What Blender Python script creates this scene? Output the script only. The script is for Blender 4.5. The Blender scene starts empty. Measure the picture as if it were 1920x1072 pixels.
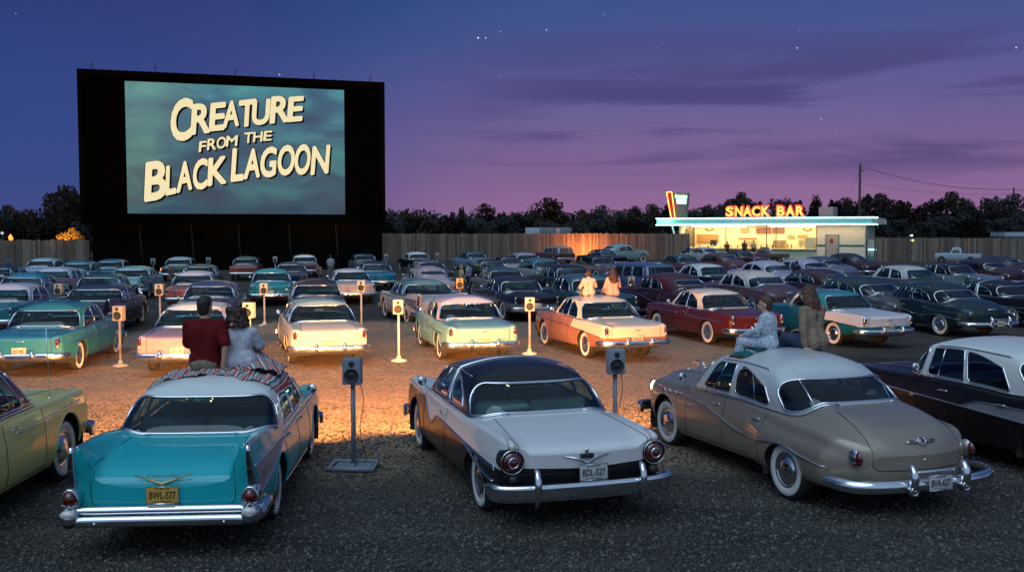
import bpy, bmesh, math, random
import numpy as np
from mathutils import Vector, Matrix
from mathutils.bvhtree import BVHTree
from bisect import bisect_right
PI = math.pi
R = math.radians
rnd = random.Random(7)
scene = bpy.context.scene
COL = scene.collection

# ---------------------------------------------------------------- camera
F_PX, CX, CY, PITCH, EYE = 1830.0, 960.0, 536.0, R(3.25), 3.25
cam_d = bpy.data.cameras.new('camera')
cam_d.sensor_width = 36
cam_d.lens = F_PX / 1920 * 36
cam_d.clip_start, cam_d.clip_end = 0.1, 5000
cam = bpy.data.objects.new('camera', cam_d)
COL.objects.link(cam)
cam.location = (0, 0, EYE)
cam.rotation_euler = (PI / 2 - PITCH, 0, 0)
scene.camera = cam

def ray(px, py):
    dx, dy = (px - CX) / F_PX, (CY - py) / F_PX
    return Vector((dx, math.cos(PITCH) + dy * math.sin(PITCH), -math.sin(PITCH) + dy * math.cos(PITCH)))
def pt_z(px, py, z):
    r = ray(px, py); k = (z - EYE) / r.z
    return Vector((0, 0, EYE)) + r * k
def pt_y(px, py, Y):
    r = ray(px, py); k = Y / r.y
    return Vector((0, 0, EYE)) + r * k

# ---------------------------------------------------------------- helpers
def sstep(a, b, x):
    t = min(1, max(0, (x - a) / (b - a))); return t * t * (3 - 2 * t)
def lerp(a, b, t): return a + (b - a) * t

def curve(pts):
    """smooth monotone interpolation through (x, y) pairs"""
    xs = [p[0] for p in pts]; ys = [p[1] for p in pts]; n = len(xs)
    if n == 1: return lambda x: ys[0]
    d = [(ys[i + 1] - ys[i]) / (xs[i + 1] - xs[i]) for i in range(n - 1)]
    m = [d[0]] + [0.0] * (n - 2) + [d[-1]]
    for i in range(1, n - 1):
        if d[i - 1] * d[i] > 0:
            h0, h1 = xs[i] - xs[i - 1], xs[i + 1] - xs[i]
            w1, w2 = 2 * h1 + h0, h1 + 2 * h0
            m[i] = (w1 + w2) / (w1 / d[i - 1] + w2 / d[i])
    def f(x):
        if x <= xs[0]: return ys[0]
        if x >= xs[-1]: return ys[-1]
        i = bisect_right(xs, x) - 1
        h = xs[i + 1] - xs[i]; t = (x - xs[i]) / h
        t2, t3 = t * t, t * t * t
        return (2 * t3 - 3 * t2 + 1) * ys[i] + (t3 - 2 * t2 + t) * h * m[i] + (-2 * t3 + 3 * t2) * ys[i + 1] + (t3 - t2) * h * m[i + 1]
    return f

def tag(o, label=None, cat=None, group=None, kind=None):
    if label: o['label'] = label
    if cat: o['category'] = cat
    if group: o['group'] = group
    if kind: o['kind'] = kind
    return o
def empty(name, loc=(0, 0, 0), rz=0):
    o = bpy.data.objects.new(name, None); COL.objects.link(o)
    o.location = loc; o.rotation_euler = (0, 0, rz); o.empty_display_size = 0.3
    return o

class MB:
    """collects geometry for ONE mesh"""
    def __init__(s): s.v = []; s.f = []; s.m = []; s.sm = []
    def add(s, verts, faces, mi=0, smooth=True, M=None):
        k = len(s.v)
        s.v += [tuple(M @ Vector(p)) if M else tuple(p) for p in verts]
        for f in faces:
            s.f.append(tuple(i + k for i in f)); s.m.append(mi); s.sm.append(smooth)
        return s
    def box(s, c, d, mi=0, bev=0.0, rz=0, M=None):
        cx, cy, cz = c; x, y, z = d[0] / 2, d[1] / 2, d[2] / 2
        if bev <= 0:
            vs = [(i * x, j * y, k * z) for k in (-1, 1) for j in (-1, 1) for i in (-1, 1)]
            fs = [(0, 2, 3, 1), (4, 5, 7, 6), (0, 1, 5, 4), (2, 6, 7, 3), (0, 4, 6, 2), (1, 3, 7, 5)]
            sm = False
        else:
            bm = bmesh.new(); bmesh.ops.create_cube(bm, size=1)
            for v in bm.verts: v.co = Vector((v.co.x * 2 * x, v.co.y * 2 * y, v.co.z * 2 * z))
            bmesh.ops.bevel(bm, geom=bm.edges[:], offset=min(bev, x, y, z) * 0.99, segments=3, affect='EDGES', profile=0.5)
            bm.verts.index_update()
            vs = [tuple(v.co) for v in bm.verts]; fs = [tuple(v.index for v in f.verts) for f in bm.faces]; bm.free(); sm = True
        T = Matrix.Translation((cx, cy, cz)) @ Matrix.Rotation(rz, 4, 'Z')
        if M: T = M @ T
        return s.add(vs, fs, mi, sm, T)
    def tube(s, pts, r, mi=0, n=8, closed=False, sx=1.0, caps=True):
        """sweep an ellipse along pts; r may be a list"""
        P = [Vector(p) for p in pts]; m = len(P)
        rr = r if isinstance(r, (list, tuple)) else [r] * m
        up = Vector((0, 0, 1)); vs = []; prev = None
        for i in range(m):
            a = P[i - 1] if (i > 0 or closed) else P[i]; b = P[(i + 1) % m] if (i < m - 1 or closed) else P[i]
            t = (b - a)
            t = t.normalized() if t.length > 1e-9 else Vector((0, 1, 0))
            if prev is None:
                q = up if abs(t.z) < 0.9 else Vector((1, 0, 0))
                nrm = (q - t * q.dot(t)).normalized()
            else:
                nrm = prev - t * prev.dot(t)
                nrm = nrm.normalized() if nrm.length > 1e-6 else prev
            prev = nrm; bn = t.cross(nrm)
            for k in range(n):
                an = 2 * PI * k / n
                vs.append(P[i] + nrm * (math.cos(an) * rr[i]) + bn * (math.sin(an) * rr[i] * sx))
        fs = []
        for i in range(m if closed else m - 1):
            j = (i + 1) % m
            for k in range(n):
                l = (k + 1) % n
                fs.append((i * n + k, i * n + l, j * n + l, j * n + k))
        if caps and not closed:
            fs.append(tuple(range(n))[::-1]); fs.append(tuple((m - 1) * n + k for k in range(n)))
        return s.add(vs, fs, mi)
    def lathe(s, prof, mi=0, n=24, M=None, smooth=True):
        """prof: (radius, height) revolved round local z"""
        vs = []; fs = []; L = len(prof)
        for i, (r_, z_) in enumerate(prof):
            for k in range(n):
                a = 2 * PI * k / n; vs.append((r_ * math.cos(a), r_ * math.sin(a), z_))
        for i in range(L - 1):
            for k in range(n):
                l = (k + 1) % n
                fs.append((i * n + k, i * n + l, (i + 1) * n + l, (i + 1) * n + k))
        return s.add(vs, fs, mi, smooth, M)
    def ball(s, c, rx, ry=None, rz=None, mi=0, n=12, M=None):
        ry = ry or rx; rz = rz or rx
        prof = [(max(1e-4, math.sin(PI * i / (n // 2 + 2))), -math.cos(PI * i / (n // 2 + 2))) for i in range(n // 2 + 3)]
        T = Matrix.Translation(c) @ Matrix.Diagonal((rx, ry, rz, 1))
        return s.lathe(prof, mi, n, (M @ T) if M else T)
    def grid(s, rows, mi=0, smooth=True, mfn=None, skip=None):
        n = len(rows[0]); k0 = len(s.v)
        for r_ in rows: s.v += [tuple(p) for p in r_]
        for i in range(len(rows) - 1):
            for j in range(n - 1):
                if skip and skip(i, j): continue
                s.f.append((k0 + i * n + j, k0 + i * n + j + 1, k0 + (i + 1) * n + j + 1, k0 + (i + 1) * n + j))
                s.m.append(mfn(i, j) if mfn else mi); s.sm.append(smooth)
        return s
    def mesh(s, name, mats, weld=False):
        me = bpy.data.meshes.new(name)
        me.from_pydata([tuple(v) for v in s.v], [], s.f); me.update()
        for m in mats: me.materials.append(m)
        me.polygons.foreach_set('material_index', s.m)
        me.polygons.foreach_set('use_smooth', s.sm)
        if weld:
            bm = bmesh.new(); bm.from_mesh(me); bmesh.ops.remove_doubles(bm, verts=bm.verts, dist=2e-4); bm.to_mesh(me); bm.free()
            me.set_sharp_from_angle(angle=R(48))
        return me
    def build(s, name, mats, parent=None, loc=None, rot=None):
        if not isinstance(mats, (list, tuple)): mats = [mats]
        o = bpy.data.objects.new(name, s.mesh(name, mats)); COL.objects.link(o)
        if parent: o.parent = parent
        if loc: o.location = loc
        if rot: o.rotation_euler = rot
        return o

def text_geo(txt, size, ext=0.0, off=0.0, shear=0.0, align='CENTER', bev=0.0):
    cu = bpy.data.curves.new('tmp_text', 'FONT')
    cu.body = txt; cu.size = size; cu.extrude = ext; cu.offset = off; cu.shear = shear
    cu.align_x = align; cu.align_y = 'CENTER'; cu.resolution_u = 4; cu.bevel_depth = bev
    o = bpy.data.objects.new('tmp_text', cu); COL.objects.link(o)
    me = bpy.data.meshes.new_from_object(o)
    vs = [tuple(v.co) for v in me.vertices]; fs = [tuple(p.vertices) for p in me.polygons]
    bpy.data.objects.remove(o); bpy.data.curves.remove(cu); bpy.data.meshes.remove(me)
    return vs, fs

# ---------------------------------------------------------------- materials
def lin(c):
    if isinstance(c, str):
        c = [int(c[i:i + 2], 16) / 255 for i in (0, 2, 4)]
        return tuple(x / 12.92 if x <= 0.04045 else ((x + 0.055) / 1.055) ** 2.4 for x in c) + (1,)
    return tuple(c) + (1,) if len(c) == 3 else tuple(c)
_mc = {}
def nm(name):
    m = bpy.data.materials.new(name); m.use_nodes = True
    nt = m.node_tree; b = nt.nodes['Principled BSDF']
    return m, nt, b
def node(nt, t, **kw):
    n = nt.nodes.new(t)
    for k, v in kw.items():
        if k.startswith('i_'): n.inputs[k[2:].replace('_', ' ')].default_value = v
        else: setattr(n, k, v)
    return n
def ramp(nt, stops, interp='LINEAR'):
    n = nt.nodes.new('ShaderNodeValToRGB'); cr = n.color_ramp; cr.interpolation = interp
    while len(cr.elements) < len(stops): cr.elements.new(0.5)
    for e, (p, c) in zip(cr.elements, stops): e.position = p; e.color = lin(c)
    return n

def simple(name, col, rough=0.5, metal=0.0, noise=0.0, scale=20, bump=0.0, spec=0.5, coat=0.0, coords='Object'):
    key = (name, str(col), rough, metal)
    if key in _mc: return _mc[key]
    m, nt, b = nm(name)
    b.inputs['Base Color'].default_value = lin(col)
    b.inputs['Roughness'].default_value = rough; b.inputs['Metallic'].default_value = metal
    b.inputs['Specular IOR Level'].default_value = spec
    b.inputs['Coat Weight'].default_value = coat; b.inputs['Coat Roughness'].default_value = 0.08
    if noise or bump:
        tc = node(nt, 'ShaderNodeTexCoord')
        nz = node(nt, 'ShaderNodeTexNoise'); nz.inputs['Scale'].default_value = scale; nz.inputs['Detail'].default_value = 5
        nt.links.new(tc.outputs[coords], nz.inputs['Vector'])
        if noise:
            mx = node(nt, 'ShaderNodeMix', data_type='RGBA')
            c = lin(col)
            mx.inputs[6].default_value = tuple(x * (1 - noise) for x in c[:3]) + (1,)
            mx.inputs[7].default_value = tuple(min(1, x * (1 + noise)) for x in c[:3]) + (1,)
            nt.links.new(nz.outputs['Fac'], mx.inputs[0]); nt.links.new(mx.outputs[2], b.inputs['Base Color'])
        if bump:
            bp = node(nt, 'ShaderNodeBump'); bp.inputs['Distance'].default_value = bump
            nt.links.new(nz.outputs['Fac'], bp.inputs['Height']); nt.links.new(bp.outputs['Normal'], b.inputs['Normal'])
    _mc[key] = m
    return m

def paint(col, metal=0.0, name='car_paint'):
    """car enamel with a clear coat, faint orange peel and road dust toward the sills"""
    key = ('paint', str(col), metal)
    if key in _mc: return _mc[key]
    m, nt, b = nm(name)
    c = lin(col)
    tc = node(nt, 'ShaderNodeTexCoord')
    nz = node(nt, 'ShaderNodeTexNoise', noise_dimensions='3D'); nz.inputs['Scale'].default_value = 3.0; nz.inputs['Detail'].default_value = 6
    nz.inputs['Roughness'].default_value = 0.7
    nt.links.new(tc.outputs['Object'], nz.inputs['Vector'])
    dk = 0.05 * min(1, (c[0] + c[1] + c[2]) * 1.6 + .06); rp = ramp(nt, [(0.35, (0.0, 0.0, 0.0)), (0.75, (dk, dk, dk))])
    nt.links.new(nz.outputs['Fac'], rp.inputs['Fac'])
    mx = node(nt, 'ShaderNodeMix', data_type='RGBA')
    mx.inputs[6].default_value = c; mx.inputs[7].default_value = (0.22, 0.19, 0.16, 1)
    nt.links.new(rp.outputs['Color'], mx.inputs[0])
    nt.links.new(mx.outputs[2], b.inputs['Base Color'])
    mr = node(nt, 'ShaderNodeMapRange'); mr.inputs[3].default_value = 0.3; mr.inputs[4].default_value = 0.45
    nt.links.new(nz.outputs['Fac'], mr.inputs[0]); nt.links.new(mr.outputs[0], b.inputs['Roughness'])
    b.inputs['Metallic'].default_value = metal
    b.inputs['Coat Weight'].default_value = 0.65 if c[0] + c[1] + c[2] > .09 else 0.38; b.inputs['Coat Roughness'].default_value = 0.05; b.inputs['Specular IOR Level'].default_value = 0.2
    n2 = node(nt, 'ShaderNodeTexNoise'); n2.inputs['Scale'].default_value = 260; n2.inputs['Detail'].default_value = 1
    nt.links.new(tc.outputs['Object'], n2.inputs['Vector'])
    bp = node(nt, 'ShaderNodeBump'); bp.inputs['Distance'].default_value = 0.0006; bp.inputs['Strength'].default_value = 0.25
    nt.links.new(n2.outputs['Fac'], bp.inputs['Height']); nt.links.new(bp.outputs['Normal'], b.inputs['Normal'])
    _mc[key] = m
    return m

def emit(name, col, strength):
    key = ('emit', name, str(col), strength)
    if key in _mc: return _mc[key]
    m, nt, b = nm(name)
    b.inputs['Base Color'].default_value = (0.02, 0.02, 0.02, 1)
    b.inputs['Emission Color'].default_value = lin(col); b.inputs['Emission Strength'].default_value = strength
    _mc[key] = m
    return m

def chrome_mat():
    m, nt, b = nm('chrome')
    b.inputs['Base Color'].default_value = (0.72, 0.73, 0.76, 1); b.inputs['Metallic'].default_value = 1
    tc = node(nt, 'ShaderNodeTexCoord')
    nz = node(nt, 'ShaderNodeTexNoise'); nz.inputs['Scale'].default_value = 7; nz.inputs['Detail'].default_value = 6
    nt.links.new(tc.outputs['Object'], nz.inputs['Vector'])
    mr = node(nt, 'ShaderNodeMapRange'); mr.inputs[1].default_value = 0.35; mr.inputs[2].default_value = 0.75; mr.inputs[3].default_value = 0.08; mr.inputs[4].default_value = 0.28
    nt.links.new(nz.outputs['Fac'], mr.inputs[0]); nt.links.new(mr.outputs[0], b.inputs['Roughness'])
    return m

def glass_mat(name, tint=(0.45, 0.55, 0.55)):
    m = bpy.data.materials.new(name); m.use_nodes = True; nt = m.node_tree
    for n in list(nt.nodes):
        if n.type != 'OUTPUT_MATERIAL': nt.nodes.remove(n)
    out = [n for n in nt.nodes if n.type == 'OUTPUT_MATERIAL'][0]
    tr = node(nt, 'ShaderNodeBsdfTransparent'); tr.inputs['Color'].default_value = tuple(tint) + (1,)
    gl = node(nt, 'ShaderNodeBsdfGlossy'); gl.inputs['Roughness'].default_value = 0.02; gl.inputs['Color'].default_value = (0.95, 0.97, 1, 1)
    ge = node(nt, 'ShaderNodeNewGeometry'); dt = node(nt, 'ShaderNodeVectorMath', operation='DOT_PRODUCT')
    nt.links.new(ge.outputs['Incoming'], dt.inputs[0]); nt.links.new(ge.outputs['Normal'], dt.inputs[1])
    def mt(op, x, y=None):
        n = node(nt, 'ShaderNodeMath', operation=op)
        nt.links.new(x, n.inputs[0])
        if y is not None: n.inputs[1].default_value = y
        return n.outputs[0]
    ab = mt('ABSOLUTE', dt.outputs['Value']); om = node(nt, 'ShaderNodeMath', operation='SUBTRACT'); om.inputs[0].default_value = 1; nt.links.new(ab, om.inputs[1])
    pw = mt('POWER', om.outputs[0], 5.0); ma = node(nt, 'ShaderNodeMath', operation='MULTIPLY_ADD'); nt.links.new(pw, ma.inputs[0]); ma.inputs[1].default_value = .9; ma.inputs[2].default_value = .045
    mx = node(nt, 'ShaderNodeMixShader'); nt.links.new(ma.outputs[0], mx.inputs[0])
    nt.links.new(tr.outputs[0], mx.inputs[1]); nt.links.new(gl.outputs[0], mx.inputs[2]); nt.links.new(mx.outputs[0], out.inputs['Surface'])
    return m

CHROME = chrome_mat()
GLASS = glass_mat('car_glass', (.36, .52, .55))
RUBBER = simple('rubber', (0.018, 0.018, 0.019), 0.75, noise=0.3, scale=30)
WHITEWALL = simple('whitewall', (0.62, 0.60, 0.56), 0.6, noise=0.12, scale=12)
SEAM = simple('panel_gap', (0.008, 0.008, 0.008), 0.8)
DARKIN = simple('dark_underside', (0.02, 0.019, 0.018), 0.9, noise=0.3)
REDLENS = simple('red_lens', (0.085, 0.003, 0.0025), 0.12, coat=1.0)
LITRED = emit('lit_red_lens', (1.0, 0.12, 0.03), 6.0)
AMBER = simple('clear_lens', (0.55, 0.52, 0.48), 0.15, coat=1.0)
GOLD = simple('gold_trim', (0.62, 0.44, 0.16), 0.3, metal=0.9)
HEADLENS = emit('lit_headlight', (1.0, 0.62, 0.25), 12.0)
BLACKP = simple('black_paint', (0.012, 0.012, 0.013), 0.5)
# ---------------------------------------------------------------- world: dusk sky
w = bpy.data.worlds.new('World'); scene.world = w; w.use_nodes = True
nt = w.node_tree; L = nt.links
bg = nt.nodes['Background']
tc = node(nt, 'ShaderNodeTexCoord'); sp = node(nt, 'ShaderNodeSeparateXYZ'); L.new(tc.outputs['Generated'], sp.inputs[0])
def mth(op, a, b=None, c=None, clamp=False):
    n = node(nt, 'ShaderNodeMath', operation=op, use_clamp=clamp)
    for i, x in enumerate((a, b, c)):
        if x is None: continue
        if isinstance(x, (int, float)): n.inputs[i].default_value = x
        else: L.new(x, n.inputs[i])
    return n.outputs[0]
def mapr(x, a, b, c=0.0, d=1.0):
    n = node(nt, 'ShaderNodeMapRange', interpolation_type='SMOOTHSTEP')
    L.new(x, n.inputs[0])
    for i, v in enumerate((a, b, c, d)): n.inputs[i + 1].default_value = v
    return n.outputs[0]
def mixc(f, a, b, mode='MIX'):
    n = node(nt, 'ShaderNodeMix', data_type='RGBA', blend_type=mode)
    if isinstance(f, (int, float)): n.inputs[0].default_value = f
    else: L.new(f, n.inputs[0])
    for i, x in ((6, a), (7, b)):
        if isinstance(x, tuple): n.inputs[i].default_value = x
        else: L.new(x, n.inputs[i])
    return n.outputs[2]
X, Y_, Z = sp.outputs
el = mth('MAXIMUM', Z, 0.0)
rr = ramp(nt, [(0.0, '996e93'), (0.03, '926b97'), (0.08, '7c6495'), (0.13, '655f95'), (0.18, '4c5891'), (0.24, '365089'), (0.5, '26457a')]); L.new(el, rr.inputs[0])
rl = ramp(nt, [(0.0, '3f4c80'), (0.06, '2f4b88'), (0.14, '234585'), (0.25, '19356a'), (0.5, '1b3560')]); L.new(el, rl.inputs[0])
skyc = mixc(mapr(X, -0.37, 0.06), rl.outputs[0], rr.outputs[0])
# thin dark cloud streaks low on the right
mp = node(nt, 'ShaderNodeMapping'); mp.inputs['Scale'].default_value = (2.3, 1.6, 26); mp.inputs['Location'].default_value = (0.35, 0, 0.25)
mp.inputs['Rotation'].default_value = (0, 0.03, 0)
L.new(tc.outputs['Generated'], mp.inputs[0])
cn = node(nt, 'ShaderNodeTexNoise'); cn.inputs['Scale'].default_value = 1.0; cn.inputs['Detail'].default_value = 6; cn.inputs['Roughness'].default_value = 0.5; cn.inputs['Distortion'].default_value = 0.6
L.new(mp.outputs[0], cn.inputs['Vector'])
band = mth('MULTIPLY', mapr(Z, 0.035, 0.08), mapr(Z, 0.23, 0.13))
cm = mth('MULTIPLY', mth('MULTIPLY', mapr(cn.outputs['Fac'], 0.44, 0.60), band), mapr(X, -0.15, 0.1))
skyc = mixc(mth('MULTIPLY', cm, 0.75), skyc, lin('443f72'))
# faint grain of thin high haze
hn = node(nt, 'ShaderNodeTexNoise'); hn.inputs['Scale'].default_value = 3.0; hn.inputs['Detail'].default_value = 3
L.new(tc.outputs['Generated'], hn.inputs['Vector'])
skyc = mixc(mth('MULTIPLY', mapr(hn.outputs['Fac'], 0.4, 0.75), 0.2), skyc, lin('5f4a86'))
# stars
vo = node(nt, 'ShaderNodeTexVoronoi', feature='F1'); vo.inputs['Scale'].default_value = 60
L.new(tc.outputs['Generated'], vo.inputs['Vector'])
sep = node(nt, 'ShaderNodeSeparateColor'); L.new(vo.outputs['Color'], sep.inputs[0])
rad = mth('MULTIPLY_ADD', sep.outputs[0], 0.02, 0.036)
st = mth('LESS_THAN', vo.outputs['Distance'], rad)
st = mth('MULTIPLY', st, mth('POWER', sep.outputs[1], 1.8))
st = mth('MULTIPLY', st, mapr(Z, 0.08, 0.16))
stc = node(nt, 'ShaderNodeCombineColor')
for i in range(3): L.new(mth('MULTIPLY', st, 0.9), stc.inputs[i])
skyc = mixc(1.0, skyc, stc.outputs[0], 'ADD')
# the afterglow quarter of the sky, behind and above the camera, is far brighter
back = mth('MULTIPLY', mapr(Y_, 0.1, -0.65), mapr(Z, -0.02, 0.06))
skyc = mixc(back, skyc, (0.27, 0.40, 0.60, 1))
zen = mapr(Z, 0.42, 0.95)
skyc = mixc(zen, skyc, (0.22, 0.33, 0.48, 1))
low = mapr(Z, 0.0, -0.03)
skyc = mixc(low, skyc, (0.02, 0.02, 0.025, 1))
L.new(skyc, bg.inputs['Color']); bg.inputs['Strength'].default_value = 1.0

# the broad, cool glow of the dusk sky above and behind the camera
sd = bpy.data.lights.new('dusk_glow', 'SUN'); sd.energy = 1.45; sd.angle = R(55); sd.color = (0.62, 0.84, 1.0)
so = bpy.data.objects.new('dusk_glow', sd); COL.objects.link(so)
so.rotation_euler = (R(34), 0, R(-22))

vs_ = scene.view_settings
vs_.view_transform = 'Standard'; vs_.look = 'None'; vs_.gamma = 1; vs_.exposure = 0; vs_.use_curve_mapping = False
scene.cycles.max_bounces = 7; scene.cycles.transparent_max_bounces = 12; scene.cycles.glossy_bounces = 3
scene.cycles.diffuse_bounces = 3
scene.cycles.sample_clamp_indirect = 3
scene.cycles.use_denoising = True

# ---------------------------------------------------------------- ground
def gravel_mat():
    m, nt, b = nm('gravel')
    L = nt.links
    tc = node(nt, 'ShaderNodeTexCoord')
    v1 = node(nt, 'ShaderNodeTexVoronoi', feature='F1'); v1.inputs['Scale'].default_value = 38; L.new(tc.outputs['Object'], v1.inputs['Vector'])
    v2 = node(nt, 'ShaderNodeTexVoronoi', feature='F1'); v2.inputs['Scale'].default_value = 17; L.new(tc.outputs['Object'], v2.inputs['Vector'])
    n1 = node(nt, 'ShaderNodeTexNoise'); n1.inputs['Scale'].default_value = 0.35; n1.inputs['Detail'].default_value = 8; n1.inputs['Roughness'].default_value = 0.62; L.new(tc.outputs['Object'], n1.inputs['Vector'])
    n2 = node(nt, 'ShaderNodeTexNoise'); n2.inputs['Scale'].default_value = 7; n2.inputs['Detail'].default_value = 8; L.new(tc.outputs['Object'], n2.inputs['Vector'])
    s = node(nt, 'ShaderNodeSeparateColor'); L.new(v1.outputs['Color'], s.inputs[0])
    r1 = ramp(nt, [(0.0, (0.024, 0.022, 0.020)), (0.5, (0.054, 0.049, 0.044)), (0.85, (0.088, 0.081, 0.072)), (1.0, (0.14, 0.13, 0.115))]); L.new(s.outputs[0], r1.inputs[0])
    r2 = ramp(nt, [(0.35, (0.42, 0.42, 0.43)), (0.68, (1.2, 1.17, 1.1))]); L.new(n1.outputs['Fac'], r2.inputs[0])
    mx = node(nt, 'ShaderNodeMix', data_type='RGBA', blend_type='MULTIPLY'); mx.inputs[0].default_value = 1
    L.new(r1.outputs[0], mx.inputs[6]); L.new(r2.outputs[0], mx.inputs[7])
    # wheel-worn bands running along the aisle
    mp2 = node(nt, 'ShaderNodeMapping'); mp2.inputs['Scale'].default_value = (.10, 1.5, 1); mp2.inputs['Rotation'].default_value = (0, 0, .12); L.new(tc.outputs['Object'], mp2.inputs[0])
    n3 = node(nt, 'ShaderNodeTexNoise'); n3.inputs['Scale'].default_value = 1.0; n3.inputs['Detail'].default_value = 4; L.new(mp2.outputs[0], n3.inputs['Vector'])
    r3 = ramp(nt, [(.38, (.62, .62, .62)), (.60, (1.15, 1.14, 1.12))]); L.new(n3.outputs['Fac'], r3.inputs[0])
    mw = node(nt, 'ShaderNodeMix', data_type='RGBA', blend_type='MULTIPLY'); mw.inputs[0].default_value = 1; L.new(mx.outputs[2], mw.inputs[6]); L.new(r3.outputs[0], mw.inputs[7]); mx = mw
    # sandy stretch, coloured paler and redder to brighten the warm light pool; noisy edge
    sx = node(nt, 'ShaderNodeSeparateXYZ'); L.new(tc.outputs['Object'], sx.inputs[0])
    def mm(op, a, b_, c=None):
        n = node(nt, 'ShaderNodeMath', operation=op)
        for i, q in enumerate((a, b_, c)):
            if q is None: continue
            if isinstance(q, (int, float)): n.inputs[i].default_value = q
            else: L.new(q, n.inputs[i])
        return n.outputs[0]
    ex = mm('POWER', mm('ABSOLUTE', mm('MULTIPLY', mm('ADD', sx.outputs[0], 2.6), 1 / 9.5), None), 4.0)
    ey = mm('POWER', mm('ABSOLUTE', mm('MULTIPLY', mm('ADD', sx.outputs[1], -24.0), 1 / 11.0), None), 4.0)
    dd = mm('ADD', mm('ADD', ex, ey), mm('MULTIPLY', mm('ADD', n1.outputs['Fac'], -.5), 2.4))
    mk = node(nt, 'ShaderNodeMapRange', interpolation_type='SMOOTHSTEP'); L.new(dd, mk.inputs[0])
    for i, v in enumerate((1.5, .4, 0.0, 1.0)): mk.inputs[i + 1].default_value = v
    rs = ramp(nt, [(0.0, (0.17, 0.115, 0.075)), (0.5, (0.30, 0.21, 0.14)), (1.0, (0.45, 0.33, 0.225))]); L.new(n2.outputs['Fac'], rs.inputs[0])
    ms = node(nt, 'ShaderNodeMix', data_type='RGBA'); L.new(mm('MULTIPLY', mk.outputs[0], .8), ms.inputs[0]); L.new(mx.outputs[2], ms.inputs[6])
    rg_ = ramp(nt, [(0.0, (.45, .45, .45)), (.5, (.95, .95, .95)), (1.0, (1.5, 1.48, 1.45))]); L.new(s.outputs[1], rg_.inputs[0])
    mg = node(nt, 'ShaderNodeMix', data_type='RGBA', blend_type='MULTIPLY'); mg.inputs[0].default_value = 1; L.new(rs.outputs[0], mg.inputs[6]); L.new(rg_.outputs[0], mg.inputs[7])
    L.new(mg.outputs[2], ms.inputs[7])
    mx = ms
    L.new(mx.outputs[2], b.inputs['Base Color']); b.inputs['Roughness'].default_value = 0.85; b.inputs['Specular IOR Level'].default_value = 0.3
    h = node(nt, 'ShaderNodeMath', operation='MULTIPLY_ADD'); L.new(v1.outputs['Distance'], h.inputs[0]); h.inputs[1].default_value = -0.022; L.new(n2.outputs['Fac'], h.inputs[2])
    h2 = node(nt, 'ShaderNodeMath', operation='MULTIPLY'); L.new(n2.outputs['Fac'], h2.inputs[0]); h2.inputs[1].default_value = 0.05
    L.new(h2.outputs[0], h.inputs[2])
    n5 = node(nt, 'ShaderNodeTexNoise'); n5.inputs['Scale'].default_value = 2.3; n5.inputs['Detail'].default_value = 7; n5.inputs['Roughness'].default_value = .65; L.new(tc.outputs['Object'], n5.inputs['Vector'])
    hb = node(nt, 'ShaderNodeMath', operation='MULTIPLY_ADD'); L.new(n5.outputs['Fac'], hb.inputs[0]); hb.inputs[1].default_value = .16; L.new(h.outputs[0], hb.inputs[2]); h = hb
    h3 = node(nt, 'ShaderNodeMath', operation='MULTIPLY_ADD'); L.new(v2.outputs['Distance'], h3.inputs[0]); h3.inputs[1].default_value = -0.03; L.new(h.outputs[0], h3.inputs[2])
    bp = node(nt, 'ShaderNodeBump'); bp.inputs['Distance'].default_value = 1.0; bp.inputs['Strength'].default_value = 0.8
    L.new(h3.outputs[0], bp.inputs['Height']); L.new(bp.outputs['Normal'], b.inputs['Normal'])
    return m
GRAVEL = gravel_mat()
def ground_h(x, y):
    if y > 55 or y < 4: return 0.0
    k = min(1, (55 - y) / 10) 
    return k * (0.016 * math.sin(x * 1.3 + math.sin(y * .9)) * math.sin(y * 1.1 + 0.6 * math.sin(x)) + 0.010 * math.sin(x * 3.1 + y * 2.2) * math.sin(y * 3.7 - x))
MOUNDS = [(-8.0, 32.0, .16, .9), (-7.4, 31.6, .12, .7), (-2.5, 33.0, .2, 1.4), (-6.7, 27.5, .14, .9), (-4.6, 32.6, .16, .8), (-1.6, 26.5, .12, .8), (-2.2, 29.5, .12, 1.0)]
def ground_z(x, y):
    z = ground_h(x, y)
    for mx, my, mh, mr in MOUNDS:
        d = ((x - mx) ** 2 + (y - my) ** 2) / (mr * mr)
        if d < 6: z += mh * math.exp(-d) * (1 + 0.3 * math.sin(9 * x + 5 * y))
    return z
gm = MB()
xs = [-900, -300, -100, -60] + [-45 + i * 0.3 for i in range(301)] + [60, 100, 300, 900]
ys = [-200, -50, 0, 3] + [5 + i * 0.25 for i in range(200)] + [56, 60, 70, 90, 130, 250, 800, 2500]
gm.grid([[(x, y, ground_z(x, y)) for x in xs] for y in ys])
g = gm.build('ground', GRAVEL); tag(g, kind='structure')

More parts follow.
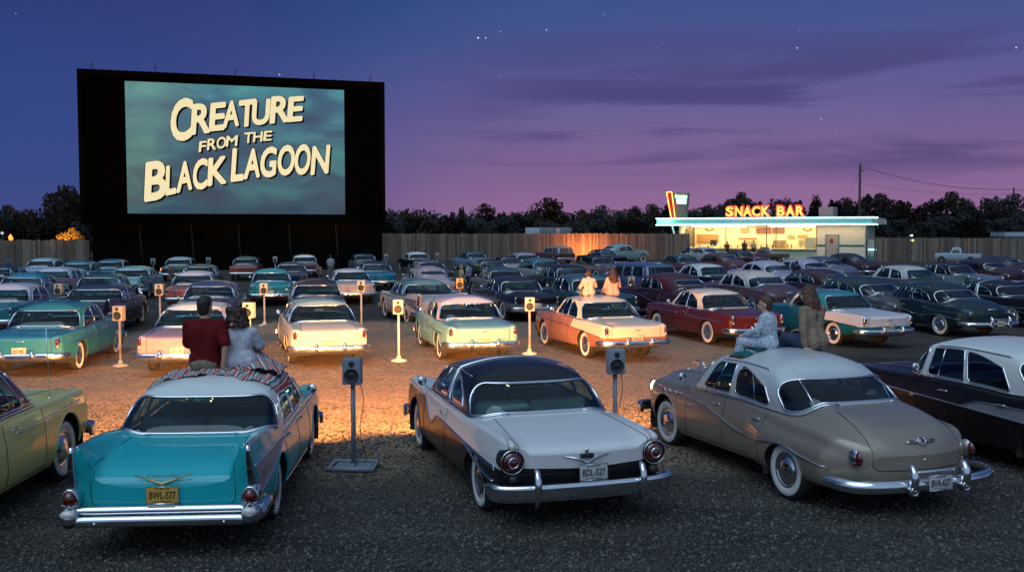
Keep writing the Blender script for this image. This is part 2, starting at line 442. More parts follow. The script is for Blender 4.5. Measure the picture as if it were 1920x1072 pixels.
def stone_field(n, x0, x1, y0, y1, smin, smax, seed, name):
    rng = np.random.default_rng(seed)
    base = np.array([(-1, -1, -1), (1, -1, -1), (1, 1, -1), (-1, 1, -1), (-.8, -.8, 1), (.8, -.8, 1), (.8, .8, 1), (-.8, .8, 1)], float) * 0.5
    bf = np.array([(0, 3, 2, 1), (4, 5, 6, 7), (0, 1, 5, 4), (1, 2, 6, 5), (2, 3, 7, 6), (3, 0, 4, 7)])
    y = y0 + (y1 - y0) * rng.random(n) ** 1.5
    x = (rng.random(n) - .5) * 2 * (y * 0.56 + 0.6)
    s = smin + (smax - smin) * rng.random(n) ** 2.2
    V = base[None] * (1 + 0.45 * (rng.random((n, 8, 3)) - .5))
    V = V * (s[:, None, None] * np.stack([0.8 + .6 * rng.random(n), 0.8 + .5 * rng.random(n), 0.45 + .35 * rng.random(n)], 1)[:, None, :])
    a = rng.random(n) * 2 * PI; t = (rng.random(n) - .5) * 1.0
    ca, sa, ct, st_ = np.cos(a), np.sin(a), np.cos(t), np.sin(t)
    X_, Yy, Zz = V[..., 0].copy(), V[..., 1].copy(), V[..., 2].copy()
    Y2 = Yy * ct[:, None] - Zz * st_[:, None]; Z2 = Yy * st_[:, None] + Zz * ct[:, None]
    X3 = X_ * ca[:, None] - Y2 * sa[:, None]; Y3 = X_ * sa[:, None] + Y2 * ca[:, None]
    gz = np.array([ground_z(float(p), float(q)) for p, q in zip(x, y)])
    V = np.stack([X3 + x[:, None], Y3 + y[:, None], Z2 + (gz + s * 0.22)[:, None]], -1).reshape(-1, 3)
    Fq = (bf[None] + (np.arange(n) * 8)[:, None, None]).reshape(-1, 4)
    me = bpy.data.meshes.new(name)
    me.vertices.add(len(V)); me.vertices.foreach_set('co', V.ravel())
    me.loops.add(Fq.size); me.loops.foreach_set('vertex_index', Fq.ravel().astype(np.int32))
    me.polygons.add(len(Fq)); me.polygons.foreach_set('loop_start', np.arange(0, Fq.size, 4, dtype=np.int32)); me.polygons.foreach_set('loop_total', np.full(len(Fq), 4, np.int32))
    me.update(); me.validate()
    me.polygons.foreach_set('use_smooth', np.ones(len(Fq), bool))
    m, nt, b = nm('loose_stone'); L = nt.links
    gi = node(nt, 'ShaderNodeNewGeometry')
    r1 = ramp(nt, [(0.0, (0.024, 0.022, 0.020)), (0.5, (0.055, 0.050, 0.045)), (0.8, (0.085, 0.078, 0.070)), (1.0, (0.135, 0.125, 0.112))])
    L.new(gi.outputs['Random Per Island'], r1.inputs[0]); L.new(r1.outputs[0], b.inputs['Base Color']); b.inputs['Roughness'].default_value = 0.75
    me.materials.append(m)
    o = bpy.data.objects.new(name, me); COL.objects.link(o)
    return tag(o, 'loose grey gravel stones strewn over the parking ground', 'gravel', kind='stuff')
stone_field(90000, 0, 0, 6.4, 18, 0.009, 0.036, 3, 'gravel_stones')
# ---------------------------------------------------------------- cars
# local frame: x right, y forward, z up, origin on the ground midway between the axles
NL, NU, NS, NT = 9, 5, 5, 12            # rows: lower side, upper side, shoulder, top

class CarShape:
    def __init__(s, **p):
        s.p = p; s.ax = p.get('ax', (-p['wb'] / 2, p['wb'] / 2))
        s.yr, s.yf, s.wb = p['yr'], p['yf'], p['wb']
        s.W, s.zb, s.zs, s.zc, s.zt = [curve(p[k]) for k in ('W', 'zb', 'zs', 'zc', 'zt')]
        s.r = curve(p.get('r', [(0, .07)])); s.a = curve(p.get('a', [(0, .55)])); s.tum = curve(p.get('tum', [(0, .06)]))
        s.crown = curve(p.get('crown', [(0, 0.0)]))
        s.RE = p.get('RE', .10); s.RF = p.get('RF', .12)
        s.prof = curve([(0, .065), (.10, .022), (.32, 0.0), (.55, 0.004), (1, 1.0)][:4] + [(.8, .03), (1.0, .06)])
        s.bump = p.get('bump')
        s.D = s.deform
    def inset(s, y):
        i = 0.0
        if y < s.yr + s.RE: d = (s.yr + s.RE - y) / s.RE; i = s.RE * .8 * (1 - math.sqrt(max(0, 1 - d * d)))
        if y > s.yf - s.RF: d = (y - s.yf + s.RF) / s.RF; i = s.RF * .8 * (1 - math.sqrt(max(0, 1 - d * d)))
        return i
    def dims(s, y):
        i = s.inset(y)
        zb = s.zb(y) + i * .5; zs = s.zs(y) - i * s.p.get('itop', .7); zc = min(s.zc(y), s.zc(y) - i * .6)
        return s.W(y) - i, zb, max(zs, zb + .2), max(zc, zb + .1), s.r(y)
    def hw(s, y, z):
        W, zb, zs, zc, r = s.dims(y)
        t = (z - zb) / (zs - zb); t = min(1, max(0, t))
        x = W - s.prof(t) * (s.tum(y) / .06 if t > .5 else 1)
        if s.bump: x += s.bump(y, t)
        return x
    def sy(s, y, z, zs, r):
        """x at height z on the side, following the rounded shoulder near the top"""
        if z <= zs - r: return s.hw(y, z)
        k = min(1, (z - zs + r) / r)
        return s.hw(y, zs - r) - r * (1 - math.sqrt(max(0, 1 - k * k)))
    def side_x(s, y, z):
        W, zb, zs, zc, r = s.dims(y); return s.sy(y, z, zs, r)
    def top_z(s, x, y):
        W, zb, zs, zc, r = s.dims(y); xe = s.hw(y, zs - r) - r; x = abs(x)
        if x > xe: k = min(1, (x - xe) / r); return zs - r + r * math.sqrt(1 - k * k)
        q = x / xe; a = s.a(y)
        return zc + (zs - zc) * sstep(a, 1, q) + s.crown(y) * (1 - q * q)
    def deform(s, x, y, z):
        p = s.p; y0 = y
        br, tr, ex = p.get('bow_r', .08), p.get('tilt_r', 0.0), p.get('fin_out', 0.0)
        if y0 < s.yr + 1.0:
            w = ((s.yr + 1.0 - y0) / 1.0) ** 2
            y += w * (br * (abs(x) / .9) ** 2 + tr * (z - .5))
            if ex: y -= w * ex * sstep(.6, .84, abs(x)) * sstep(.6, 1.05, z)
        if y0 > s.yf - 1.0:
            w = ((y0 - s.yf + 1.0) / 1.0) ** 2
            y -= w * (p.get('bow_f', .10) * (abs(x) / .9) ** 2 + p.get('tilt_f', 0.05) * (z - .5))
        return (x, y, z)
    def section(s, y):
        W, zb, zs, zc, r = s.dims(y)
        zt = min(max(s.zt(y), zb + .08), zs - r - .03); o = []
        for i in range(NL): z = lerp(zb, zt, i / NL); o.append((s.hw(y, z), z))
        for i in range(NU): z = lerp(zt, zs - r, i / NU); o.append((s.hw(y, z), z))
        xh = s.hw(y, zs - r)
        for i in range(NS): a = PI / 2 * i / NS; o.append((xh - r * (1 - math.cos(a)), zs - r + r * math.sin(a)))
        xe = xh - r
        for i in range(NT + 1):
            x = xe * (1 - i / NT) ; o.append((x, s.top_z(x, y) if i else zs))
        return o
    def stations(s):
        ys = [s.yr + s.RE * (1 - math.sin(PI / 2 * i / 5)) for i in range(5, 0, -1)]
        a, b = s.yr + s.RE, s.yf - s.RF; n = int((b - a) / .042)
        ys += [a + (b - a) * i / n for i in range(n + 1)]
        ys += [s.yf - s.RF * (1 - math.sin(PI / 2 * i / 5)) for i in range(1, 6)]
        return ys
    def arches(s):
        p = s.p; return [(s.ax[0], .35, p.get('ra_r', .42), p.get('rz_r', .42)), (s.ax[1], .35, p.get('ra_f', .43), p.get('rz_f', .43))]
    def body(s, paintfn=None):
        p = s.p; mb = MB(); ys = s.stations(); n1 = NL + NU + NS
        secs = [s.section(y) for y in ys]; A = s.arches(); hole = p['gh']['belt']
        def inside_hole(x, y):
            W_, a, b, c, d = hole['W'] - .05, hole['yre'], hole['yrc'], hole['yfc'], hole['yfe']
            if abs(x) > W_: return False
            if b <= y <= c: return True
            if a + .06 < y < b: return (abs(x) / W_) ** 2.6 + ((b - y) / (b - a - .05)) ** 2.6 < .9
            if c < y < d - .04: return (abs(x) / W_) ** 2.6 + ((y - c) / (d - c)) ** 2.6 < .9
            return False
        for sg in (1, -1):
            V = []
            for y, sec in zip(ys, secs):
                row = []
                for i, (x, z) in enumerate(sec):
                    yy = y
                    if i < n1:
                        for (ay, az, ra, rz) in A:
                            dy, dz = (y - ay) / ra, (z - az) / rz; d = math.hypot(dy, dz)
                            if 1e-6 < d < 1.0 and d > .72:
                                yy = ay + dy / d * ra; z = az + dz / d * rz; x = s.side_x(yy, z)
                    row.append((x, yy, z))
                V.append(row)
            k0 = len(mb.v)
            for row in V: mb.v += [s.D(sg * q[0], q[1], q[2]) for q in row]
            n = len(V[0])
            for i in range(len(V) - 1):
                for j in range(n - 1):
                    qs = (V[i][j], V[i][j + 1], V[i + 1][j + 1], V[i + 1][j])
                    cy = sum(q[1] for q in qs) / 4; cz = sum(q[2] for q in qs) / 4; cx = sum(q[0] for q in qs) / 4
                    if j < n1 and any(((cy - ay) / ra) ** 2 + ((cz - az) / rz) ** 2 < .93 for ay, az, ra, rz in A): continue
                    if j >= n1 and inside_hole(cx, cy): continue
                    f = (k0 + i * n + j, k0 + i * n + j + 1, k0 + (i + 1) * n + j + 1, k0 + (i + 1) * n + j)
                    mb.f.append(f if sg > 0 else f[::-1]); mb.sm.append(True)
                    mb.m.append(paintfn(cy, j, cx) if paintfn else 0)
            # end faces (Coons patch between side profile, top profile and centre line)
            for e, (row, y) in enumerate(((V[0], ys[0]), (V[-1], ys[-1]))):
                side = row[:n1 + 1]; top = row[n1:]; ns, ntp = len(side), len(top)
                bot = [(side[0][0] * (1 - j / (ntp - 1)), side[0][2]) for j in range(ntp)]
                cen = [(0, lerp(side[0][2], top[-1][2], i / (ns - 1))) for i in range(ns)]
                rows = []
                for i in range(ns):
                    u = i / (ns - 1); rw = []
                    for j in range(ntp):
                        v = j / (ntp - 1); q = []
                        for c in (0, 1):
                            S_ = side[i][c * 2]; C_ = cen[i][c]; B_ = bot[j][c]; T_ = top[j][c * 2]
                            q.append((1 - v) * S_ + v * C_ + (1 - u) * B_ + u * T_ - ((1 - u) * (1 - v) * side[0][c * 2] + (1 - u) * v * cen[0][c] + u * (1 - v) * side[-1][c * 2] + u * v * cen[-1][c]))
                        rw.append(s.D(sg * q[0], y, q[1]))
                    rows.append(rw)
                if (e == 0) == (sg > 0): rows = rows[::-1]
                rn = len(rows)
                flip = (e == 0) == (sg > 0)
                mb.grid(rows, mfn=(lambda i, j, f_=flip, y_=y: paintfn(y_, (rn - 2 - i) if f_ else i, .5)) if paintfn else None)
        # rolled wheel-arch lips
        for ay, az, ra, rz in A:
            for sg in (1, -1):
                pts = []
                for i in range(25):
                    a = PI * (-.03 + 1.06 * i / 24); y = ay + ra * math.cos(a); z = az + rz * math.sin(a)
                    if z < s.zb(y): continue
                    pts.append(s.D(sg * (s.side_x(y, z) - .004), y, z))
                if len(pts) > 2: mb.tube(pts, .013, mi=paintfn(ay, 0, .9) if paintfn else 0, n=6)
        return mb
    def wells(s):
        mb = MB()
        for ay, az, ra, rz in s.arches():
            for sg in (1, -1):
                rows = []
                for x in (s.side_x(ay, .6) - .02, .45):
                    rows.append([(sg * x, ay + (ra + .005) * math.cos(a), az + (rz + .005) * math.sin(a)) for a in [PI * (-.12 + 1.24 * i / 18) for i in range(19)]])
                mb.grid(rows)
                c = (sg * .45, ay, az); pts = [q for q in rows[1]]; k = len(mb.v); mb.v += [c] + pts
                for i in range(len(pts) - 1): mb.f.append((k, k + 1 + i, k + 2 + i)); mb.m.append(0); mb.sm.append(False)
        y0, y1 = s.yr + .12, s.yf - .15
        mb.box((0, (y0 + y1) / 2, .36), (1.28, y1 - y0, .06))
        return mb
    # ---- glasshouse
    def gh_loop(s, L_, t):
        """t 0..1 rear centre->corner, 1..2 side rear->front, 2..3 front corner->centre"""
        W = L_['W']; tap = L_.get('taper', 0.0)
        pw = L_.get('pw', .62)
        if t <= 1:
            a = PI / 2 * t; x = W * math.sin(a) ** pw; y = L_['yrc'] - (L_['yrc'] - L_['yre']) * math.cos(a) ** pw; x -= tap * (x / W)
        elif t <= 2: x = W - tap * (2 - t) ** 2; y = lerp(L_['yrc'], L_['yfc'], t - 1)
        else:
            a = PI / 2 * (t - 2); x = W * math.cos(a) ** pw; y = L_['yfc'] + (L_['yfe'] - L_['yfc']) * math.sin(a) ** pw
        return x, y
    def gh_pt(s, t, v, off=0.0):
        g = s.p['gh']; bx, by = s.gh_loop(g['belt'], t); rx, ry = s.gh_loop(g['roof'], t)
        z0 = s.top_z(min(bx, s.dims(by)[0] - .12), by) - .015
        y0c = g.get('z0')
        if y0c: z0 = y0c(by)
        ze = curve(g['ze'])(ry)
        bl = g.get('bulge', .03) * 4 * v * (1 - v)
        x, y, z = lerp(bx, rx, v), lerp(by, ry, v), lerp(z0, ze, v)
        nx, ny = (1, 0) if 1 < t < 2 else ((math.sin(PI / 2 * t), -math.cos(PI / 2 * t)) if t <= 1 else (math.cos(PI / 2 * (t - 2)), math.sin(PI / 2 * (t - 2))))
        return Vector((x + nx * (bl + off), y + ny * (bl * g.get('ebulge', 1.6) + off), z + bl * .3 + off * .35))
    def dome_pt(s, t, k):
        g = s.p['gh']; rx, ry = s.gh_loop(g['roof'], t); rl = g['roof']
        e = s.gh_pt(t, 1); ym = (rl['yre'] + rl['yfe']) / 2; yc = ym + (ry - ym) * g.get('ridge', .35)
        zc = g['zt'] - g.get('zdrop', .10) * abs((yc - ym) / ((rl['yfe'] - rl['yre']) / 2)) ** 2
        kk = 1 - (1 - k) ** 2.3
        return Vector((lerp(e.x, 0, k), lerp(e.y, yc, k), lerp(e.z, zc, kk)))
    def win_v(s, wdw, t):
        a, b = wdw['t']; vl, vh = wdw.get('v', (.08, .93)); rc = wdw.get('rc', .12); hr = wdw.get('hr', .35)
        if a <= 0: q = (b - t) / (rc * (b - a))
        elif b >= 3: q = (t - a) / (rc * (b - a))
        else: q = min(t - a, b - t) / (rc * (b - a))
        q = min(1, max(0, q)); k = 1 - math.sqrt(max(0, 1 - (1 - q) ** 2)); h = vh - vl
        lo = wdw.get('lo', .15)
        vh2 = vh - k * h * hr
        if wdw.get('slope'):            # upper edge falls toward the rear end of the window
            u = (t - a) / (b - a); vh2 = min(vh2, vh - h * wdw['slope'] * (1 - u) ** 2)
        return vl + k * h * lo, vh2
    def glasshouse(s):
        g = s.p['gh']; wins = g['wins']
        ts = set()
        for wd in wins:
            a, b = wd['t']; n = max(6, int((b - a) / .05))
            for i in range(n + 1):
                u = i / n
                ts.add(round(lerp(a, b, u), 4))
            if a > 0:
                for u in (.01, .03, .06): ts.add(round(lerp(a, b, u), 4))
            if b < 3:
                for u in (.99, .97, .94): ts.add(round(lerp(a, b, u), 4))
        for i in range(61): ts.add(round(i * .05, 4))
        ts = sorted(ts)
        roof = MB(); glass = []; trims = []
        NB = (2, 6, 2, 9)
        for sg in (1, -1):
            cols = []
            for t in ts:
                wd = next((q for q in wins if q['t'][0] - 1e-6 <= t <= q['t'][1] + 1e-6), None)
                a, b = s.win_v(wd, t) if wd else (.08, .93)
                if not wd:
                    # follow neighbouring windows so that the grid stays even
                    nw = min(wins, key=lambda q: min(abs(q['t'][0] - t), abs(q['t'][1] - t))); a, b = s.win_v(nw, min(max(t, nw['t'][0]), nw['t'][1]))
                vs = [a * i / NB[0] for i in range(NB[0])] + [lerp(a, b, i / NB[1]) for i in range(NB[1])] + [lerp(b, 1, i / NB[2]) for i in range(NB[2])]
                pts = [s.gh_pt(t, v) for v in vs] + [s.dome_pt(t, i / NB[3]) for i in range(NB[3] + 1)]
                cols.append([(sg * q.x, q.y, q.z) for q in pts])
            def isw(i):
                tm = (ts[i] + ts[i + 1]) / 2
                return any(q['t'][0] < tm < q['t'][1] for q in wins)
            rows = cols if sg < 0 else cols
            k0 = len(roof.v); n = len(cols[0])
            for c in cols: roof.v += c
            for i in range(len(cols) - 1):
                for j in range(n - 1):
                    if NB[0] <= j < NB[0] + NB[1] and isw(i): continue
                    f = (k0 + i * n + j, k0 + (i + 1) * n + j, k0 + (i + 1) * n + j + 1, k0 + i * n + j + 1)
                    roof.f.append(f if sg > 0 else f[::-1]); roof.sm.append(True)
                    tm = (ts[i] + ts[i + 1]) / 2
                    roof.m.append(g['roofmat'](tm, j, NB) if g.get('roofmat') else 0)
        for wd in wins:
            a, b = wd['t']; tt = [t for t in ts if a - 1e-6 <= t <= b + 1e-6]
            both = a <= 0 or b >= 3
            def pt(t, f, sg, off): 
                lo, hi = s.win_v(wd, t); q = s.gh_pt(t, lerp(lo, hi, f), off); return (sg * q.x, q.y, q.z)
            if both:
                seq = [(t, -1) for t in (tt[::-1] if a <= 0 else tt)] + [(t, 1) for t in (tt[1:] if a <= 0 else tt[::-1][1:])]
                if b >= 3: seq = [(t, -1) for t in tt] + [(t, 1) for t in tt[::-1][1:]]
                m = MB().grid([[pt(t, i / 8, sg, -.008) for i in range(9)] for t, sg in seq])
                glass.append((wd['name'], m, 0))
                path = [pt(t, 0, sg, .003) for t, sg in seq] + [pt(t, 1, sg, .003) for t, sg in seq[::-1]]
                trims.append((wd['name'], path, wd.get('tr', .011)))
            else:
                for sg in (-1, 1):
                    m = MB().grid([[pt(t, i / 6, sg, -.008) for i in range(7)] for t in tt])
                    glass.append((wd['name'], m, sg))
                    path = [pt(t, 0, sg, .003) for t in tt] + [pt(t, 1, sg, .003) for t in tt[::-1]]
                    trims.append((wd['name'], path, wd.get('tr', .010)))
        return roof, glass, trims
    def rear_y(s, x, z): return s.D(x, s.yr, z)[1]

def seats_mb(s):
    g = s.p['gh']; mb = MB(); W = g['belt']['W'] - .12
    yb = g['belt']['yrc']
    for y0 in (yb + .12, yb + .98):
        mb.box((0, y0 + .27, .52), (2 * W, .55, .24), bev=.08)
        M = Matrix.Translation((0, y0, .60)) @ Matrix.Rotation(R(-12), 4, 'X')
        for sg in (-1, 1):
            mb.box((sg * W * .5, 0, .20), (W * .99, .16, .56), bev=.07, M=M)
    return mb
def dash_mb(s):
    g = s.p['gh']; y = g['belt']['yfc']; W = g['belt']['W'] - .05
    return MB().box((0, y + .02, .88), (2 * W, .30, .20), bev=.06)
def wheelmesh():
    tire, ww, hub = MB(), MB(), MB()
    M = Matrix.Rotation(PI / 2, 4, 'Y')
    tire.lathe([(.20, -.075), (.27, -.095), (.325, -.09), (.347, -.06), (.352, 0), (.347, .06), (.325, .09), (.27, .095), (.20, .075), (.19, 0.03)], n=36, M=M)
    ww.lathe([(.215, .088), (.235, .098), (.27, .1005), (.297, .098), (.302, .094)], n=36, M=M)
    hub.lathe([(.215, .084), (.205, .092), (.195, .075), (.17, .06), (.15, .07), (.135, .088), (.10, .10), (.055, .112), (.02, .116), (1e-4, .117)], n=30, M=M)
    return tire.mesh('wheel', [RUBBER]), ww.mesh('whitewall', [WHITEWALL]), hub.mesh('hubcap', [CHROME])
WHEEL = wheelmesh()

def bumper_path(s, y, W, depth, z, n=22, rear=True, pw=.55):
    o = []
    for i in range(n + 1):
        a = PI * i / n; x = -W * math.copysign(abs(math.cos(a)) ** pw, math.cos(a)); yy = depth * (1 - abs(math.sin(a)) ** pw)
        o.append((x, y + yy if rear else y - yy, z))
    return o
def bumper_mb(path, h, th, mi=0, face=None, rear=True):
    """blade bumper: rounded channel section swept along a plan path"""
    mb = MB(); prof = face or [(-.5, .2), (-.46, .75), (-.25, 1.0), (0, .86), (.25, 1.0), (.46, .75), (.5, .2)]
    rows = []
    for i, p in enumerate(path):
        a = Vector(path[max(0, i - 1)]); b = Vector(path[min(len(path) - 1, i + 1)]); t = (b - a).normalized()
        n_ = Vector((t.y, -t.x, 0)) * (1 if rear else -1)
        if rear: n_ = Vector((t.y, -t.x, 0))
        e = 1.0 if 0 < i < len(path) - 1 else .7
        rows.append([Vector(p) + n_ * th * f + Vector((0, 0, h * zz * e)) for zz, f in prof] + [Vector(p) + Vector((0, 0, h * .4 * e)) , Vector(p) + Vector((0, 0, -h * .4 * e))] + [Vector(p) + n_ * th * prof[0][1] + Vector((0, 0, h * prof[0][0] * e))])
    mb.grid(rows, mi)
    for r_, fl in ((rows[0], 1), (rows[-1], 0)):
        k = len(mb.v); mb.v += [tuple(q) for q in r_[:-1]]; idx = list(range(k, k + len(r_) - 1)); mb.f.append(tuple(idx[::-1] if fl else idx)); mb.m.append(mi); mb.sm.append(False)
    return mb
def guard_mb(x, y, z, h, w=.05, rear=True):
    mb = MB(); d = -1 if rear else 1
    mb.tube([(x, y + d * .03, z - h * .5), (x, y + d * .075, z - h * .25), (x, y + d * .085, z), (x, y + d * .08, z + h * .3), (x, y + d * .045, z + h * .5), (x, y + d * .0, z + h * .55)], [w * .6, w * .8, w, w * .95, w * .75, w * .35], n=10)
    return mb

class Proto:
    """the parts of one kind of car; role names stand for colours that differ per car"""
    def __init__(s, name, shape): s.name = name; s.shape = shape; s.parts = []
    def part(s, name, mb, roles, lod=2, sub_of=None, loc=None, rot=None, mesh=None):
        """lod: 0 = even the farthest cars, 1 = middle distance, 2 = near"""
        ph = [bpy.data.materials.get('slot') or bpy.data.materials.new('slot')] * len(roles)
        me = mesh or mb.mesh(name, ph, weld=name in ('body', 'roof'))
        s.parts.append(dict(name=name, me=me, roles=roles, lod=lod, sub=sub_of, loc=loc, rot=rot)); return len(s.parts) - 1
    def side_path(s, pts, sg, off=.004, n=40):
        sh = s.shape; f = curve(pts) if pts[0][0] < pts[-1][0] else curve(pts[::-1]); a, b = min(p[0] for p in pts), max(p[0] for p in pts)
        o = []
        for i in range(n + 1):
            y = lerp(a, b, i / n); z = f(y); o.append(sh.D(sg * (sh.side_x(y, z) + off), y, z))
        return o
    def side_line_v(s, y, z0, z1, sg, off=.001, lean=0.0, n=14):
        sh = s.shape
        return [sh.D(sg * (sh.side_x(y + lean * i / n, lerp(z0, z1, i / n)) + off), y + lean * i / n, lerp(z0, z1, i / n)) for i in range(n + 1)]
    def side_patch(s, lo, hi, sg, off=.006, n=30, m=5, mi=0):
        sh = s.shape; fl, fh = curve(lo), curve(hi); a, b = max(lo[0][0], hi[0][0]), min(lo[-1][0], hi[-1][0])
        rows = []
        for i in range(n + 1):
            y = lerp(a, b, i / n); z0, z1 = fl(y), fh(y)
            rows.append([sh.D(sg * (sh.side_x(y, lerp(z0, z1, j / m)) + off), y, lerp(z0, z1, j / m)) for j in range(m + 1)])
        return MB().grid(rows, mi)

def std_parts(P, opt):
    sh = P.shape; g = sh.p['gh']
    body = P.part('body', sh.body(opt.get('paintfn')), ['body', 'body2', 'body3'], 0)
    P.part('underside', sh.wells(), ['dark'], 1)
    roof, glass, trims = sh.glasshouse()
    rf = P.part('roof', roof, ['roof', 'body', 'roof2'], 0); P.roof = rf
    P.part('seat', seats_mb(sh), ['seat'], 1)
    P.part('dashboard', dash_mb(sh), ['dash'], 2)
    y = g['belt']['yfc'] - .28
    st = MB(); M = Matrix.Translation((-.36, y, .93)) @ Matrix.Rotation(R(58), 4, 'X')
    ring = [M @ Vector((.20 * math.cos(2 * PI * i / 28), .20 * math.sin(2 * PI * i / 28), 0)) for i in range(28)]
    st.tube(ring, .011, n=6, closed=True)
    for a in (0, 2.1, 4.2): st.tube([M @ Vector((0, 0, -.03)), M @ Vector((.2 * math.cos(a + .5), .2 * math.sin(a + .5), 0))], .008, n=5)
    st.tube([M @ Vector((0, 0, -.03)), M @ Vector((0, 0, -.4))], .02, n=6)
    P.part('steering_wheel', st, ['wheelrim'], 1)
    for nme, m, sg in glass: P.part(nme, m, ['glass'], 0)
    for i, (nme, path, r_) in enumerate(trims):
        big = nme in ('rear_window', 'windshield')
        P.part('window_trim', MB().tube(path, r_, n=6, closed=True), ['chrome'], 0 if big else 1)
    # drip rail along the roof edge and belt moulding
    for sg in (-1, 1):
        pts = [s_ for s_ in [sh.gh_pt(1 + i / 30 * 1.02 - .06, .985, .004) for i in range(31)]]
        P.part('drip_rail', MB().tube([(sg * q.x, q.y, q.z) for q in pts], .009, n=6), ['chrome'], 1)
        bl = [sh.gh_pt(t, .02, .012) for t in [i * .1 for i in range(2, 23)]]
        P.part('belt_moulding', MB().tube([(sg * q.x, q.y, q.z + .012) for q in bl], .011, n=6), ['chrome'], 1)
    # vent-window bars
    for tv in g.get('bars', []):
        for sg in (-1, 1):
            wd = next(q for q in g['wins'] if q['t'][0] < tv < q['t'][1]); lo, hi = sh.win_v(wd, tv)
            a, b = sh.gh_pt(tv, lo), sh.gh_pt(tv + g.get('barlean', 0), hi)
            P.part('vent_bar', MB().tube([(sg * a.x, a.y, a.z), (sg * b.x, b.y, b.z)], .011, n=6), ['chrome'], 1)
    # seams: doors, trunk, hood
    se = MB()
    for yd in opt.get('doors', []):
        for sg in (-1, 1):
            z1 = sh.dims(yd)[2] - .01
            P.part('door_gap', MB().tube(P.side_line_v(yd, sh.zb(yd) + .03, z1, sg), .0035, n=4), ['seam'], 1)
    dr = opt.get('doors', [])
    if len(dr) > 1:
        for sg in (-1, 1):
            P.part('sill_gap', MB().tube(P.side_path([(min(dr), sh.zb(0) + .05), (max(dr), sh.zb(0) + .05)], sg, .001), .003, n=4), ['seam'], 1)
    tx = opt.get('trunk_x', .62); ty = g['belt']['yre'] - opt.get('trunk_gap', .06); zb_ = opt.get('trunk_z', .55)
    pts = []
    ys_ = [lerp(ty, sh.yr + sh.RE, i / 14) for i in range(15)]
    fac = lambda i: tx * (1 - .10 * (1 - i / 14))
    left = [sh.D(-fac(i), y, sh.top_z(fac(i), y) + .0015) for i, y in enumerate(ys_)]
    zz = sh.top_z(tx, sh.yr + sh.RE) ; zr = sh.top_z(tx, sh.yr)
    for i in range(5):
        y = sh.yr + sh.RE * (1 - math.sin(PI / 2 * i / 4)); left.append(sh.D(-tx, y - .001, sh.top_z(tx, y) + .0015))
    dn = [sh.D(-tx, sh.yr - .002, lerp(zr - .02, zb_ + .08, i / 6)) for i in range(7)]
    cr = [sh.D(-tx + .08 * (1 - math.cos(a)), sh.yr - .002, zb_ + .08 - .08 * math.sin(a)) for a in [PI / 2 * i / 5 for i in range(1, 6)]]
    btm = [sh.D(lerp(-tx + .08, 0, i / 8), sh.yr - .002, zb_) for i in range(1, 9)]
    half = left + dn + cr + btm
    full = half + [(-q[0], q[1], q[2]) for q in half[::-1][1:]]
    top_ = [(-left[0][0] * (1 - 2 * i / 10), left[0][1] , 0) for i in range(11)]
    se.tube(full, .0040, n=4)
    # hood outline
    hx = opt.get('hood_x', .60); y0 = g['belt']['yfe'] + .05
    for sg in (-1, 1):
        P.part('hood_gap', MB().tube([sh.D(sg * hx, lerp(y0, sh.yf - .1, i / 14), sh.top_z(hx, lerp(y0, sh.yf - .1, i / 14)) + .001) for i in range(15)], .0035, n=4), ['seam'], 1)
    P.part('trunk_gap', se, ['seam'], 1)
    # wheels
    for ay in sh.ax:
        for sg in (1, -1):
            x = sh.side_x(ay, .70) - .155
            w_ = P.part('wheel', None, ['rubber'], 0, loc=(sg * x, ay, .352), rot=(0, 0, 0 if sg > 0 else PI), mesh=WHEEL[0])
            P.part('whitewall', None, ['whitewall'], 0, sub_of=w_, mesh=WHEEL[1]); P.part('hubcap', None, ['chrome'], 1, sub_of=w_, mesh=WHEEL[2])
    # door handles
    for yd in opt.get('handles', []):
        for sg in (-1, 1):
            z = sh.dims(yd)[2] - .13; x = sh.side_x(yd, z)
            P.part('door_handle', MB().tube([(sg * (x - .005), yd + .08, z), (sg * (x + .03), yd + .06, z), (sg * (x + .034), yd - .06, z + .004), (sg * (x + .02), yd - .09, z + .004)], [.012, .013, .010, .006], n=8), ['chrome'], 1)
    # mirror
    for sg in opt.get('mirrors', [-1]):
        y = g['belt']['yfc'] + opt.get('mirror_y', .05); x = sh.side_x(y, .9); z = sh.dims(y)[2]
        m = MB().tube([(sg * (x - .04), y, z - .02), (sg * (x + .03), y, z + .05), (sg * (x + .07), y, z + .10)], .008, n=6)
        Mm = Matrix.Translation((sg * (x + .08), y - .0, z + .12)) @ Matrix.Rotation(PI / 2, 4, 'X')
        m.lathe([(1e-4, .012), (.055, .010), (.062, 0), (.055, -.018), (.03, -.04), (1e-4, -.05)], n=18, M=Mm)
        P.part('side_mirror', m, ['chrome'], 1)
    # front end: bumper, headlights
    zf = opt.get('front_z', .45); fb = bumper_path(sh, sh.yf + .10, .93, .32, zf, rear=False)
    fb = [sh.D(q[0], q[1], q[2]) if False else q for q in fb]
    P.part('front_bumper', bumper_mb([(q[0], q[1] - .04 * (q[0] / .9) ** 2, q[2]) for q in fb][::-1], .17, .05), ['chrome'], 1)
    for sg in (-1, 1):
        x = opt.get('head_x', .74); z = opt.get('head_z', .72); y = sh.D(x, sh.yf, z)[1]
        Mh = Matrix.Translation((sg * x, y - .03, z)) @ Matrix.Rotation(-PI / 2, 4, 'X')
        h_ = P.part('headlight', MB().lathe([(.112, -.04), (.112, .035), (.10, .05), (.088, .04), (.086, .02)], n=22, M=Mh), ['chrome'], 1)
        P.part('lens', MB().lathe([(.088, .025), (.06, .045), (.03, .052), (1e-4, .054)], n=20, M=Mh), ['headlens'], 1, sub_of=h_)
    gr = MB()
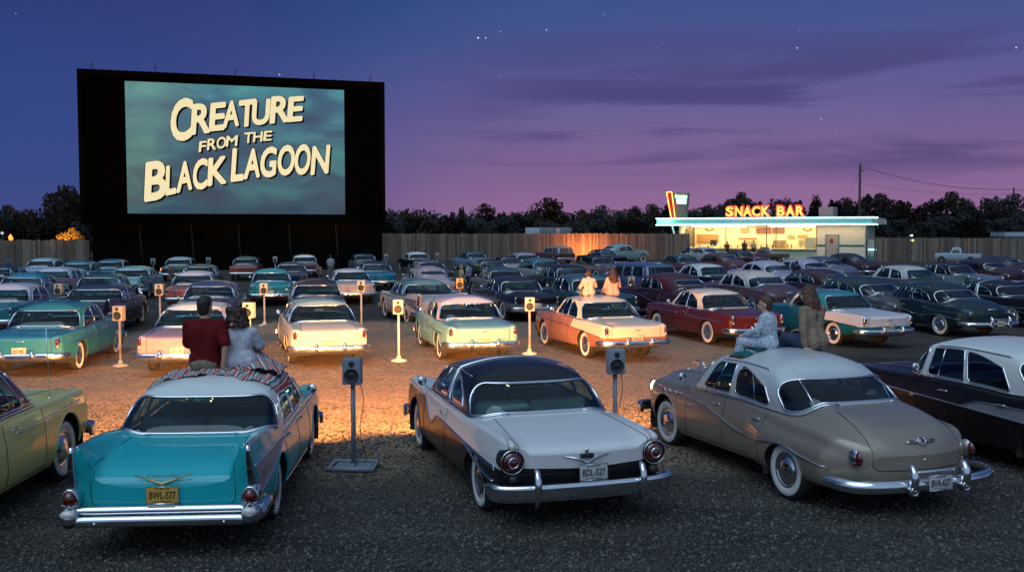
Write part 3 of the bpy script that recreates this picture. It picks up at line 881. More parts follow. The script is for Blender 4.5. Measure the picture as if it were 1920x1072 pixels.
    for k in range(6):
        z = .52 + .045 * k; gr.tube([(sx * .52, sh.D(sx * .52, sh.yf, z)[1] + .006, z) for sx in [-1 + i / 6 for i in range(13)]], .009, n=5)
    P.part('grille', gr, ['chrome'], 1)
    return body

def plate_parts(P, x, y, z, lod=1):
    f = P.part('license_plate', MB().box((x, y, z), (.31, .010, .160), bev=.004), ['plate'], lod)
    m = MB(); a, b, yy = .158, .082, y - .004
    m.tube([(x - a, yy, z - b), (x + a, yy, z - b), (x + a, yy, z + b), (x - a, yy, z + b)], .005, n=5, closed=True)
    P.part('plate_frame', m, ['chrome'], lod, sub_of=f)
    P.plate_at = (x, y - .0065, z)
# ---------------------------------------------------------------- kinds of cars
def V2(*a): return list(a)
PROTOS = {}

def glass_std(kind):
    if kind == 'wrap':
        return [dict(name='rear_window', t=(0, .9), v=(.10, .90), rc=.35, hr=.35, lo=.12, tr=.014), dict(name='side_window', t=(1.08, 1.52), v=(.10, .90), rc=.08, hr=.2, slope=.3), dict(name='side_window', t=(1.56, 1.98), v=(.10, .92), rc=.04, hr=.1), dict(name='windshield', t=(2.04, 3), v=(.08, .90), rc=.12, hr=.2, tr=.013)]
    if kind == 'sedan':
        return [dict(name='rear_window', t=(0, .84), v=(.10, .91), rc=.35, hr=.42, lo=.10, tr=.014),
                dict(name='side_window', t=(1.04, 1.50), v=(.10, .90), rc=.10, hr=.25, slope=.35),
                dict(name='side_window', t=(1.54, 1.985), v=(.10, .91), rc=.05, hr=.12),
                dict(name='windshield', t=(2.07, 3), v=(.10, .90), rc=.15, hr=.22, tr=.013)]
    if kind == 'hardtop':
        return [dict(name='rear_window', t=(0, .88), v=(.08, .91), rc=.35, hr=.45, lo=.08, tr=.015),
                dict(name='side_window', t=(1.08, 1.50), v=(.10, .91), rc=.16, hr=.3, slope=.45),
                dict(name='side_window', t=(1.512, 1.985), v=(.10, .93), rc=.05, hr=.12),
                dict(name='windshield', t=(2.06, 3), v=(.10, .90), rc=.15, hr=.22, tr=.013)]
    if kind == 'round':
        return [dict(name='rear_window', t=(0, .45), v=(.30, .84), rc=.35, hr=.5, lo=.4, tr=.014),
                dict(name='side_window', t=(1.10, 1.52), v=(.12, .84), rc=.3, hr=.4, slope=.35, lo=.1),
                dict(name='side_window', t=(1.58, 1.97), v=(.12, .86), rc=.12, hr=.25),
                dict(name='windshield', t=(2.14, 3), v=(.12, .86), rc=.2, hr=.3, tr=.013)]

def rear_furniture(P, bz=.47, bw=.94, by=None, guards=(.33,), gh_=.22, bh=.16, plate_z=.60, emblem='bird'):
    sh = P.shape; y = by if by is not None else sh.yr - .10
    P.bump_y = y
    path = bumper_path(sh, y, bw, .42, bz)
    P.part('rear_bumper', bumper_mb(path, bh, .05), ['chrome'], 0)
    for gx in guards:
        for sg in (-1, 1): P.part('bumper_guard', guard_mb(sg * gx, y, bz + .02, gh_), ['chrome'], 1)
    plate_parts(P, 0, sh.rear_y(0, plate_z) - .02, plate_z)
    m = MB()
    if emblem == 'bird':
        z = plate_z + .20; yy = sh.rear_y(0, z) - .008
        m.tube([(-.13, yy, z + .012), (-.04, yy - .004, z + .006), (0, yy - .012, z - .012), (.04, yy - .004, z + .006), (.13, yy, z + .012)], [.004, .010, .014, .010, .004], n=6, sx=1.0)
        P.part('emblem', m, ['chrome'], 1)

# ---- boxy mid-fifties sedan / hardtop
def make_mid(name, kind, two=None, paintfn=None, **kw):
    sh = CarShape(yr=-2.70, yf=2.26, wb=2.92,
        W=V2((-2.70, .885), (-2.2, .925), (-1, .945), (0, .945), (1.2, .94), (2.26, .885)),
        zb=V2((-2.7, .43), (-2.1, .36), (-1.4, .28), (1.4, .26), (1.9, .32), (2.26, .40)),
        zs=V2((-2.7, .925), (-2.3, .94), (-1.4, .955), (-.9, .94), (-.5, .965), (.6, .985), (1.4, .97), (2.0, .955), (2.26, .93)),
        zc=V2((-2.7, .875), (-2.45, .925), (-1.9, .985), (-1.4, 1.01), (0, 1.0), (.9, 1.03), (1.5, 1.0), (2.1, .93), (2.26, .86)),
        zt=kw.get('zt', V2((-2.7, .70), (-1.0, .76), (-.5, .74), (2.26, .78))),
        r=V2((-2.7, .07), (0, .065), (2.2, .10)), a=V2((-2.7, .78), (-1.6, .6), (0, .4), (1, .6), (2.2, .7)),
        bow_r=.10, tilt_r=-.04, tilt_f=-.06, ra_r=.40, rz_r=.36, ra_f=.42, rz_f=.42,
        gh=dict(belt=dict(W=.86, yre=-1.52, yrc=-1.05, yfc=.50, yfe=.98, pw=.60, taper=.03), roof=dict(W=.70, yre=-1.02, yrc=-.72, yfc=.22, yfe=.44, pw=.55, taper=.02) if kind == 'sedan' else dict(W=.74, yre=-1.02, yrc=-.72, yfc=.44, yfe=.60, pw=.50, taper=.0) if kind == 'wrap' else dict(W=.64, yre=-.92, yrc=-.60, yfc=.22, yfe=.44, pw=.55, taper=.02),
                ze=V2((-1.1, 1.385), (0, 1.43), (.5, 1.40)), zt=1.545 if kind != 'hardtop' else 1.51, wins=glass_std(kind), bars=[1.86], barlean=-.02))
    P = Proto(name, sh)
    std_parts(P, dict(paintfn=paintfn, doors=[-1.0, -.10, .80] if kind != 'hardtop' else [-.42, .80], handles=[-.82, .12] if kind != 'hardtop' else [-.22], trunk_x=.66, trunk_z=.50))
    rear_furniture(P)
    # tail lights at the fender ends
    for sg in (-1, 1):
        x = .80; z = .775; y = sh.rear_y(x, z)
        M = Matrix.Translation((sg * x, y - .005, z)) @ Matrix.Diagonal((.052, .06, .125, 1))
        t = P.part('tail_light', MB().ball((0, 0, 0), 1, n=16, M=M), ['chrome'], 0)
        M2 = Matrix.Translation((sg * x, y - .03, z + .022)) @ Matrix.Diagonal((.040, .052, .075, 1))
        P.part('lens', MB().ball((0, 0, 0), 1, n=14, M=M2), ['tail'], 0, sub_of=t)
        M3 = Matrix.Translation((sg * x, y - .032, z - .085)) @ Matrix.Diagonal((.032, .04, .026, 1))
        P.part('reverse_lens', MB().ball((0, 0, 0), 1, n=12, M=M3), ['clear'], 1, sub_of=t)
    for sg in (-1, 1):
        if kw.get('trim', 1) == 1:      # spear on the front fender and a short strip on the rear
            P.part('side_trim', MB().tube(P.side_path([(.15, .80), (1.9, .84)], sg, .004), .011, n=6), ['chrome'], 1)
            P.part('side_trim', MB().tube(P.side_path([(-2.3, .70), (-.35, .76)], sg, .004), [.004 + .012 * min(1, i / 12) for i in range(41)], n=6), ['chrome'], 1)
            P.part('side_trim', MB().tube(P.side_line_v(-.35, .76, .955, sg, .005, lean=-.10), .010, n=6), ['chrome'], 1)
        elif kw.get('trim') == 3:
            lo_, hi_ = [(-2.5, .60), (-.6, .68), (-.2, .70)], [(-2.5, .80), (-.6, .80), (-.45, .79), (-.2, .705)]
            P.part('side_panel', P.side_patch(lo_, hi_, sg, .005), ['ribbed'], 1); P.part('side_trim', MB().tube(P.side_path(hi_, sg, .006), .010, n=6), ['chrome'], 1)
            P.part('side_trim', MB().tube(P.side_path(lo_ + [(2.15, .80)], sg, .006, n=60), .012, n=6), ['chrome'], 1)
        elif kw.get('trim') == 2:       # long colour-break moulding
            P.part('side_trim', MB().tube(P.side_path([(y, sh.zt(y)) for y in [-2.6 + 4.8 * i / 20 for i in range(21)]], sg, .004), .011, n=6), ['chrome'], 1)
            P.part('side_trim', MB().tube(P.side_line_v(-.62, .74, .945, sg, .005, lean=-.14), .009, n=6), ['chrome'], 1)
    PROTOS[name] = P
    return P
make_mid('sedan', 'sedan')
make_mid('wrap_sedan', 'wrap', trim=3)
n1_ = NL + NU
def two_rear(y, j, x):          # upper colour on the rear quarter and trunk, third colour in front
    if j >= NL and y < -.62 - .14 * max(0, (j - NL) / (NU + NS)): return 1
    return 0
make_mid('two_tone_hardtop', 'hardtop', paintfn=two_rear, trim=2, zt=V2((-2.7, .62), (-1.0, .72), (-.5, .74), (2.26, .82)))
make_mid('hardtop', 'hardtop', trim=1)
make_mid('two_tone_sedan', 'sedan', paintfn=lambda y, j, x: 1 if j >= NL else 0, trim=2, zt=V2((-2.7, .66), (-1.0, .72), (-.5, .76), (2.26, .84)))

# ---- finned turquoise sedan
def make_fin():
    sh = CarShape(yr=-2.80, yf=2.30, wb=2.92, RE=.05, itop=.3,
        W=V2((-2.80, .915), (-2.2, .94), (-1, .95), (0, .95), (1.3, .95), (2.3, .90)),
        zb=V2((-2.8, .42), (-2.1, .36), (-1.4, .28), (1.4, .26), (1.9, .32), (2.3, .42)),
        zs=V2((-2.8, 1.13), (-2.4, 1.12), (-1.6, 1.05), (-1.0, .95), (-.5, .95), (.6, .985), (1.4, .985), (2.0, .985), (2.3, .96)),
        zc=V2((-2.8, .74), (-2.77, .79), (-2.70, .84), (-2.55, .89), (-2.2, .95), (-1.6, 1.0), (-1.4, 1.01), (0, 1.0), (.9, 1.03), (1.5, 1.0), (2.1, .92), (2.3, .84)),
        zt=V2((-2.8, .70), (-1.0, .76), (-.5, .74), (2.3, .78)), tum=V2((-2.8, .10), (-1.4, .08), (0, .06)),
        r=V2((-2.8, .022), (-1.8, .03), (-.8, .06), (0, .065), (2.2, .09)), a=V2((-2.8, .80), (-1.8, .70), (0, .4), (1, .6), (2.2, .7)),
        bow_r=.05, tilt_r=-.02, tilt_f=-.05, fin_out=.10, ra_r=.42, rz_r=.40, ra_f=.44, rz_f=.43,
        gh=dict(belt=dict(W=.895, yre=-1.66, yrc=-1.12, yfc=.48, yfe=.98, pw=.55, taper=.02), roof=dict(W=.715, yre=-1.08, yrc=-.78, yfc=.22, yfe=.44, pw=.52, taper=.01),
                ze=V2((-1.1, 1.365), (0, 1.415), (.5, 1.39)), zt=1.525, bulge=.035,
                wins=[dict(name='rear_window', t=(0, .93), v=(.07, .91), rc=.42, hr=.62, lo=.04, tr=.015),
                      dict(name='side_window', t=(1.10, 1.50), v=(.12, .90), rc=.08, hr=.2, slope=.25),
                      dict(name='side_window', t=(1.55, 1.97), v=(.12, .92), rc=.06, hr=.15),
                      dict(name='windshield', t=(2.10, 3), v=(.10, .88), rc=.18, hr=.25, tr=.013)], bars=[1.22, 1.86], barlean=-.01))
    P = Proto('fin_sedan', sh)
    std_parts(P, dict(doors=[-1.05, -.12, .82], handles=[-.86, .08], trunk_x=.70, trunk_z=.53, mirrors=[1], mirror_y=.30, head_x=.76, head_z=.76))
    # two-storey bumper between round pods
    y = sh.yr - .06; P.bump_y = y
    up = [(x, y + .02, .515) for x in [-.84 + 1.68 * i / 20 for i in range(21)]]
    P.part('rear_bumper', bumper_mb(up, .085, .06, face=[(-.5, .2), (-.4, .9), (0, 1.1), (.4, .7), (.5, .1)]), ['chrome'], 0)
    lo = [(x, y - .01, .41) for x in [-.86 + 1.72 * i / 20 for i in range(21)]]
    m = bumper_mb(lo, .115, .07, face=[(-.5, .1), (-.4, .8), (-.1, 1.05), (.25, 1.0), (.45, .8), (.5, .2)])
    for sg in (-1, 1):
        m.tube([(sg * .76, y + .01, .41), (sg * .86, y + .03, .42), (sg * .925, y + .15, .44), (sg * .955, y + .42, .46), (sg * .955, y + .62, .46)], [.06, .085, .08, .06, .03], n=12)
    m.box((0, y + .1, .46), (1.7, .08, .12))
    bp = P.part('rear_bumper', m, ['chrome'], 0)
    for x in (-.62, .62): P.part('bolt', MB().ball((x, y - .083, .40), .016, n=8), ['chrome'], 2, sub_of=bp)
    P.part('trunk_pull', MB().tube([(-.13, y - .035, .575), (.13, y - .035, .575)], .012, n=6), ['chrome'], 2)
    for sg in (-1, 1):
        x = .875
        # fin end cap
        fin = MB()
        pts = []; rr_ = []
        for i in range(9):
            z = lerp(1.14, .70, i / 8); yy = sh.D(x, sh.yr, z)[1]
            pts.append((sg * (lerp(.845, .87, i / 8)), yy - .004, z)); rr_.append(lerp(.026, .046, i / 8))
        fin.tube(pts, rr_, n=10)
        t = P.part('fin_trim', fin, ['chrome'], 0)
        ins = MB()
        for a_, b_ in ((1.08, .92), (.90, .72)):
            ins.grid([[(sg * (lerp(.845, .87, (1.14 - z) / .44) + dx * lerp(.016, .03, (1.14 - z) / .44)), sh.D(x, sh.yr, z)[1] - lerp(.032, .052, (1.14 - z) / .44) , z) for dx in (-1, 0, 1)] for z in (a_, (a_ + b_) / 2, b_)])
        P.part('insert', ins, ['black'], 1, sub_of=t)
        # top edge of the fin
        P.part('fin_edge', MB().tube([sh.D(sg * (sh.side_x(yy, sh.dims(yy)[2] - .001) ), yy, sh.dims(yy)[2] + .004) for yy in [-2.78 + 1.5 * i / 20 for i in range(21)]], [.012 - .006 * i / 20 for i in range(21)], n=6), ['chrome'], 1)
        # red lens with hooded bezel
        c = (sg * .865, y + .02, .635)
        bz = MB()
        arc = [(c[0] + .078 * math.cos(a), c[1] - .05, c[2] - .035 + (.125 * math.sin(a))) for a in [PI * i / 16 for i in range(17)]]
        bz.tube(arc + [(c[0] - .078, c[1] - .05, c[2] - .06), (c[0], c[1] - .055, c[2] - .075), (c[0] + .078, c[1] - .05, c[2] - .06)], .013, n=8, closed=True)
        M = Matrix.Translation((c[0], c[1] + .06, c[2] + .0)) @ Matrix.Diagonal((.092, .15, .115, 1))
        bz.ball((0, 0, 0), 1, n=16, M=M)
        t = P.part('tail_light', bz, ['chrome'], 0)
        M = Matrix.Translation((c[0], c[1] - .045, c[2] - .0)) @ Matrix.Diagonal((.066, .062, .080, 1))
        P.part('lens', MB().ball((0, 0, 0), 1, n=16, M=M), ['tail'], 0, sub_of=t)
        # round pod: oval reverse lamp above a dark exhaust-like port
        pod = MB(); M = Matrix.Translation((sg * .865, y + .02, .455)) @ Matrix.Diagonal((.105, .15, .115, 1))
        pod.ball((0, 0, 0), 1, n=18, M=M)
        pp = P.part('bumper_pod', pod, ['chrome'], 0)
        M = Matrix.Translation((sg * .865, y - .085, .495)) @ Matrix.Diagonal((.078, .045, .048, 1))
        P.part('reverse_lens', MB().ball((0, 0, 0), 1, n=14, M=M), ['clear'], 1, sub_of=pp)
        M = Matrix.Translation((sg * .865, y - .075, .405)) @ Matrix.Diagonal((.062, .05, .045, 1))
        P.part('port', MB().ball((0, 0, 0), 1, n=14, M=M), ['black'], 1, sub_of=pp)
        # silver wedge on the rear quarter and its mouldings
        hi = [(-2.74, .91), (-1.8, .91), (-1.0, .87)]; lo_ = [(-2.74, .60), (-2.2, .67), (-1.5, .785), (-1.0, .862)]
        P.part('side_panel', P.side_patch(lo_, hi, sg, .005, n=40), ['ribbed'], 1)
        P.part('side_trim', MB().tube(P.side_path(hi, sg, .006), .010, n=6), ['chrome'], 1)
        P.part('side_trim', MB().tube(P.side_path(lo_ + [(-.6, .875), (2.2, .90)], sg, .006, n=70), .011, n=6), ['chrome'], 1)
        P.part('side_trim', MB().tube(P.side_path([(-.95, .21 + .08), (.95, .27)], sg, .006), .010, n=6), ['chrome'], 1)
        vs, fs = text_geo('Bel Air', .105, shear=.4, off=.001)
        zc_ = .79; yc_ = -2.40; xx = sh.side_x(yc_, zc_) + .014
        Mt = Matrix.Translation((sg * xx, yc_, zc_)) @ Matrix.Rotation(PI / 2 * sg, 4, 'Z') @ Matrix.Rotation(PI / 2, 4, 'X') @ Matrix.Rotation(R(5), 4, 'Z')
        P.part('script', MB().add(vs, fs, M=Mt, smooth=False), ['gold'], 2)
    plate_parts(P, 0, sh.rear_y(0, .64) - .014, .645)
    yy = sh.rear_y(0, .8)
    m = MB()
    m.tube([(-.27, sh.rear_y(0, .80) - .002, .845), (0, sh.rear_y(0, .75) - .014, .755), (.27, sh.rear_y(0, .80) - .002, .845)], [.006, .013, .006], n=6)
    P.part('emblem', m, ['gold'], 1)
    vs, fs = text_geo('Chevrolet', .062, ext=.002, shear=.35)
    Mt = Matrix.Translation((0, sh.rear_y(0, .83) - .010, .832)) @ Matrix.Rotation(PI / 2, 4, 'X')
    Mt = Mt @ Matrix.Diagonal((1.25, 1, 1, 1))
    P.part('script', MB().add(vs, fs, M=Mt, smooth=False), ['gold'], 2)
    P.part('lock', MB().ball((0, sh.rear_y(0, .735) - .004, .738), .016, .01, .016), ['chrome'], 2)
    # tops of the mouldings round the trunk
    PROTOS['fin_sedan'] = P
make_fin()

# ---- black and white coupe with round lamps
def make_crown():
    def pf(y, j, x):
        if y <= sh.yr + .02 and j < NL + 2: return 0
        return 1 if j >= NL else 0
    sh = CarShape(yr=-2.78, yf=2.30, wb=2.93, ax=(-1.76, 1.50),
        W=V2((-2.78, .90), (-2.2, .935), (-1, .95), (0, .95), (1.2, .945), (2.3, .89)),
        zb=V2((-2.78, .40), (-2.1, .34), (-1.4, .27), (1.4, .26), (1.9, .32), (2.3, .42)),
        zs=V2((-2.78, .96), (-2.4, .975), (-1.8, .975), (-1.2, .955), (-.5, .965), (.6, .985), (1.4, .985), (2.0, .985), (2.3, .95)),
        zc=V2((-2.78, .865), (-2.6, .91), (-2.2, .965), (-1.6, 1.01), (-1.4, 1.02), (0, 1.0), (.9, 1.03), (1.5, 1.0), (2.1, .92), (2.3, .84)),
        zt=V2((-2.78, .665), (-2.2, .68), (-1.0, .72), (.05, .755), (.35, .62), (.62, .78), (1.0, .90), (2.3, .93)),
        r=V2((-2.78, .05), (-.8, .06), (2.2, .09)), a=V2((-2.78, .80), (-1.8, .68), (0, .4), (1, .6), (2.2, .7)),
        bow_r=.10, tilt_r=-.10, tilt_f=-.05, ra_r=.40, rz_r=.33, ra_f=.42, rz_f=.42,
        gh=dict(belt=dict(W=.875, yre=-1.56, yrc=-1.08, yfc=.48, yfe=.96, pw=.55, taper=.02), roof=dict(W=.69, yre=-1.10, yrc=-.66, yfc=.20, yfe=.42, pw=.60, taper=.01),
                ze=V2((-1.2, 1.345), (0, 1.40), (.5, 1.375)), zt=1.515, bulge=.03, zdrop=.12,
                roofmat=lambda t, j, NB: 2 if t > 1.50 and j >= 10 else 0,
                wins=[dict(name='rear_window', t=(0, .86), v=(.08, .90), rc=.42, hr=.62, lo=.03, tr=.018),
                      dict(name='side_window', t=(1.06, 1.47), v=(.12, .90), rc=.10, hr=.35, slope=.55),
                      dict(name='side_window', t=(1.56, 1.97), v=(.12, .92), rc=.06, hr=.15),
                      dict(name='windshield', t=(2.10, 3), v=(.10, .88), rc=.18, hr=.25, tr=.013)], bars=[1.86], barlean=-.01))
    P = Proto('crown_coupe', sh)
    std_parts(P, dict(paintfn=pf, doors=[-.40, .82], handles=[-.22], trunk_x=.73, trunk_z=.655, mirrors=[-1], mirror_y=.22, head_z=.80))
    P.parts = [q for q in P.parts]
    # chrome band over the roof
    for t in (1.49, 1.55):
        arc = [sh.gh_pt(t, v, .006) for v in (0.02, .25, .5, .75, .95)] + [sh.dome_pt(t, k / 10) + Vector((0, 0, .006)) for k in range(0, 10)]
        full = [(-q.x, q.y, q.z) for q in arc] + [(0, sh.dome_pt(t, 1).y, sh.dome_pt(t, 1).z + .006)] + [(q.x, q.y, q.z) for q in arc[::-1]]
        P.part('roof_band', MB().tube(full, .014 if t < 1.5 else .008, n=8), ['chrome'], 1)
    # bumper
    y = sh.yr - .13; P.bump_y = y
    path = bumper_path(sh, y, .985, .26, .455, pw=.42)
    path = [(q[0], q[1] + .05 * (q[0] / .9) ** 2, q[2]) for q in path]
    b_ = P.part('rear_bumper', bumper_mb(path, .19, .055, face=[(-.5, .1), (-.42, .75), (-.2, 1.0), (.05, .92), (.25, 1.05), (.42, .95), (.5, .2)]), ['chrome'], 0)
    for x in (-.80, -.25, .10, .80): P.part('bolt', MB().ball((x, y - .045 + .05 * (x / .9) ** 2, .45), .014, n=8), ['dark'], 2, sub_of=b_)
    for sg in (-1, 1): P.part('bumper_guard', guard_mb(sg * .585, y + .03, .50, .36, .042), ['chrome'], 1)
    for sg in (-1, 1):
        x, z = .80, .765; yy = sh.rear_y(x, z)
        M = Matrix.Translation((sg * x, yy, z)) @ Matrix.Rotation(PI / 2, 4, 'X')
        t = P.part('tail_light', MB().lathe([(.125, -.14), (.132, .01), (.128, .045), (.112, .055), (.108, .035)], n=28, M=M), ['body'], 0)
        P.part('lens', MB().lathe([(.110, .040), (.095, .065), (.06, .085), (.055, .082)], n=28, M=M).lathe([(.045, .088), (.02, .1), (1e-4, .102)], n=20, M=M), ['tail'], 0, sub_of=t)
        P.part('lens_ring', MB().lathe([(.060, .075), (.058, .095), (.048, .097), (.045, .085)], n=24, M=M).lathe([(.118, .05), (.122, .058), (.128, .05)], n=28, M=M), ['chrome'], 1, sub_of=t)
        h = MB(); h.tube([(sg * x, yy - .055, z + .13), (sg * x, yy - .03, z + .16), (sg * x, yy + .08, z + .19), (sg * x, yy + .25, z + .195)], [.034, .045, .034, .006], n=10)
        P.part('reverse_lens', h, ['clear'], 1, sub_of=t)
        P.part('lamp_post', MB().tube([(sg * .79, yy - .02, .62), (sg * .79, yy - .05, .55)], [.045, .06], n=12), ['black'], 1)
        # side mouldings: triple wave that dips behind the front fender
        for dz in (0, -.018, -.036):
            P.part('side_trim', MB().tube(P.side_path([(yy_, sh.zt(yy_) + dz * sstep(.9, -.2, yy_)) for yy_ in [-2.55 + 4.75 * i / 40 for i in range(41)]], sg, .004, n=90), .006, n=5), ['chrome'], 1)
        P.part('skirt_trim', MB().tube(P.side_path([(-2.5, .50), (-2.1, .54), (-1.7, .62), (-1.3, .70), (-1.1, .71)], sg, .008), .013, n=6), ['chrome'], 1)
    plate_parts(P, .06, y + .045, .625)
    z = .76; yy = sh.rear_y(0, z) - .012
    m = MB(); m.tube([(-.25, yy + .006, z + .04), (-.07, yy - .008, z + .0), (0, yy - .02, z - .035), (.07, yy - .008, z + .0), (.25, yy + .006, z + .04)], [.004, .013, .019, .013, .004], n=8)
    e = P.part('emblem', m, ['chrome'], 1)
    P.part('badge', MB().box((0, yy - .008, z + .035), (.15, .03, .05), bev=.012), ['black'], 2, sub_of=e)
    P.part('lock', MB().ball((0, sh.rear_y(0, .845) - .006, .85), .024, .014, .024), ['chrome'], 2)
    P.part('parcel', MB().box((-.36, -1.28, 1.045), (.46, .16, .07), bev=.03, rz=.12), ['cloth'], 2)
    PROTOS['crown_coupe'] = P
make_crown()

# ---- rounded older sedan (pontoon rear fenders, swelling trunk)
def make_round(name='round_sedan', wins=None, high=0.0, chrome=True, big=True):
    def bump(y, t):
        f = sstep(-2.62, -2.3, y) * sstep(-.55, -1.15, y) if y < -1 else sstep(-.55, -1.15, y)
        return .085 * f * (1 - sstep(.62, .92, t)) - .03 * sstep(-.2, -1.6, y) * sstep(.80, 1.0, t)
    sh = CarShape(yr=-2.74, yf=2.45, wb=3.08, RE=.30, RF=.25, bump=bump,
        W=V2((-2.74, .86), (-2.3, .93), (-1.6, .95), (-1, .93), (0, .925), (1.2, .945), (2.0, .92), (2.45, .82)),
        zb=V2((-2.74, .33), (-2.1, .33), (-1.4, .30), (1.4, .27), (1.9, .34), (2.45, .46)),
        zs=V2((-2.74, .84), (-2.5, .89), (-2.1, .93), (-1.5, .95), (-.9, .97), (-.4, 1.0), (.6, 1.0), (1.4, .985), (2.0, .95), (2.45, .88)),
        zc=V2((-2.74, .865), (-2.6, .92), (-2.4, .99), (-2.0, 1.08), (-1.5, 1.12), (0, 1.05), (.9, 1.09), (1.5, 1.08), (2.1, 1.0), (2.45, .84)),
        zt=V2((-2.74, .52), (-1.9, .55), (-1.4, .60), (-.7, .66), (.2, .74), (2.3, .88)),
        r=V2((-2.74, .13), (-1.6, .12), (-.6, .07), (.4, .07), (1.4, .13), (2.4, .16)), a=V2((-2.74, .60), (-1.8, .62), (0, .4), (1, .50), (2.2, .5)), crown=V2((-2.74, .0), (-2.5, .0), (-1.5, .02), (0, 0), (1.2, .05), (2.2, .05)),
        tum=V2((-2.7, .09), (0, .07)),
        bow_r=.26, tilt_r=.0, tilt_f=.05, bow_f=.3, itop=.5, ra_r=.40, rz_r=.33, ra_f=.43, rz_f=.43,
        gh=dict(belt=dict(W=.87, yre=-1.76, yrc=-1.12, yfc=.58, yfe=1.0, pw=.66, taper=.07), roof=dict(W=.71, yre=-1.12, yrc=-.72, yfc=.26, yfe=.50, pw=.66, taper=.02),
                ze=V2((-1.2, 1.41), (-.3, 1.47), (.5, 1.44)), zt=1.61, bulge=.05, zdrop=.14, ebulge=1.2,
                wins=wins or [dict(name='rear_window', t=(0, .88), v=(.10, .80), rc=.45, hr=.55, lo=.05, tr=.015),
                      dict(name='side_window', t=(1.04, 1.50), v=(.12, .88), rc=.20, hr=.5, slope=.45),
                      dict(name='side_window', t=(1.57, 1.96), v=(.12, .90), rc=.08, hr=.2),
                      dict(name='windshield', t=(2.12, 3), v=(.12, .86), rc=.2, hr=.3, tr=.013)], bars=[1.24, 1.82], barlean=.0))
    P = Proto(name, sh)
    std_parts(P, dict(doors=[-1.0, -.06, .88], handles=[-.84, .10], trunk_x=.60, trunk_z=.56, trunk_gap=.14, mirrors=[-1], mirror_y=.32, head_x=.70, head_z=.78, hood_x=.5))
    y = sh.yr - .13; P.bump_y = y
    path = bumper_path(sh, y, 1.0, .50, .44, pw=.60)
    P.part('rear_bumper', bumper_mb(path, .15, .08, face=[(-.5, .15), (-.4, .7), (-.15, 1.0), (.15, 1.0), (.4, .7), (.5, .15)]), ['chrome'], 0)
    for sg in (-1, 1):
        m = guard_mb(sg * .35, y - .02, .50, .30, .050)
        P.part('bumper_guard', m, ['chrome'], 1)
        P.part('guard_tip', MB().lathe([(.052, -.05), (.055, .02), (.046, .03), (.04, .012), (.02, .03), (1e-4, .034)], n=18, M=Matrix.Translation((sg * .35, y - .10, .405)) @ Matrix.Rotation(PI / 2, 4, 'X')), ['chrome'], 1)
        x, z = .775, .70; yy = sh.rear_y(x, z) + .02
        M = Matrix.Translation((sg * x, yy, z)) @ Matrix.Diagonal((.050, .10, .100, 1))
        t = P.part('tail_light', MB().ball((0, 0, 0), 1, n=18, M=M), ['chrome'], 0)
        M = Matrix.Translation((sg * x, yy - .052, z)) @ Matrix.Diagonal((.038, .078, .084, 1))
        P.part('lens', MB().ball((0, 0, 0), 1, n=16, M=M), ['tail'], 0, sub_of=t)
        # sweeping side moulding
        P.part('side_trim', MB().tube(P.side_path([(-2.45, .56), (-1.95, .60), (-1.5, .66), (-.95, .61), (-.55, .60), (-.2, .66), (.4, .80), (1.2, .865), (2.2, .90)], sg, .004, n=80), [.004 + .011 * min(1, min(i, 80 - i) / 8) for i in range(81)], n=6), ['chrome'], 1)
        if chrome:
            for k in range(4):
                yv = 1.05 + .17 * k; zv = sh.dims(yv)[2] - .155; xv = sh.side_x(yv, zv)
                P.part('porthole', MB().lathe([(.036, -.01), (.038, .012), (.028, .018), (.022, .004), (1e-4, .002)], n=16, M=Matrix.Translation((sg * xv, yv, zv)) @ Matrix.Rotation(PI / 2 * sg, 4, 'Y')), ['chrome'], 1)
            # edge of the pontoon fender
            P.part('fender_crease', MB().tube(P.side_path([(-2.35, .72), (-1.9, .79), (-1.2, .80), (-.75, .74), (-.62, .62)], sg, -.004), .007, n=5), ['body'], 1)
    P.part('bumper_bar', MB().tube([(-.36, y - .03, .575), (-.18, y - .05, .585), (.18, y - .05, .585), (.36, y - .03, .575)], .020, n=8), ['chrome'], 1)
    plate_parts(P, .0, y - .105, .47)
    z = .80; 
    def surf(x): 
        return sh.D(x, sh.yr + .06, z)[1]
    # trunk ornament: find the deck surface by stepping along the centre line
    best = min(((abs(sh.top_z(0, yq) - .855), yq) for yq in [sh.yr + .004 * i for i in range(120)]))
    yo = best[1]; zo = sh.top_z(0, yo)
    M = Matrix.Translation((0, yo - .005, zo)) @ Matrix.Rotation(R(52), 4, 'X')
    e = P.part('emblem', MB().tube([M @ Vector((-.20, 0, 0)), M @ Vector((-.1, 0, .012)), M @ Vector((0, 0, .016)), M @ Vector((.1, 0, .012)), M @ Vector((.20, 0, 0))], [.008, .026, .028, .026, .008], n=10), ['chrome'], 1)
    P.part('badge', MB().lathe([(.052, 0), (.055, .035), (.045, .04), (.038, .032)], n=22, M=M), ['chrome'], 2, sub_of=e)
    P.part('badge_lens', MB().lathe([(.040, .030), (.02, .042), (1e-4, .044)], n=18, M=M).box((-.115, 0, .028), (.12, .018, .02), bev=.006, M=M).box((.115, 0, .028), (.12, .018, .02), bev=.006, M=M), ['tail'], 2, sub_of=e)
    P.part('lock', MB().ball((0, sh.D(0, sh.yr, .66)[1] - .0, .665), .018, .014, .018), ['chrome'], 2)
    if big:
        # divided wrap-round rear window
        for sg in (-1, 1):
            wd = sh.p['gh']['wins'][0]; lo, hi = sh.win_v(wd, .44)
            a, b = sh.gh_pt(.46, lo, .002), sh.gh_pt(.44, hi, .002)
            mid = sh.gh_pt(.45, (lo + hi) / 2, .002)
            P.part('window_bar', MB().tube([(sg * q.x, q.y, q.z) for q in (a, mid, b)], .012, n=6), ['chrome'], 1)
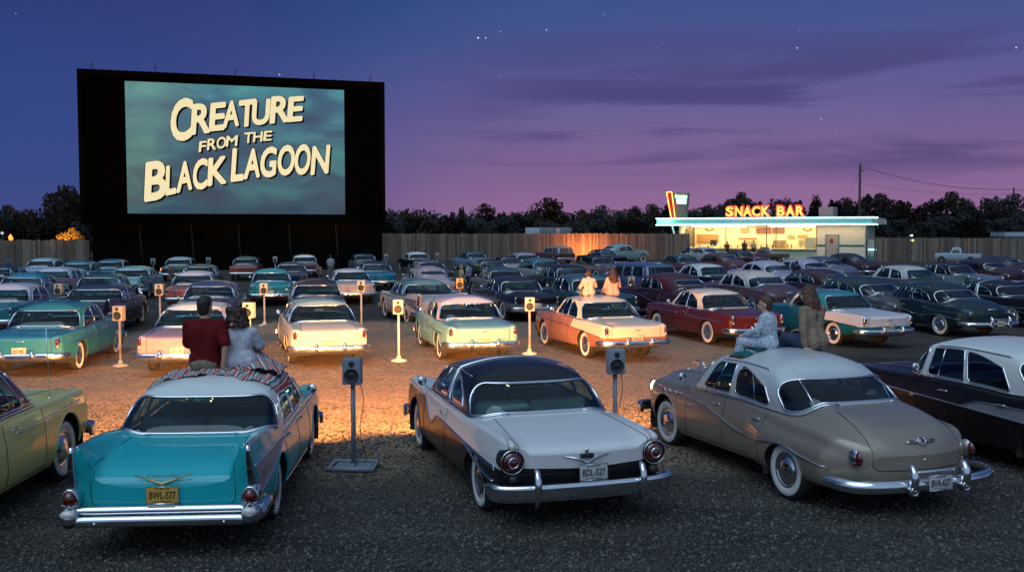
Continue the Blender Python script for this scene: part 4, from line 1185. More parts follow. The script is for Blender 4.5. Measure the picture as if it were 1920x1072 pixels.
    # hood ornament
    yh = 2.15; zh = sh.top_z(0, yh)
    P.part('hood_ornament', MB().tube([(0, yh - .22, zh + .06), (0, yh - .1, zh + .10), (0, yh + .05, zh + .09), (0, yh + .16, zh + .05)], [.01, .022, .03, .006], n=8).tube([(0, yh, zh - .02), (0, yh, zh + .08)], .02, n=6), ['chrome'], 2)
    PROTOS[name] = P
make_round()
make_round('humpback_sedan', wins=glass_std('round'), chrome=False, big=False)

# ---- station wagon
def make_wagon():
    sh = CarShape(yr=-2.62, yf=2.26, wb=2.92, RE=.06,
        W=V2((-2.62, .90), (-2.2, .93), (0, .945), (1.2, .94), (2.26, .885)),
        zb=V2((-2.62, .43), (-1.4, .28), (1.4, .26), (2.26, .40)), zs=V2((-2.62, .97), (0, .97), (1.4, .97), (2.26, .93)),
        zc=V2((-2.62, .97), (0, 1.0), (.9, 1.03), (1.5, 1.0), (2.1, .93), (2.26, .86)), zt=V2((-2.62, .74), (2.26, .80)),
        r=V2((0, .065),), a=V2((-2.6, .6), (2.2, .6)), bow_r=.04, ra_r=.40, rz_r=.36,
        gh=dict(belt=dict(W=.83, yre=-2.55, yrc=-2.35, yfc=.50, yfe=.98, pw=.45), roof=dict(W=.70, yre=-2.30, yrc=-2.15, yfc=.22, yfe=.44, pw=.42),
                ze=V2((-2.3, 1.50), (0, 1.49), (.5, 1.44)), zt=1.62, zdrop=.05, ridge=.75,
                wins=[dict(name='rear_window', t=(0, .55), v=(.10, .88), rc=.12, hr=.15),
                      dict(name='side_window', t=(1.03, 1.36), v=(.12, .88), rc=.06, hr=.15), dict(name='side_window', t=(1.40, 1.66), v=(.12, .88), rc=.06, hr=.15),
                      dict(name='side_window', t=(1.70, 1.97), v=(.12, .88), rc=.06, hr=.15), dict(name='windshield', t=(2.12, 3), v=(.1, .88), rc=.18, hr=.25)]))
    P = Proto('station_wagon', sh)
    std_parts(P, dict(doors=[-1.0, -.1, .8], handles=[-.82, .12], trunk_x=.7, trunk_z=.5))
    rear_furniture(P)
    for sg in (-1, 1):
        M = Matrix.Translation((sg * .82, sh.rear_y(.82, .75), .75)) @ Matrix.Diagonal((.05, .05, .11, 1))
        t = P.part('tail_light', MB().ball((0, 0, 0), 1, n=12, M=M), ['tail'], 0)
    PROTOS['station_wagon'] = P
make_wagon()

# ---- pickup truck (cab ahead of an open bed)
def make_pickup():
    sh = CarShape(yr=-2.55, yf=2.3, wb=2.95, RE=.04,
        W=V2((-2.55, .92), (2.3, .90)), zb=V2((-2.55, .50), (-1.4, .40), (1.4, .32), (2.3, .45)),
        zs=V2((-2.55, 1.05), (-.72, 1.05), (-.5, 1.12), (.9, 1.12), (2.0, 1.06), (2.3, 1.0)),
        zc=V2((-2.55, .72), (-.74, .72), (-.62, 1.12), (.9, 1.16), (1.8, 1.12), (2.3, .98)), zt=V2((-2.55, .8), (2.3, .85)),
        r=V2((-2.5, .03), (-.7, .03), (0, .08), (2.2, .13)), a=V2((-2.5, .90), (-.7, .9), (0, .5), (2.2, .5)),
        bow_r=.0, bow_f=.14, ra_r=.42, rz_r=.42,
        gh=dict(belt=dict(W=.82, yre=-.66, yrc=-.52, yfc=.50, yfe=.80, pw=.5), roof=dict(W=.66, yre=-.50, yrc=-.36, yfc=.24, yfe=.42, pw=.55),
                ze=V2((-.5, 1.66), (.4, 1.66)), zt=1.80, zdrop=.05,
                wins=[dict(name='rear_window', t=(0, .66), v=(.25, .86), rc=.2, hr=.3, lo=.2), dict(name='side_window', t=(1.10, 1.95), v=(.10, .88), rc=.1, hr=.25),
                      dict(name='windshield', t=(2.12, 3), v=(.12, .88), rc=.18, hr=.3)]))
    P = Proto('pickup_truck', sh)
    std_parts(P, dict(doors=[-.5, .62], handles=[-.35], trunk_x=.7, trunk_z=.55))
    P.parts = [q for q in P.parts if q['name'] != 'seat']
    P.part('seat', MB().box((0, -.22, .75), (1.4, .5, .2), bev=.06).box((0, -.40, .98), (1.4, .14, .5), bev=.05), ['seat'], 1)
    rear_furniture(P, bz=.5, guards=())
    for sg in (-1, 1):
        P.part('tail_light', MB().ball((sg * .86, -2.58, .80), .045, .04, .06), ['tail'], 0)
    PROTOS['pickup_truck'] = P
make_pickup()

# ---------------------------------------------------------------- placing cars
CLOTH = simple('folded_cloth', (0.55, 0.50, 0.38), .9, noise=.3, scale=14, bump=.004)
RIB = None
def ribbed():
    m, nt, b = nm('ribbed_aluminium')
    b.inputs['Base Color'].default_value = (.40, .38, .38, 1); b.inputs['Metallic'].default_value = .75; b.inputs['Roughness'].default_value = .38
    tc = node(nt, 'ShaderNodeTexCoord'); wv = node(nt, 'ShaderNodeTexWave', bands_direction='Z'); wv.inputs['Scale'].default_value = 22
    nt.links.new(tc.outputs['Object'], wv.inputs['Vector']); bp = node(nt, 'ShaderNodeBump'); bp.inputs['Distance'].default_value = .004
    nt.links.new(wv.outputs['Fac'], bp.inputs['Height']); nt.links.new(bp.outputs['Normal'], b.inputs['Normal'])
    return m
RIB = ribbed()
PLATE_Y = simple('plate_yellow', (.50, .27, .04), .45, noise=.15); PLATE_W = simple('plate_white', (.42, .41, .40), .5, noise=.2)
PLATE_C = simple('plate_cream', (.55, .50, .36), .5, noise=.2)
LETTER = simple('plate_letter', (.02, .015, .012), .5)
HEADOFF = simple('headlight_glass', (.4, .4, .4), .1, coat=1)
CARS = []
def car(kind, label, px, py, local, deg, body, roof=None, body2=None, body3=None, seat=(.05, .05, .05), lod=None, tail=False, plate=None, head=False, sc=1.0, z=None, metal=0.0, group=None, word=None, roof2=None, cat=None):
    P = PROTOS[kind]; sh = P.shape
    if local == 'roof': lp = Vector((0, -.35 if kind != 'station_wagon' else -.9, sh.p['gh']['zt']))
    elif local == 'bump': lp = Vector((0, P.bump_y if hasattr(P, 'bump_y') else sh.yr, .45))
    else: lp = Vector(local)
    lp = lp * sc
    a = R(deg); rot = Matrix.Rotation(-a, 3, 'Z')
    if local == 'roof' and py < 466:
        need = EYE - (py - 432) * 97 / F_PX
        sc = need / sh.p['gh']['zt']; lp = Vector((0, -.35, need))
    wp = pt_z(px, py, lp.z); o = wp - rot @ lp; o.z = 0
    dist = o.y
    if lod is None: lod = 2 if dist < 19 else (1 if dist < 52 else 0)
    names = dict(sedan='sedan_car', wrap_sedan='sedan_car', hardtop='hardtop_car', two_tone_hardtop='hardtop_car', two_tone_sedan='sedan_car', fin_sedan='finned_sedan_car', crown_coupe='coupe_car', round_sedan='rounded_sedan_car', humpback_sedan='humpback_sedan_car', station_wagon='station_wagon', pickup_truck='pickup_truck')
    root = empty(names[kind], o, -a); root.scale = (sc, sc, sc)
    tag(root, label, cat or ('pickup truck' if kind == 'pickup_truck' else 'car'), group or 'cars parked in rows at the drive-in')
    bm_ = paint(body, metal)
    mats = dict(body=bm_, body2=paint(body2 or body, metal), body3=paint(body3 or body, metal), roof=paint(roof or body, metal), roof2=paint(roof2 or roof or body, metal), dark=DARKIN, seat=simple('seat_vinyl', seat, .55, noise=.2), dash=simple('seat_vinyl', tuple(x * .7 for x in seat), .4),
        wheelrim=BLACKP, glass=GLASS, chrome=CHROME, seam=SEAM, rubber=RUBBER, whitewall=WHITEWALL, headlens=HEADLENS if head else HEADOFF, tail=LITRED if tail else REDLENS,
        clear=AMBER, black=BLACKP, gold=GOLD, ribbed=RIB, plate={'y': PLATE_Y, 'w': PLATE_W, None: PLATE_C, 'c': PLATE_C}[plate[0] if plate else None], cloth=CLOTH)
    objs = {}
    for i, q in enumerate(P.parts):
        if q['lod'] > lod: continue
        par = root if q['sub'] is None else objs.get(q['sub'])
        if par is None: continue
        ob = bpy.data.objects.new(q['name'], q['me']); COL.objects.link(ob); ob.parent = par
        if q['loc']: ob.location = q['loc']
        if q['rot']: ob.rotation_euler = q['rot']
        for k, role in enumerate(q['roles']):
            if k >= len(ob.material_slots): break
            ob.material_slots[k].link = 'OBJECT'; ob.material_slots[k].material = mats[role]
        objs[i] = ob
        if q['name'] == 'license_plate' and plate and len(plate) > 1:
            x, y, zz = P.plate_at
            vs, fs = text_geo(plate[1], .098, ext=.0012, off=.0015)
            m = MB(); w_ = max(v[0] for v in vs) - min(v[0] for v in vs)
            kx = .255 / w_
            m.add(vs, fs, smooth=False, M=Matrix.Translation((x, y, zz - .006)) @ Matrix.Rotation(PI / 2, 4, 'X') @ Matrix.Diagonal((kx, 1.05, 1, 1)))
            m.build('plate_number', LETTER, ob)
            if len(plate) > 2:
                for tx, dz, wd in ((plate[2], .063, .15), (plate[3], -.068, .19)):
                    m = MB(); vs, fs = text_geo(tx, .024, off=.0004); w_ = max(v[0] for v in vs) - min(v[0] for v in vs)
                    m.add(vs, fs, smooth=False, M=Matrix.Translation((x, y, zz + dz)) @ Matrix.Rotation(PI / 2, 4, 'X') @ Matrix.Diagonal((wd / w_, 1, 1, 1)))
                    m.build('plate_lettering', LETTER, ob)
    if head:
        for sg in (-1, 1):
            ld = bpy.data.lights.new('headlight_beam', 'SPOT'); ld.energy = head; ld.color = (1.0, 0.40, 0.11)
            ld.spot_size = R(136); ld.spot_blend = 1.0; ld.shadow_soft_size = .10
            ld.use_nodes = True; ln_ = ld.node_tree; em_ = next(n for n in ln_.nodes if n.type == 'EMISSION')
            fo = ln_.nodes.new('ShaderNodeLightFalloff'); fo.inputs['Strength'].default_value = 1.0; ln_.links.new(fo.outputs['Linear'], em_.inputs['Strength'])
            lo = bpy.data.objects.new('headlight_beam', ld); COL.objects.link(lo); lo.parent = root
            lo.location = (sg * .72, sh.yf + .16, .78); lo.rotation_euler = (R(90 - HEAD_TILT), 0, 0)
    root['_d'] = dist
    CARS.append((label, root, P, sc))
    return root
HEAD_TILT = 30
TEAL = (.012, .15, .20); TEAL2 = (.02, .18, .27); PALETEAL = (.22, .36, .38); PALEBLUE = (.28, .38, .46); WHITE = (.62, .62, .60); LILAC = (.50, .46, .52)
CREAM = (.60, .54, .42); MAROON = (.085, .012, .014); DKMAR = (.035, .010, .014); NAVY = (.012, .022, .055); BLACK = (.008, .008, .010); MINT = (.17, .38, .38); TAN = (.27, .215, .17)
SALMON = (.32, .135, .085); PINK = (.42, .26, .27); RUST = (.20, .05, .04); DKTEAL = (.012, .05, .06); SLATE = (.10, .12, .15); DKGREEN = (.012, .030, .032); YELLOW = (.62, .54, .19); PURPLE = (.30, .22, .27); GREY = (.22, .22, .23)
H1, H2, H3 = 500, 500, 280
# front row
CHEVY = car('fin_sedan', 'turquoise finned sedan with white roof carrying the couple on a striped blanket', 303, 966, 'bump', -4, (.004, .34, .38), WHITE, seat=(.03, .06, .075), plate=('y', 'BWL-577', 'DRIVEMASTER', 'LAND OF PLENTY'), head=H1)
FORD = car('crown_coupe', 'black and white two-tone coupe with round red tail lamps', 1106, 918, 'bump', -17.5, BLACK, (.008, .008, .009), (.62, .60, .59), seat=(.42, .40, .36), plate=('w', 'BDL-527', 'BRANFORD', 'PINE GROVE VALLEY'), head=H2, sc=1.035, roof2=(.09, .085, .09))
BUICK = car('round_sedan', 'beige rounded sedan with white roof, a woman and child sitting on top', 1750, 903, 'bump', -19.5, TAN, WHITE, seat=(.05, .05, .06), plate=('w', 'BVA-627', 'DRIVEMASTER', 'LAND OF PLENTY'), head=H3, sc=1.02, metal=.35)
YEL = car('sedan', 'pale yellow sedan cut off by the left edge, purple-brown roof', 176, 800, (.92, 2.2, .45), -3, YELLOW, (.09, .018, .035), seat=(.03, .03, .03), head=H1, sc=1.15)
car('wrap_sedan', 'black sedan with white roof at the right edge, steering wheel seen through its side', 1732, 700, (-.80, .60, 1.0), -20, (.009, .007, .008), (.62, .62, .59), seat=(.06, .06, .05), sc=1.1)
# second row
car('sedan', 'teal sedan at the left edge beside the grey speaker post', 33, 672, 'bump', -6, TEAL2, TEAL, seat=(.03, .05, .05), plate=('c', '607-467'))
car('hardtop', 'dusty pink sedan with white roof just in front of the man in red', 330, 671, 'bump', -7, PURPLE, WHITE, plate=('c', '109-142'))
car('hardtop', 'cream sedan with pale teal roof straight ahead of the striped blanket', 620, 656, 'bump', -17, CREAM, PALETEAL, plate=('c', '153-0937'))
car('sedan', 'mint green sedan with pale roof beside the front white speaker post', 909, 649, 'bump', -15, MINT, LILAC, plate=('c', 'BW-A5A'))
SALM = car('two_tone_hardtop', 'salmon and cream hardtop with two girls sitting on its roof', 1198, 646, 'bump', -19, SALMON, CREAM, CREAM, plate=('c', '154-627'))
car('hardtop', 'maroon hardtop with cream roof beyond the child in pyjamas', 1336, 541, 'roof', -21, MAROON, CREAM)
car('two_tone_hardtop', 'turquoise and white two-tone hardtop behind the long-haired woman', 1672, 624, 'bump', -22, (.008, .11, .14), (.012, .18, .23), (.58, .56, .56), plate=('c', 'PWA-21'))
car('round_sedan', 'dark green sedan with silver trunk to the right of the turquoise one', 1872, 607, 'bump', -21, DKGREEN, (.012, .03, .035), seat=(.06, .06, .06), metal=.3, plate=('c', 'GA-72'))
car('crown_coupe', 'glossy black coupe cut off by the right edge behind the dark green sedan', 1868, 524, 'roof', -22, BLACK, BLACK, BLACK)
# third row and farther, left part
T = [
 ('two_tone_sedan', 'white-roofed sedan cut off at the left edge, third row', 24, 530, -5, (.02, .17, .19), LILAC, (.02, .17, .19)),
 ('sedan', 'turquoise sedan at the left edge behind the white-roofed one', 52, 511, -6, TEAL, TEAL2, None),
 ('fin_sedan', 'pale pink-white sedan in the left rows beyond the turquoise one', 108, 500, -4, PINK, LILAC, None),
 ('sedan', 'pale blue sedan nearest the left fence', 84, 483, -4, PALEBLUE, PALEBLUE, None),
 ('sedan', 'small dark blue sedan at the far left edge below the fence', 4, 496, -2, NAVY, NAVY, None),
 ('fin_sedan', 'dark navy sedan with a long hood behind the leftmost grey speaker', 190, 530, -8, (.02, .015, .03), NAVY, None),
 ('sedan', 'black-teal sedan with pale-edged roof behind the navy sedan', 193, 511, -8, DKTEAL, DKTEAL, None),
 ('fin_sedan', 'silvery teal finned sedan under the screen support wall', 252, 498, -9, PALETEAL, PALETEAL, None),
 ('sedan', 'blue sedan parked against the foot of the black screen wall', 210, 485, -8, (.02, .13, .18), (.02, .10, .17), None),
 ('sedan', 'black sedan with cream roof and glowing red tail lamps', 338, 481, -9, DKTEAL, PALETEAL, None),
 ('hardtop', 'dark green-black sedan between the glowing and the red ones', 377, 495, -9, DKGREEN, (.06, .08, .07), None),
 ('sedan', 'dusty red sedan with white roof, fourth row', 365, 507, -9, (.26, .09, .09), LILAC, None),
 ('sedan', 'dark violet sedan with navy roof in front of the seated man', 398, 525, -9, (.06, .04, .08), (.03, .04, .10), None),
 ('sedan', 'brown-red sedan with dark teal roof below the screen middle', 462, 480, -11, RUST, DKTEAL, None),
 ('sedan', 'bright turquoise sedan behind the tall cream speaker post', 509, 503, -11, (.02, .26, .28), (.02, .26, .28), None),
 ('sedan', 'maroon sedan with white roof under the right half of the screen', 571, 477, -13, (.12, .04, .05), WHITE, None),
 ('hardtop', 'dark blue sedan just right of the bright turquoise one', 546, 491, -13, NAVY, (.02, .04, .06), None),
 ('sedan', 'dark maroon sedan behind the cream sedan', 592, 523, -16, (.06, .02, .03), (.03, .015, .03), None),
 ('hardtop', 'pale pink and cream hardtop behind the second cream speaker', 657, 503, -15, (.52, .40, .36), LILAC, None),
 ('hardtop', 'dark teal sedan parked near the right end of the screen', 682, 475, -16, SLATE, DKTEAL, None),
 ('sedan', 'bright blue-teal sedan tucked behind the pink and cream hardtop', 704, 489, -16, (.01, .16, .24), NAVY, None),
 ('fin_sedan', 'pinkish white finned sedan with teal roof, third row middle', 790, 522, -20, (.50, .42, .38), (.08, .20, .20), None),
 ('humpback_sedan', 'cream-pink sedan with lilac roof behind the teal-roofed finned one', 803, 498, -20, (.42, .33, .31), (.28, .22, .26), None),
 ('sedan', 'black sedan with white roof by the start of the plank fence', 781, 472, -21, BLACK, WHITE, None),
 ('hardtop', 'low purple-brown hardtop in front of the white-roofed black sedan', 803, 487, -20, (.06, .04, .05), (.09, .06, .08), None),
 ('sedan', 'light blue sedan with black roof in front of the plank fence', 887, 471, -22, (.16, .22, .28), DKTEAL, None),
 ('hardtop', 'small black coupe ahead of the light blue sedan', 917, 486, -20, BLACK, BLACK, None),
 ('two_tone_sedan', 'grey sedan with dark teal roof, fourth row centre', 940, 500, -20, (.10, .09, .09), DKTEAL, (.14, .13, .13)),
 ('two_tone_sedan', 'grey and black sedan with round-edged trunk, third row centre', 964, 517, -19, (.14, .12, .13), (.008, .010, .02), (.012, .009, .014)),
 ('sedan', 'pale grey-blue sedan with dark window near the fence middle', 982, 473, -24, (.20, .25, .28), (.30, .26, .30), None),
 ('sedan', 'light grey sedan with deep teal roof, right of centre', 1013, 483, -28, (.22, .21, .22), (.03, .13, .14), None),
 ('sedan', 'black sedan with cream window frames behind the seated girls', 1061, 495, -22, BLACK, BLACK, None),
 ('station_wagon', 'brown station wagon with grey roof against the orange-lit fence', 1041, 461, -26, (.09, .035, .03), (.24, .26, .30), None),
 ('hardtop', 'black open-windowed coupe below the glowing fence', 1130, 467, -30, BLACK, DKMAR, None),
 ('humpback_sedan', 'teal and cream sedan parked nose right beside the fence', 1161, 457, 62, (.16, .22, .20), (.22, .30, .31), None),
 ('hardtop', 'black soft-topped car with pink-grey body, right of centre', 1120, 479, -28, (.14, .10, .12), BLACK, None),
 ('sedan', 'dark teal sedan hidden behind the two girls', 1095, 513, -22, DKTEAL, (.03, .09, .10), None),
 ('station_wagon', 'blue two-door wagon behind the small grey speaker', 1206, 491, -24, (.04, .07, .15), (.05, .09, .17), None),
 ('hardtop', 'maroon sedan with dark teal roof near the snack bar', 1278, 477, -28, (.08, .02, .03), DKTEAL, None),
 ('humpback_sedan', 'brown-maroon rounded sedan in front of the snack bar window', 1350, 473, -32, (.10, .03, .035), (.09, .035, .045), None),
 ('hardtop', 'black hardtop with white roof behind the big maroon sedan', 1322, 494, -28, BLACK, WHITE, None),
 ('humpback_sedan', 'large deep maroon rounded sedan right of the grey speaker', 1262, 511, -24, DKMAR, (.05, .012, .02), None),
 ('round_sedan', 'mauve and maroon sedan with cream roof behind the maroon hardtop', 1412, 506, -24, (.09, .035, .045), (.55, .45, .40), None),
 ('round_sedan', 'small lavender-white rounded sedan behind the cream-roofed one', 1437, 488, -28, (.28, .24, .32), (.40, .37, .44), None),
 ('sedan', 'small white sedan right in front of the snack bar counter', 1322, 463, -32, (.34, .30, .28), (.42, .38, .44), None),
 ('hardtop', 'small dark coupe beside the people at the snack bar', 1386, 469, -34, DKMAR, (.03, .025, .025), None),
 ('pickup_truck', 'dark red pickup truck in front of the snack bar door', 1440, 463, -60, (.07, .025, .03), (.08, .03, .04), None),
 ('round_sedan', 'long slate grey sedan just ahead of the pickup', 1540, 480, -34, (.10, .10, .14), (.06, .07, .10), None),
 ('round_sedan', 'lavender grey sedan with a person beside it', 1505, 484, -34, (.26, .24, .30), (.34, .33, .40), None),
 ('humpback_sedan', 'brown-black humpback sedan behind the long-haired woman', 1534, 503, -30, (.045, .022, .024), (.04, .022, .024), None),
 ('humpback_sedan', 'glossy black-maroon sedan at the corner of the snack bar', 1588, 474, -36, DKMAR, (.02, .02, .025), None),
 ('fin_sedan', 'cream-roofed sedan with dark teal flank right of the snack bar', 1695, 497, -30, (.05, .08, .08), (.52, .48, .44), None),
 ('hardtop', 'black hardtop with grey trunk right of the cream-roofed sedan', 1780, 492, -26, (.12, .15, .16), BLACK, None),
 ('pickup_truck', 'pale grey-blue pickup truck near the right fence', 1800, 463, -66, (.26, .30, .33), (.28, .33, .37), None),
 ('round_sedan', 'maroon-black sedan in front of the pale pickup', 1838, 484, -28, DKMAR, (.025, .02, .03), None),
 ('humpback_sedan', 'dark maroon sedan at the far right by the fence', 1872, 479, -28, DKMAR, (.02, .02, .03), None),
 ('sedan', 'teal sedan bonnet peeking out at the left fence', 150, 488, -5, TEAL, TEAL, None),
 ('hardtop', 'white hardtop glimpsed between the pale blue and light grey cars', 953, 480, -22, (.45, .38, .30), DKMAR, None),
 ('round_sedan', 'dark grey-green rounded sedan right of the humpback sedan', 1612, 517, -28, (.05, .05, .05), (.012, .03, .03), None),
]
for (kind, label, px, py, deg, body, roof, b2) in T:
    k_ = 'round' in kind or 'hump' in kind; deg += rnd.uniform(-2.2, 2.2)
    car(kind, label, px, py, 'roof', deg, body, roof, b2, tail='glowing red' in label, seat=(.04, .04, .04), sc=(.97 if k_ else 1.0) * (1.07 if px > 975 else 1.0))

sh_ = PROTOS['sedan'].shape
for y_, x_ in ((1.25, .80),): MB().tube([(x_, y_, .96), (x_, y_ - .02, 1.3), (x_, y_ - .05, 1.75)], [.006, .004, .003], n=5).lathe([(.022, 0), (.014, .02)], n=10, M=Matrix.Translation((x_, y_, .965))).build('antenna', CHROME, YEL)
# ---------------------------------------------------------------- pole speakers
def speaker_post(label, px, py, z_head, Y, col, deg, base='foot', far=False, group='pole speakers between the cars', cord=False, hs=1.0):
    """px, py = centre of the speaker box in the photograph at depth Y"""
    p = pt_y(px, py, Y); h = p.z
    root = empty('pole_speaker', (p.x, p.y, 0), -R(deg)); tag(root, label, 'speaker', group)
    pm = simple('speaker_paint', col, .55, noise=.18, scale=9, bump=.002)
    z0 = h - .17 * hs
    m = MB().tube([(0, .02, .02), (0, .02, z0 + .02)], .033 if not far else .03, n=12); m.build('post', pm, root)
    bw, bh, bd = .25 * hs, .36 * hs, .18 * hs
    b = MB().box((0, 0, h), (bw, bd, bh), bev=.012).build('speaker_box', pm, root)
    M = Matrix.Translation((0, -bd / 2, h - .055 * hs)) @ Matrix.Rotation(PI / 2, 4, 'X')
    MB().lathe([(.098 * hs, -.002), (.100 * hs, .008), (.090 * hs, .010), (.084 * hs, .002), (.05 * hs, -.006 + .008), (.03 * hs, .006), (1e-4, .012)], n=24, M=M).build('woofer', simple('speaker_cone', (.012, .012, .013), .55), b)
    M = Matrix.Translation((.0, -bd / 2, h + .105 * hs)) @ Matrix.Rotation(PI / 2, 4, 'X')
    MB().lathe([(.040 * hs, 0), (.038 * hs, .010), (.028 * hs, .008), (.012, .014), (1e-4, .016)], n=18, M=M).build('tweeter', simple('speaker_cone', (.012, .012, .013), .55), b)
    if base == 'tray':
        m = MB(); a = .30
        m.tube([(-a, -a * .8, .045), (a, -a * .8, .045), (a, a * .8, .045), (-a, a * .8, .045)], .035, n=8, closed=True)
        m.tube([(0, -a * .8, .05), (0, a * .8, .05)], .03, n=8); m.box((0, 0, .03), (.5, .4, .02))
        m.build('base_frame', pm, root)
    else:
        gz = ground_z(p.x, p.y)
        MB().lathe([(.20, 0), (.20, .03), (.12, .055), (.06, .07), (.05, .12), (.035, .15)], n=20, M=Matrix.Translation((0, .02, gz))).build('base_foot', pm, root)
    if cord:
        pts = [(.09, .05, h - .17)] + [(.10 + .03 * math.sin(i * .7), .06 + .01 * i, lerp(h - .2, .03, i / 12)) for i in range(13)] + [(.16, .2, .03)]
        MB().tube(pts, .006, n=5).build('cord', simple('rust_cord', (.12, .05, .03), .7), root)
    return root
CRM = (.55, .50, .40); GRY = (.16, .19, .23)
speaker_post('grey speaker on a blue post with a tray base, left of the coupe', 661, 695, 0, 13.2, GRY, 2, base='tray', cord=True)
speaker_post('grey speaker standing behind the roof of the black and white coupe', 1154, 677, 0, 14.1, (.20, .22, .25), -8, base='tray', cord=True)
SP = [('grey speaker on a post beside the teal sedan at the left', 223, 587, 23.3, (.22, .22, .22), 8), ('cream speaker just right of the woman in the white blouse', 467, 581, 22.8, CRM, 12),
 ('cream speaker on a tall post behind the seated couple', 495, 541, 31.8, CRM, -4), ('cream speaker in front of the pale pink hardtop', 677, 536, 31.5, CRM, -4),
 ('cream speaker on a white post left of the mint green sedan', 747, 575, 24.2, CRM, 0), ('cream speaker on a post between the mint and the salmon cars', 993, 570, 25.6, CRM, -4),
 ('grey speaker right of the two seated girls', 1183, 527, 38, (.3, .3, .3), -6), ('grey-cream speaker between the navy and the violet sedans', 299, 543, 30.5, (.38, .36, .32), -3),
 ('grey speaker beside the turquoise sedan in the left rows', 110, 542, 31.6, (.3, .3, .28), 2), ('dark speaker in front of the left plank fence', 17, 493, 58, (.12, .13, .15), 2),
 ('grey speaker left of the cream-roofed black sedan', 287, 490, 60, (.26, .28, .27), 0), ('small grey speaker right of the cream-roofed black sedan', 391, 488, 62, (.3, .3, .3), 0),
 ('small grey speaker right of the brown-red sedan', 516, 486, 63, (.35, .36, .36), 0), ('dark speaker behind the dusty red sedan', 321, 507, 46, (.07, .07, .08), 0),
 ('dark speaker in front of the maroon white-roofed sedan', 598, 507, 46, (.08, .08, .08), 0), ('small grey speaker at the right end of the screen wall', 724, 481, 70, (.4, .4, .38), 0),
 ('small pale speaker in front of the plank fence', 820, 479, 74, (.42, .40, .38), 0), ('orange-lit speaker right of the teal-roofed finned sedan', 862, 531, 34, (.5, .3, .12), -4),  # orange light on the last speaker is put into its paint colour
 ('small grey speaker on top of the black coupe row', 909, 496, 54, (.28, .26, .26), 0)]
for lb, px, py, Y, col, dg in SP: speaker_post(lb, px, py, 0, Y, col, dg, far=True, hs=1.0)

# ---------------------------------------------------------------- the screen
SA = pt_y(147, 270, 76); SB = pt_y(722, 280, 83)
su = Vector((SB.x - SA.x, SB.y - SA.y, 0)); SW = su.length; su.normalize(); sn = Vector((su.y, -su.x, 0))   # sn faces the cars
sang = math.atan2(su.y, su.x)
def on_plane(px, py, P0, n_):
    r = ray(px, py); k = (P0 - Vector((0, 0, EYE))).dot(n_) / r.dot(n_)
    return Vector((0, 0, EYE)) + r * k
def scr(px, py):
    p = on_plane(px, py, SA, sn) - SA
    return p.dot(su), p.z + SA.z
ZT = (scr(145, 129)[1] + scr(722, 154)[1]) / 2; ZB = (scr(152, 417)[1] + scr(721, 421)[1]) / 2
screen = empty('movie_screen', (SA.x, SA.y, 0), sang); tag(screen, 'huge black-framed outdoor movie screen lit with a film title', 'movie screen')
SBLK = simple('screen_black', (.0012, .0012, .0013), 1.0, noise=.4, scale=2, spec=0.0)
SWALL = simple('screen_wall', (.0045, .0045, .0035), 1.0, noise=.5, scale=1.5, spec=0.0)
u0, z1 = scr(233, 151); u1, _z = scr(646, 168); _u, z0 = scr(440, 401)
z1 = (z1 + _z) / 2
MB().box((SW / 2, .9, (ZT + ZB) / 2), (SW, .9, ZT - ZB)).build('screen_body', SBLK, screen)
fr = MB()
for (a, b, c, d) in ((0, SW, ZT - .5, ZT), (0, SW, ZB, ZB + .45), (0, .35, ZB + .45, ZT - .5), (SW - .35, SW, ZB + .45, ZT - .5)):
    fr.box(((a + b) / 2, .22, (c + d) / 2), (b - a, .44, d - c))
fr.build('screen_border', simple('screen_edge', (.002, .002, .002), 1.0, spec=0.0), screen)
# projected picture
m, nt, b = nm('projected_film'); L = nt.links
tc = node(nt, 'ShaderNodeTexCoord'); mp = node(nt, 'ShaderNodeMapping'); mp.inputs['Scale'].default_value = (.10, 1, .22); L.new(tc.outputs['Object'], mp.inputs[0])
n1 = node(nt, 'ShaderNodeTexNoise'); n1.inputs['Scale'].default_value = 1.6; n1.inputs['Detail'].default_value = 6; n1.inputs['Distortion'].default_value = .8; L.new(mp.outputs[0], n1.inputs['Vector'])
r1 = ramp(nt, [(0.30, '1f3450'), (0.5, '275a70'), (0.68, '3a8284')]); L.new(n1.outputs['Fac'], r1.inputs[0])
sp_ = node(nt, 'ShaderNodeSeparateXYZ'); L.new(tc.outputs['Object'], sp_.inputs[0])
# a shaft of paler green light at the upper left
ma = node(nt, 'ShaderNodeMath', operation='MULTIPLY_ADD'); L.new(sp_.outputs['Z'], ma.inputs[0]); ma.inputs[1].default_value = -.32; L.new(sp_.outputs['X'], ma.inputs[2])
mr = node(nt, 'ShaderNodeMapRange', interpolation_type='SMOOTHSTEP'); L.new(ma.outputs[0], mr.inputs[0])
for i, v in enumerate((5.6, 1.2, 0.0, 1.0)): mr.inputs[i + 1].default_value = v
m2 = node(nt, 'ShaderNodeMix', data_type='RGBA'); L.new(r1.outputs[0], m2.inputs[6]); m2.inputs[7].default_value = lin('5b877c')
mm = node(nt, 'ShaderNodeMath', operation='MULTIPLY'); L.new(mr.outputs[0], mm.inputs[0]); L.new(n1.outputs['Fac'], mm.inputs[1]); L.new(mm.outputs[0], m2.inputs[0])
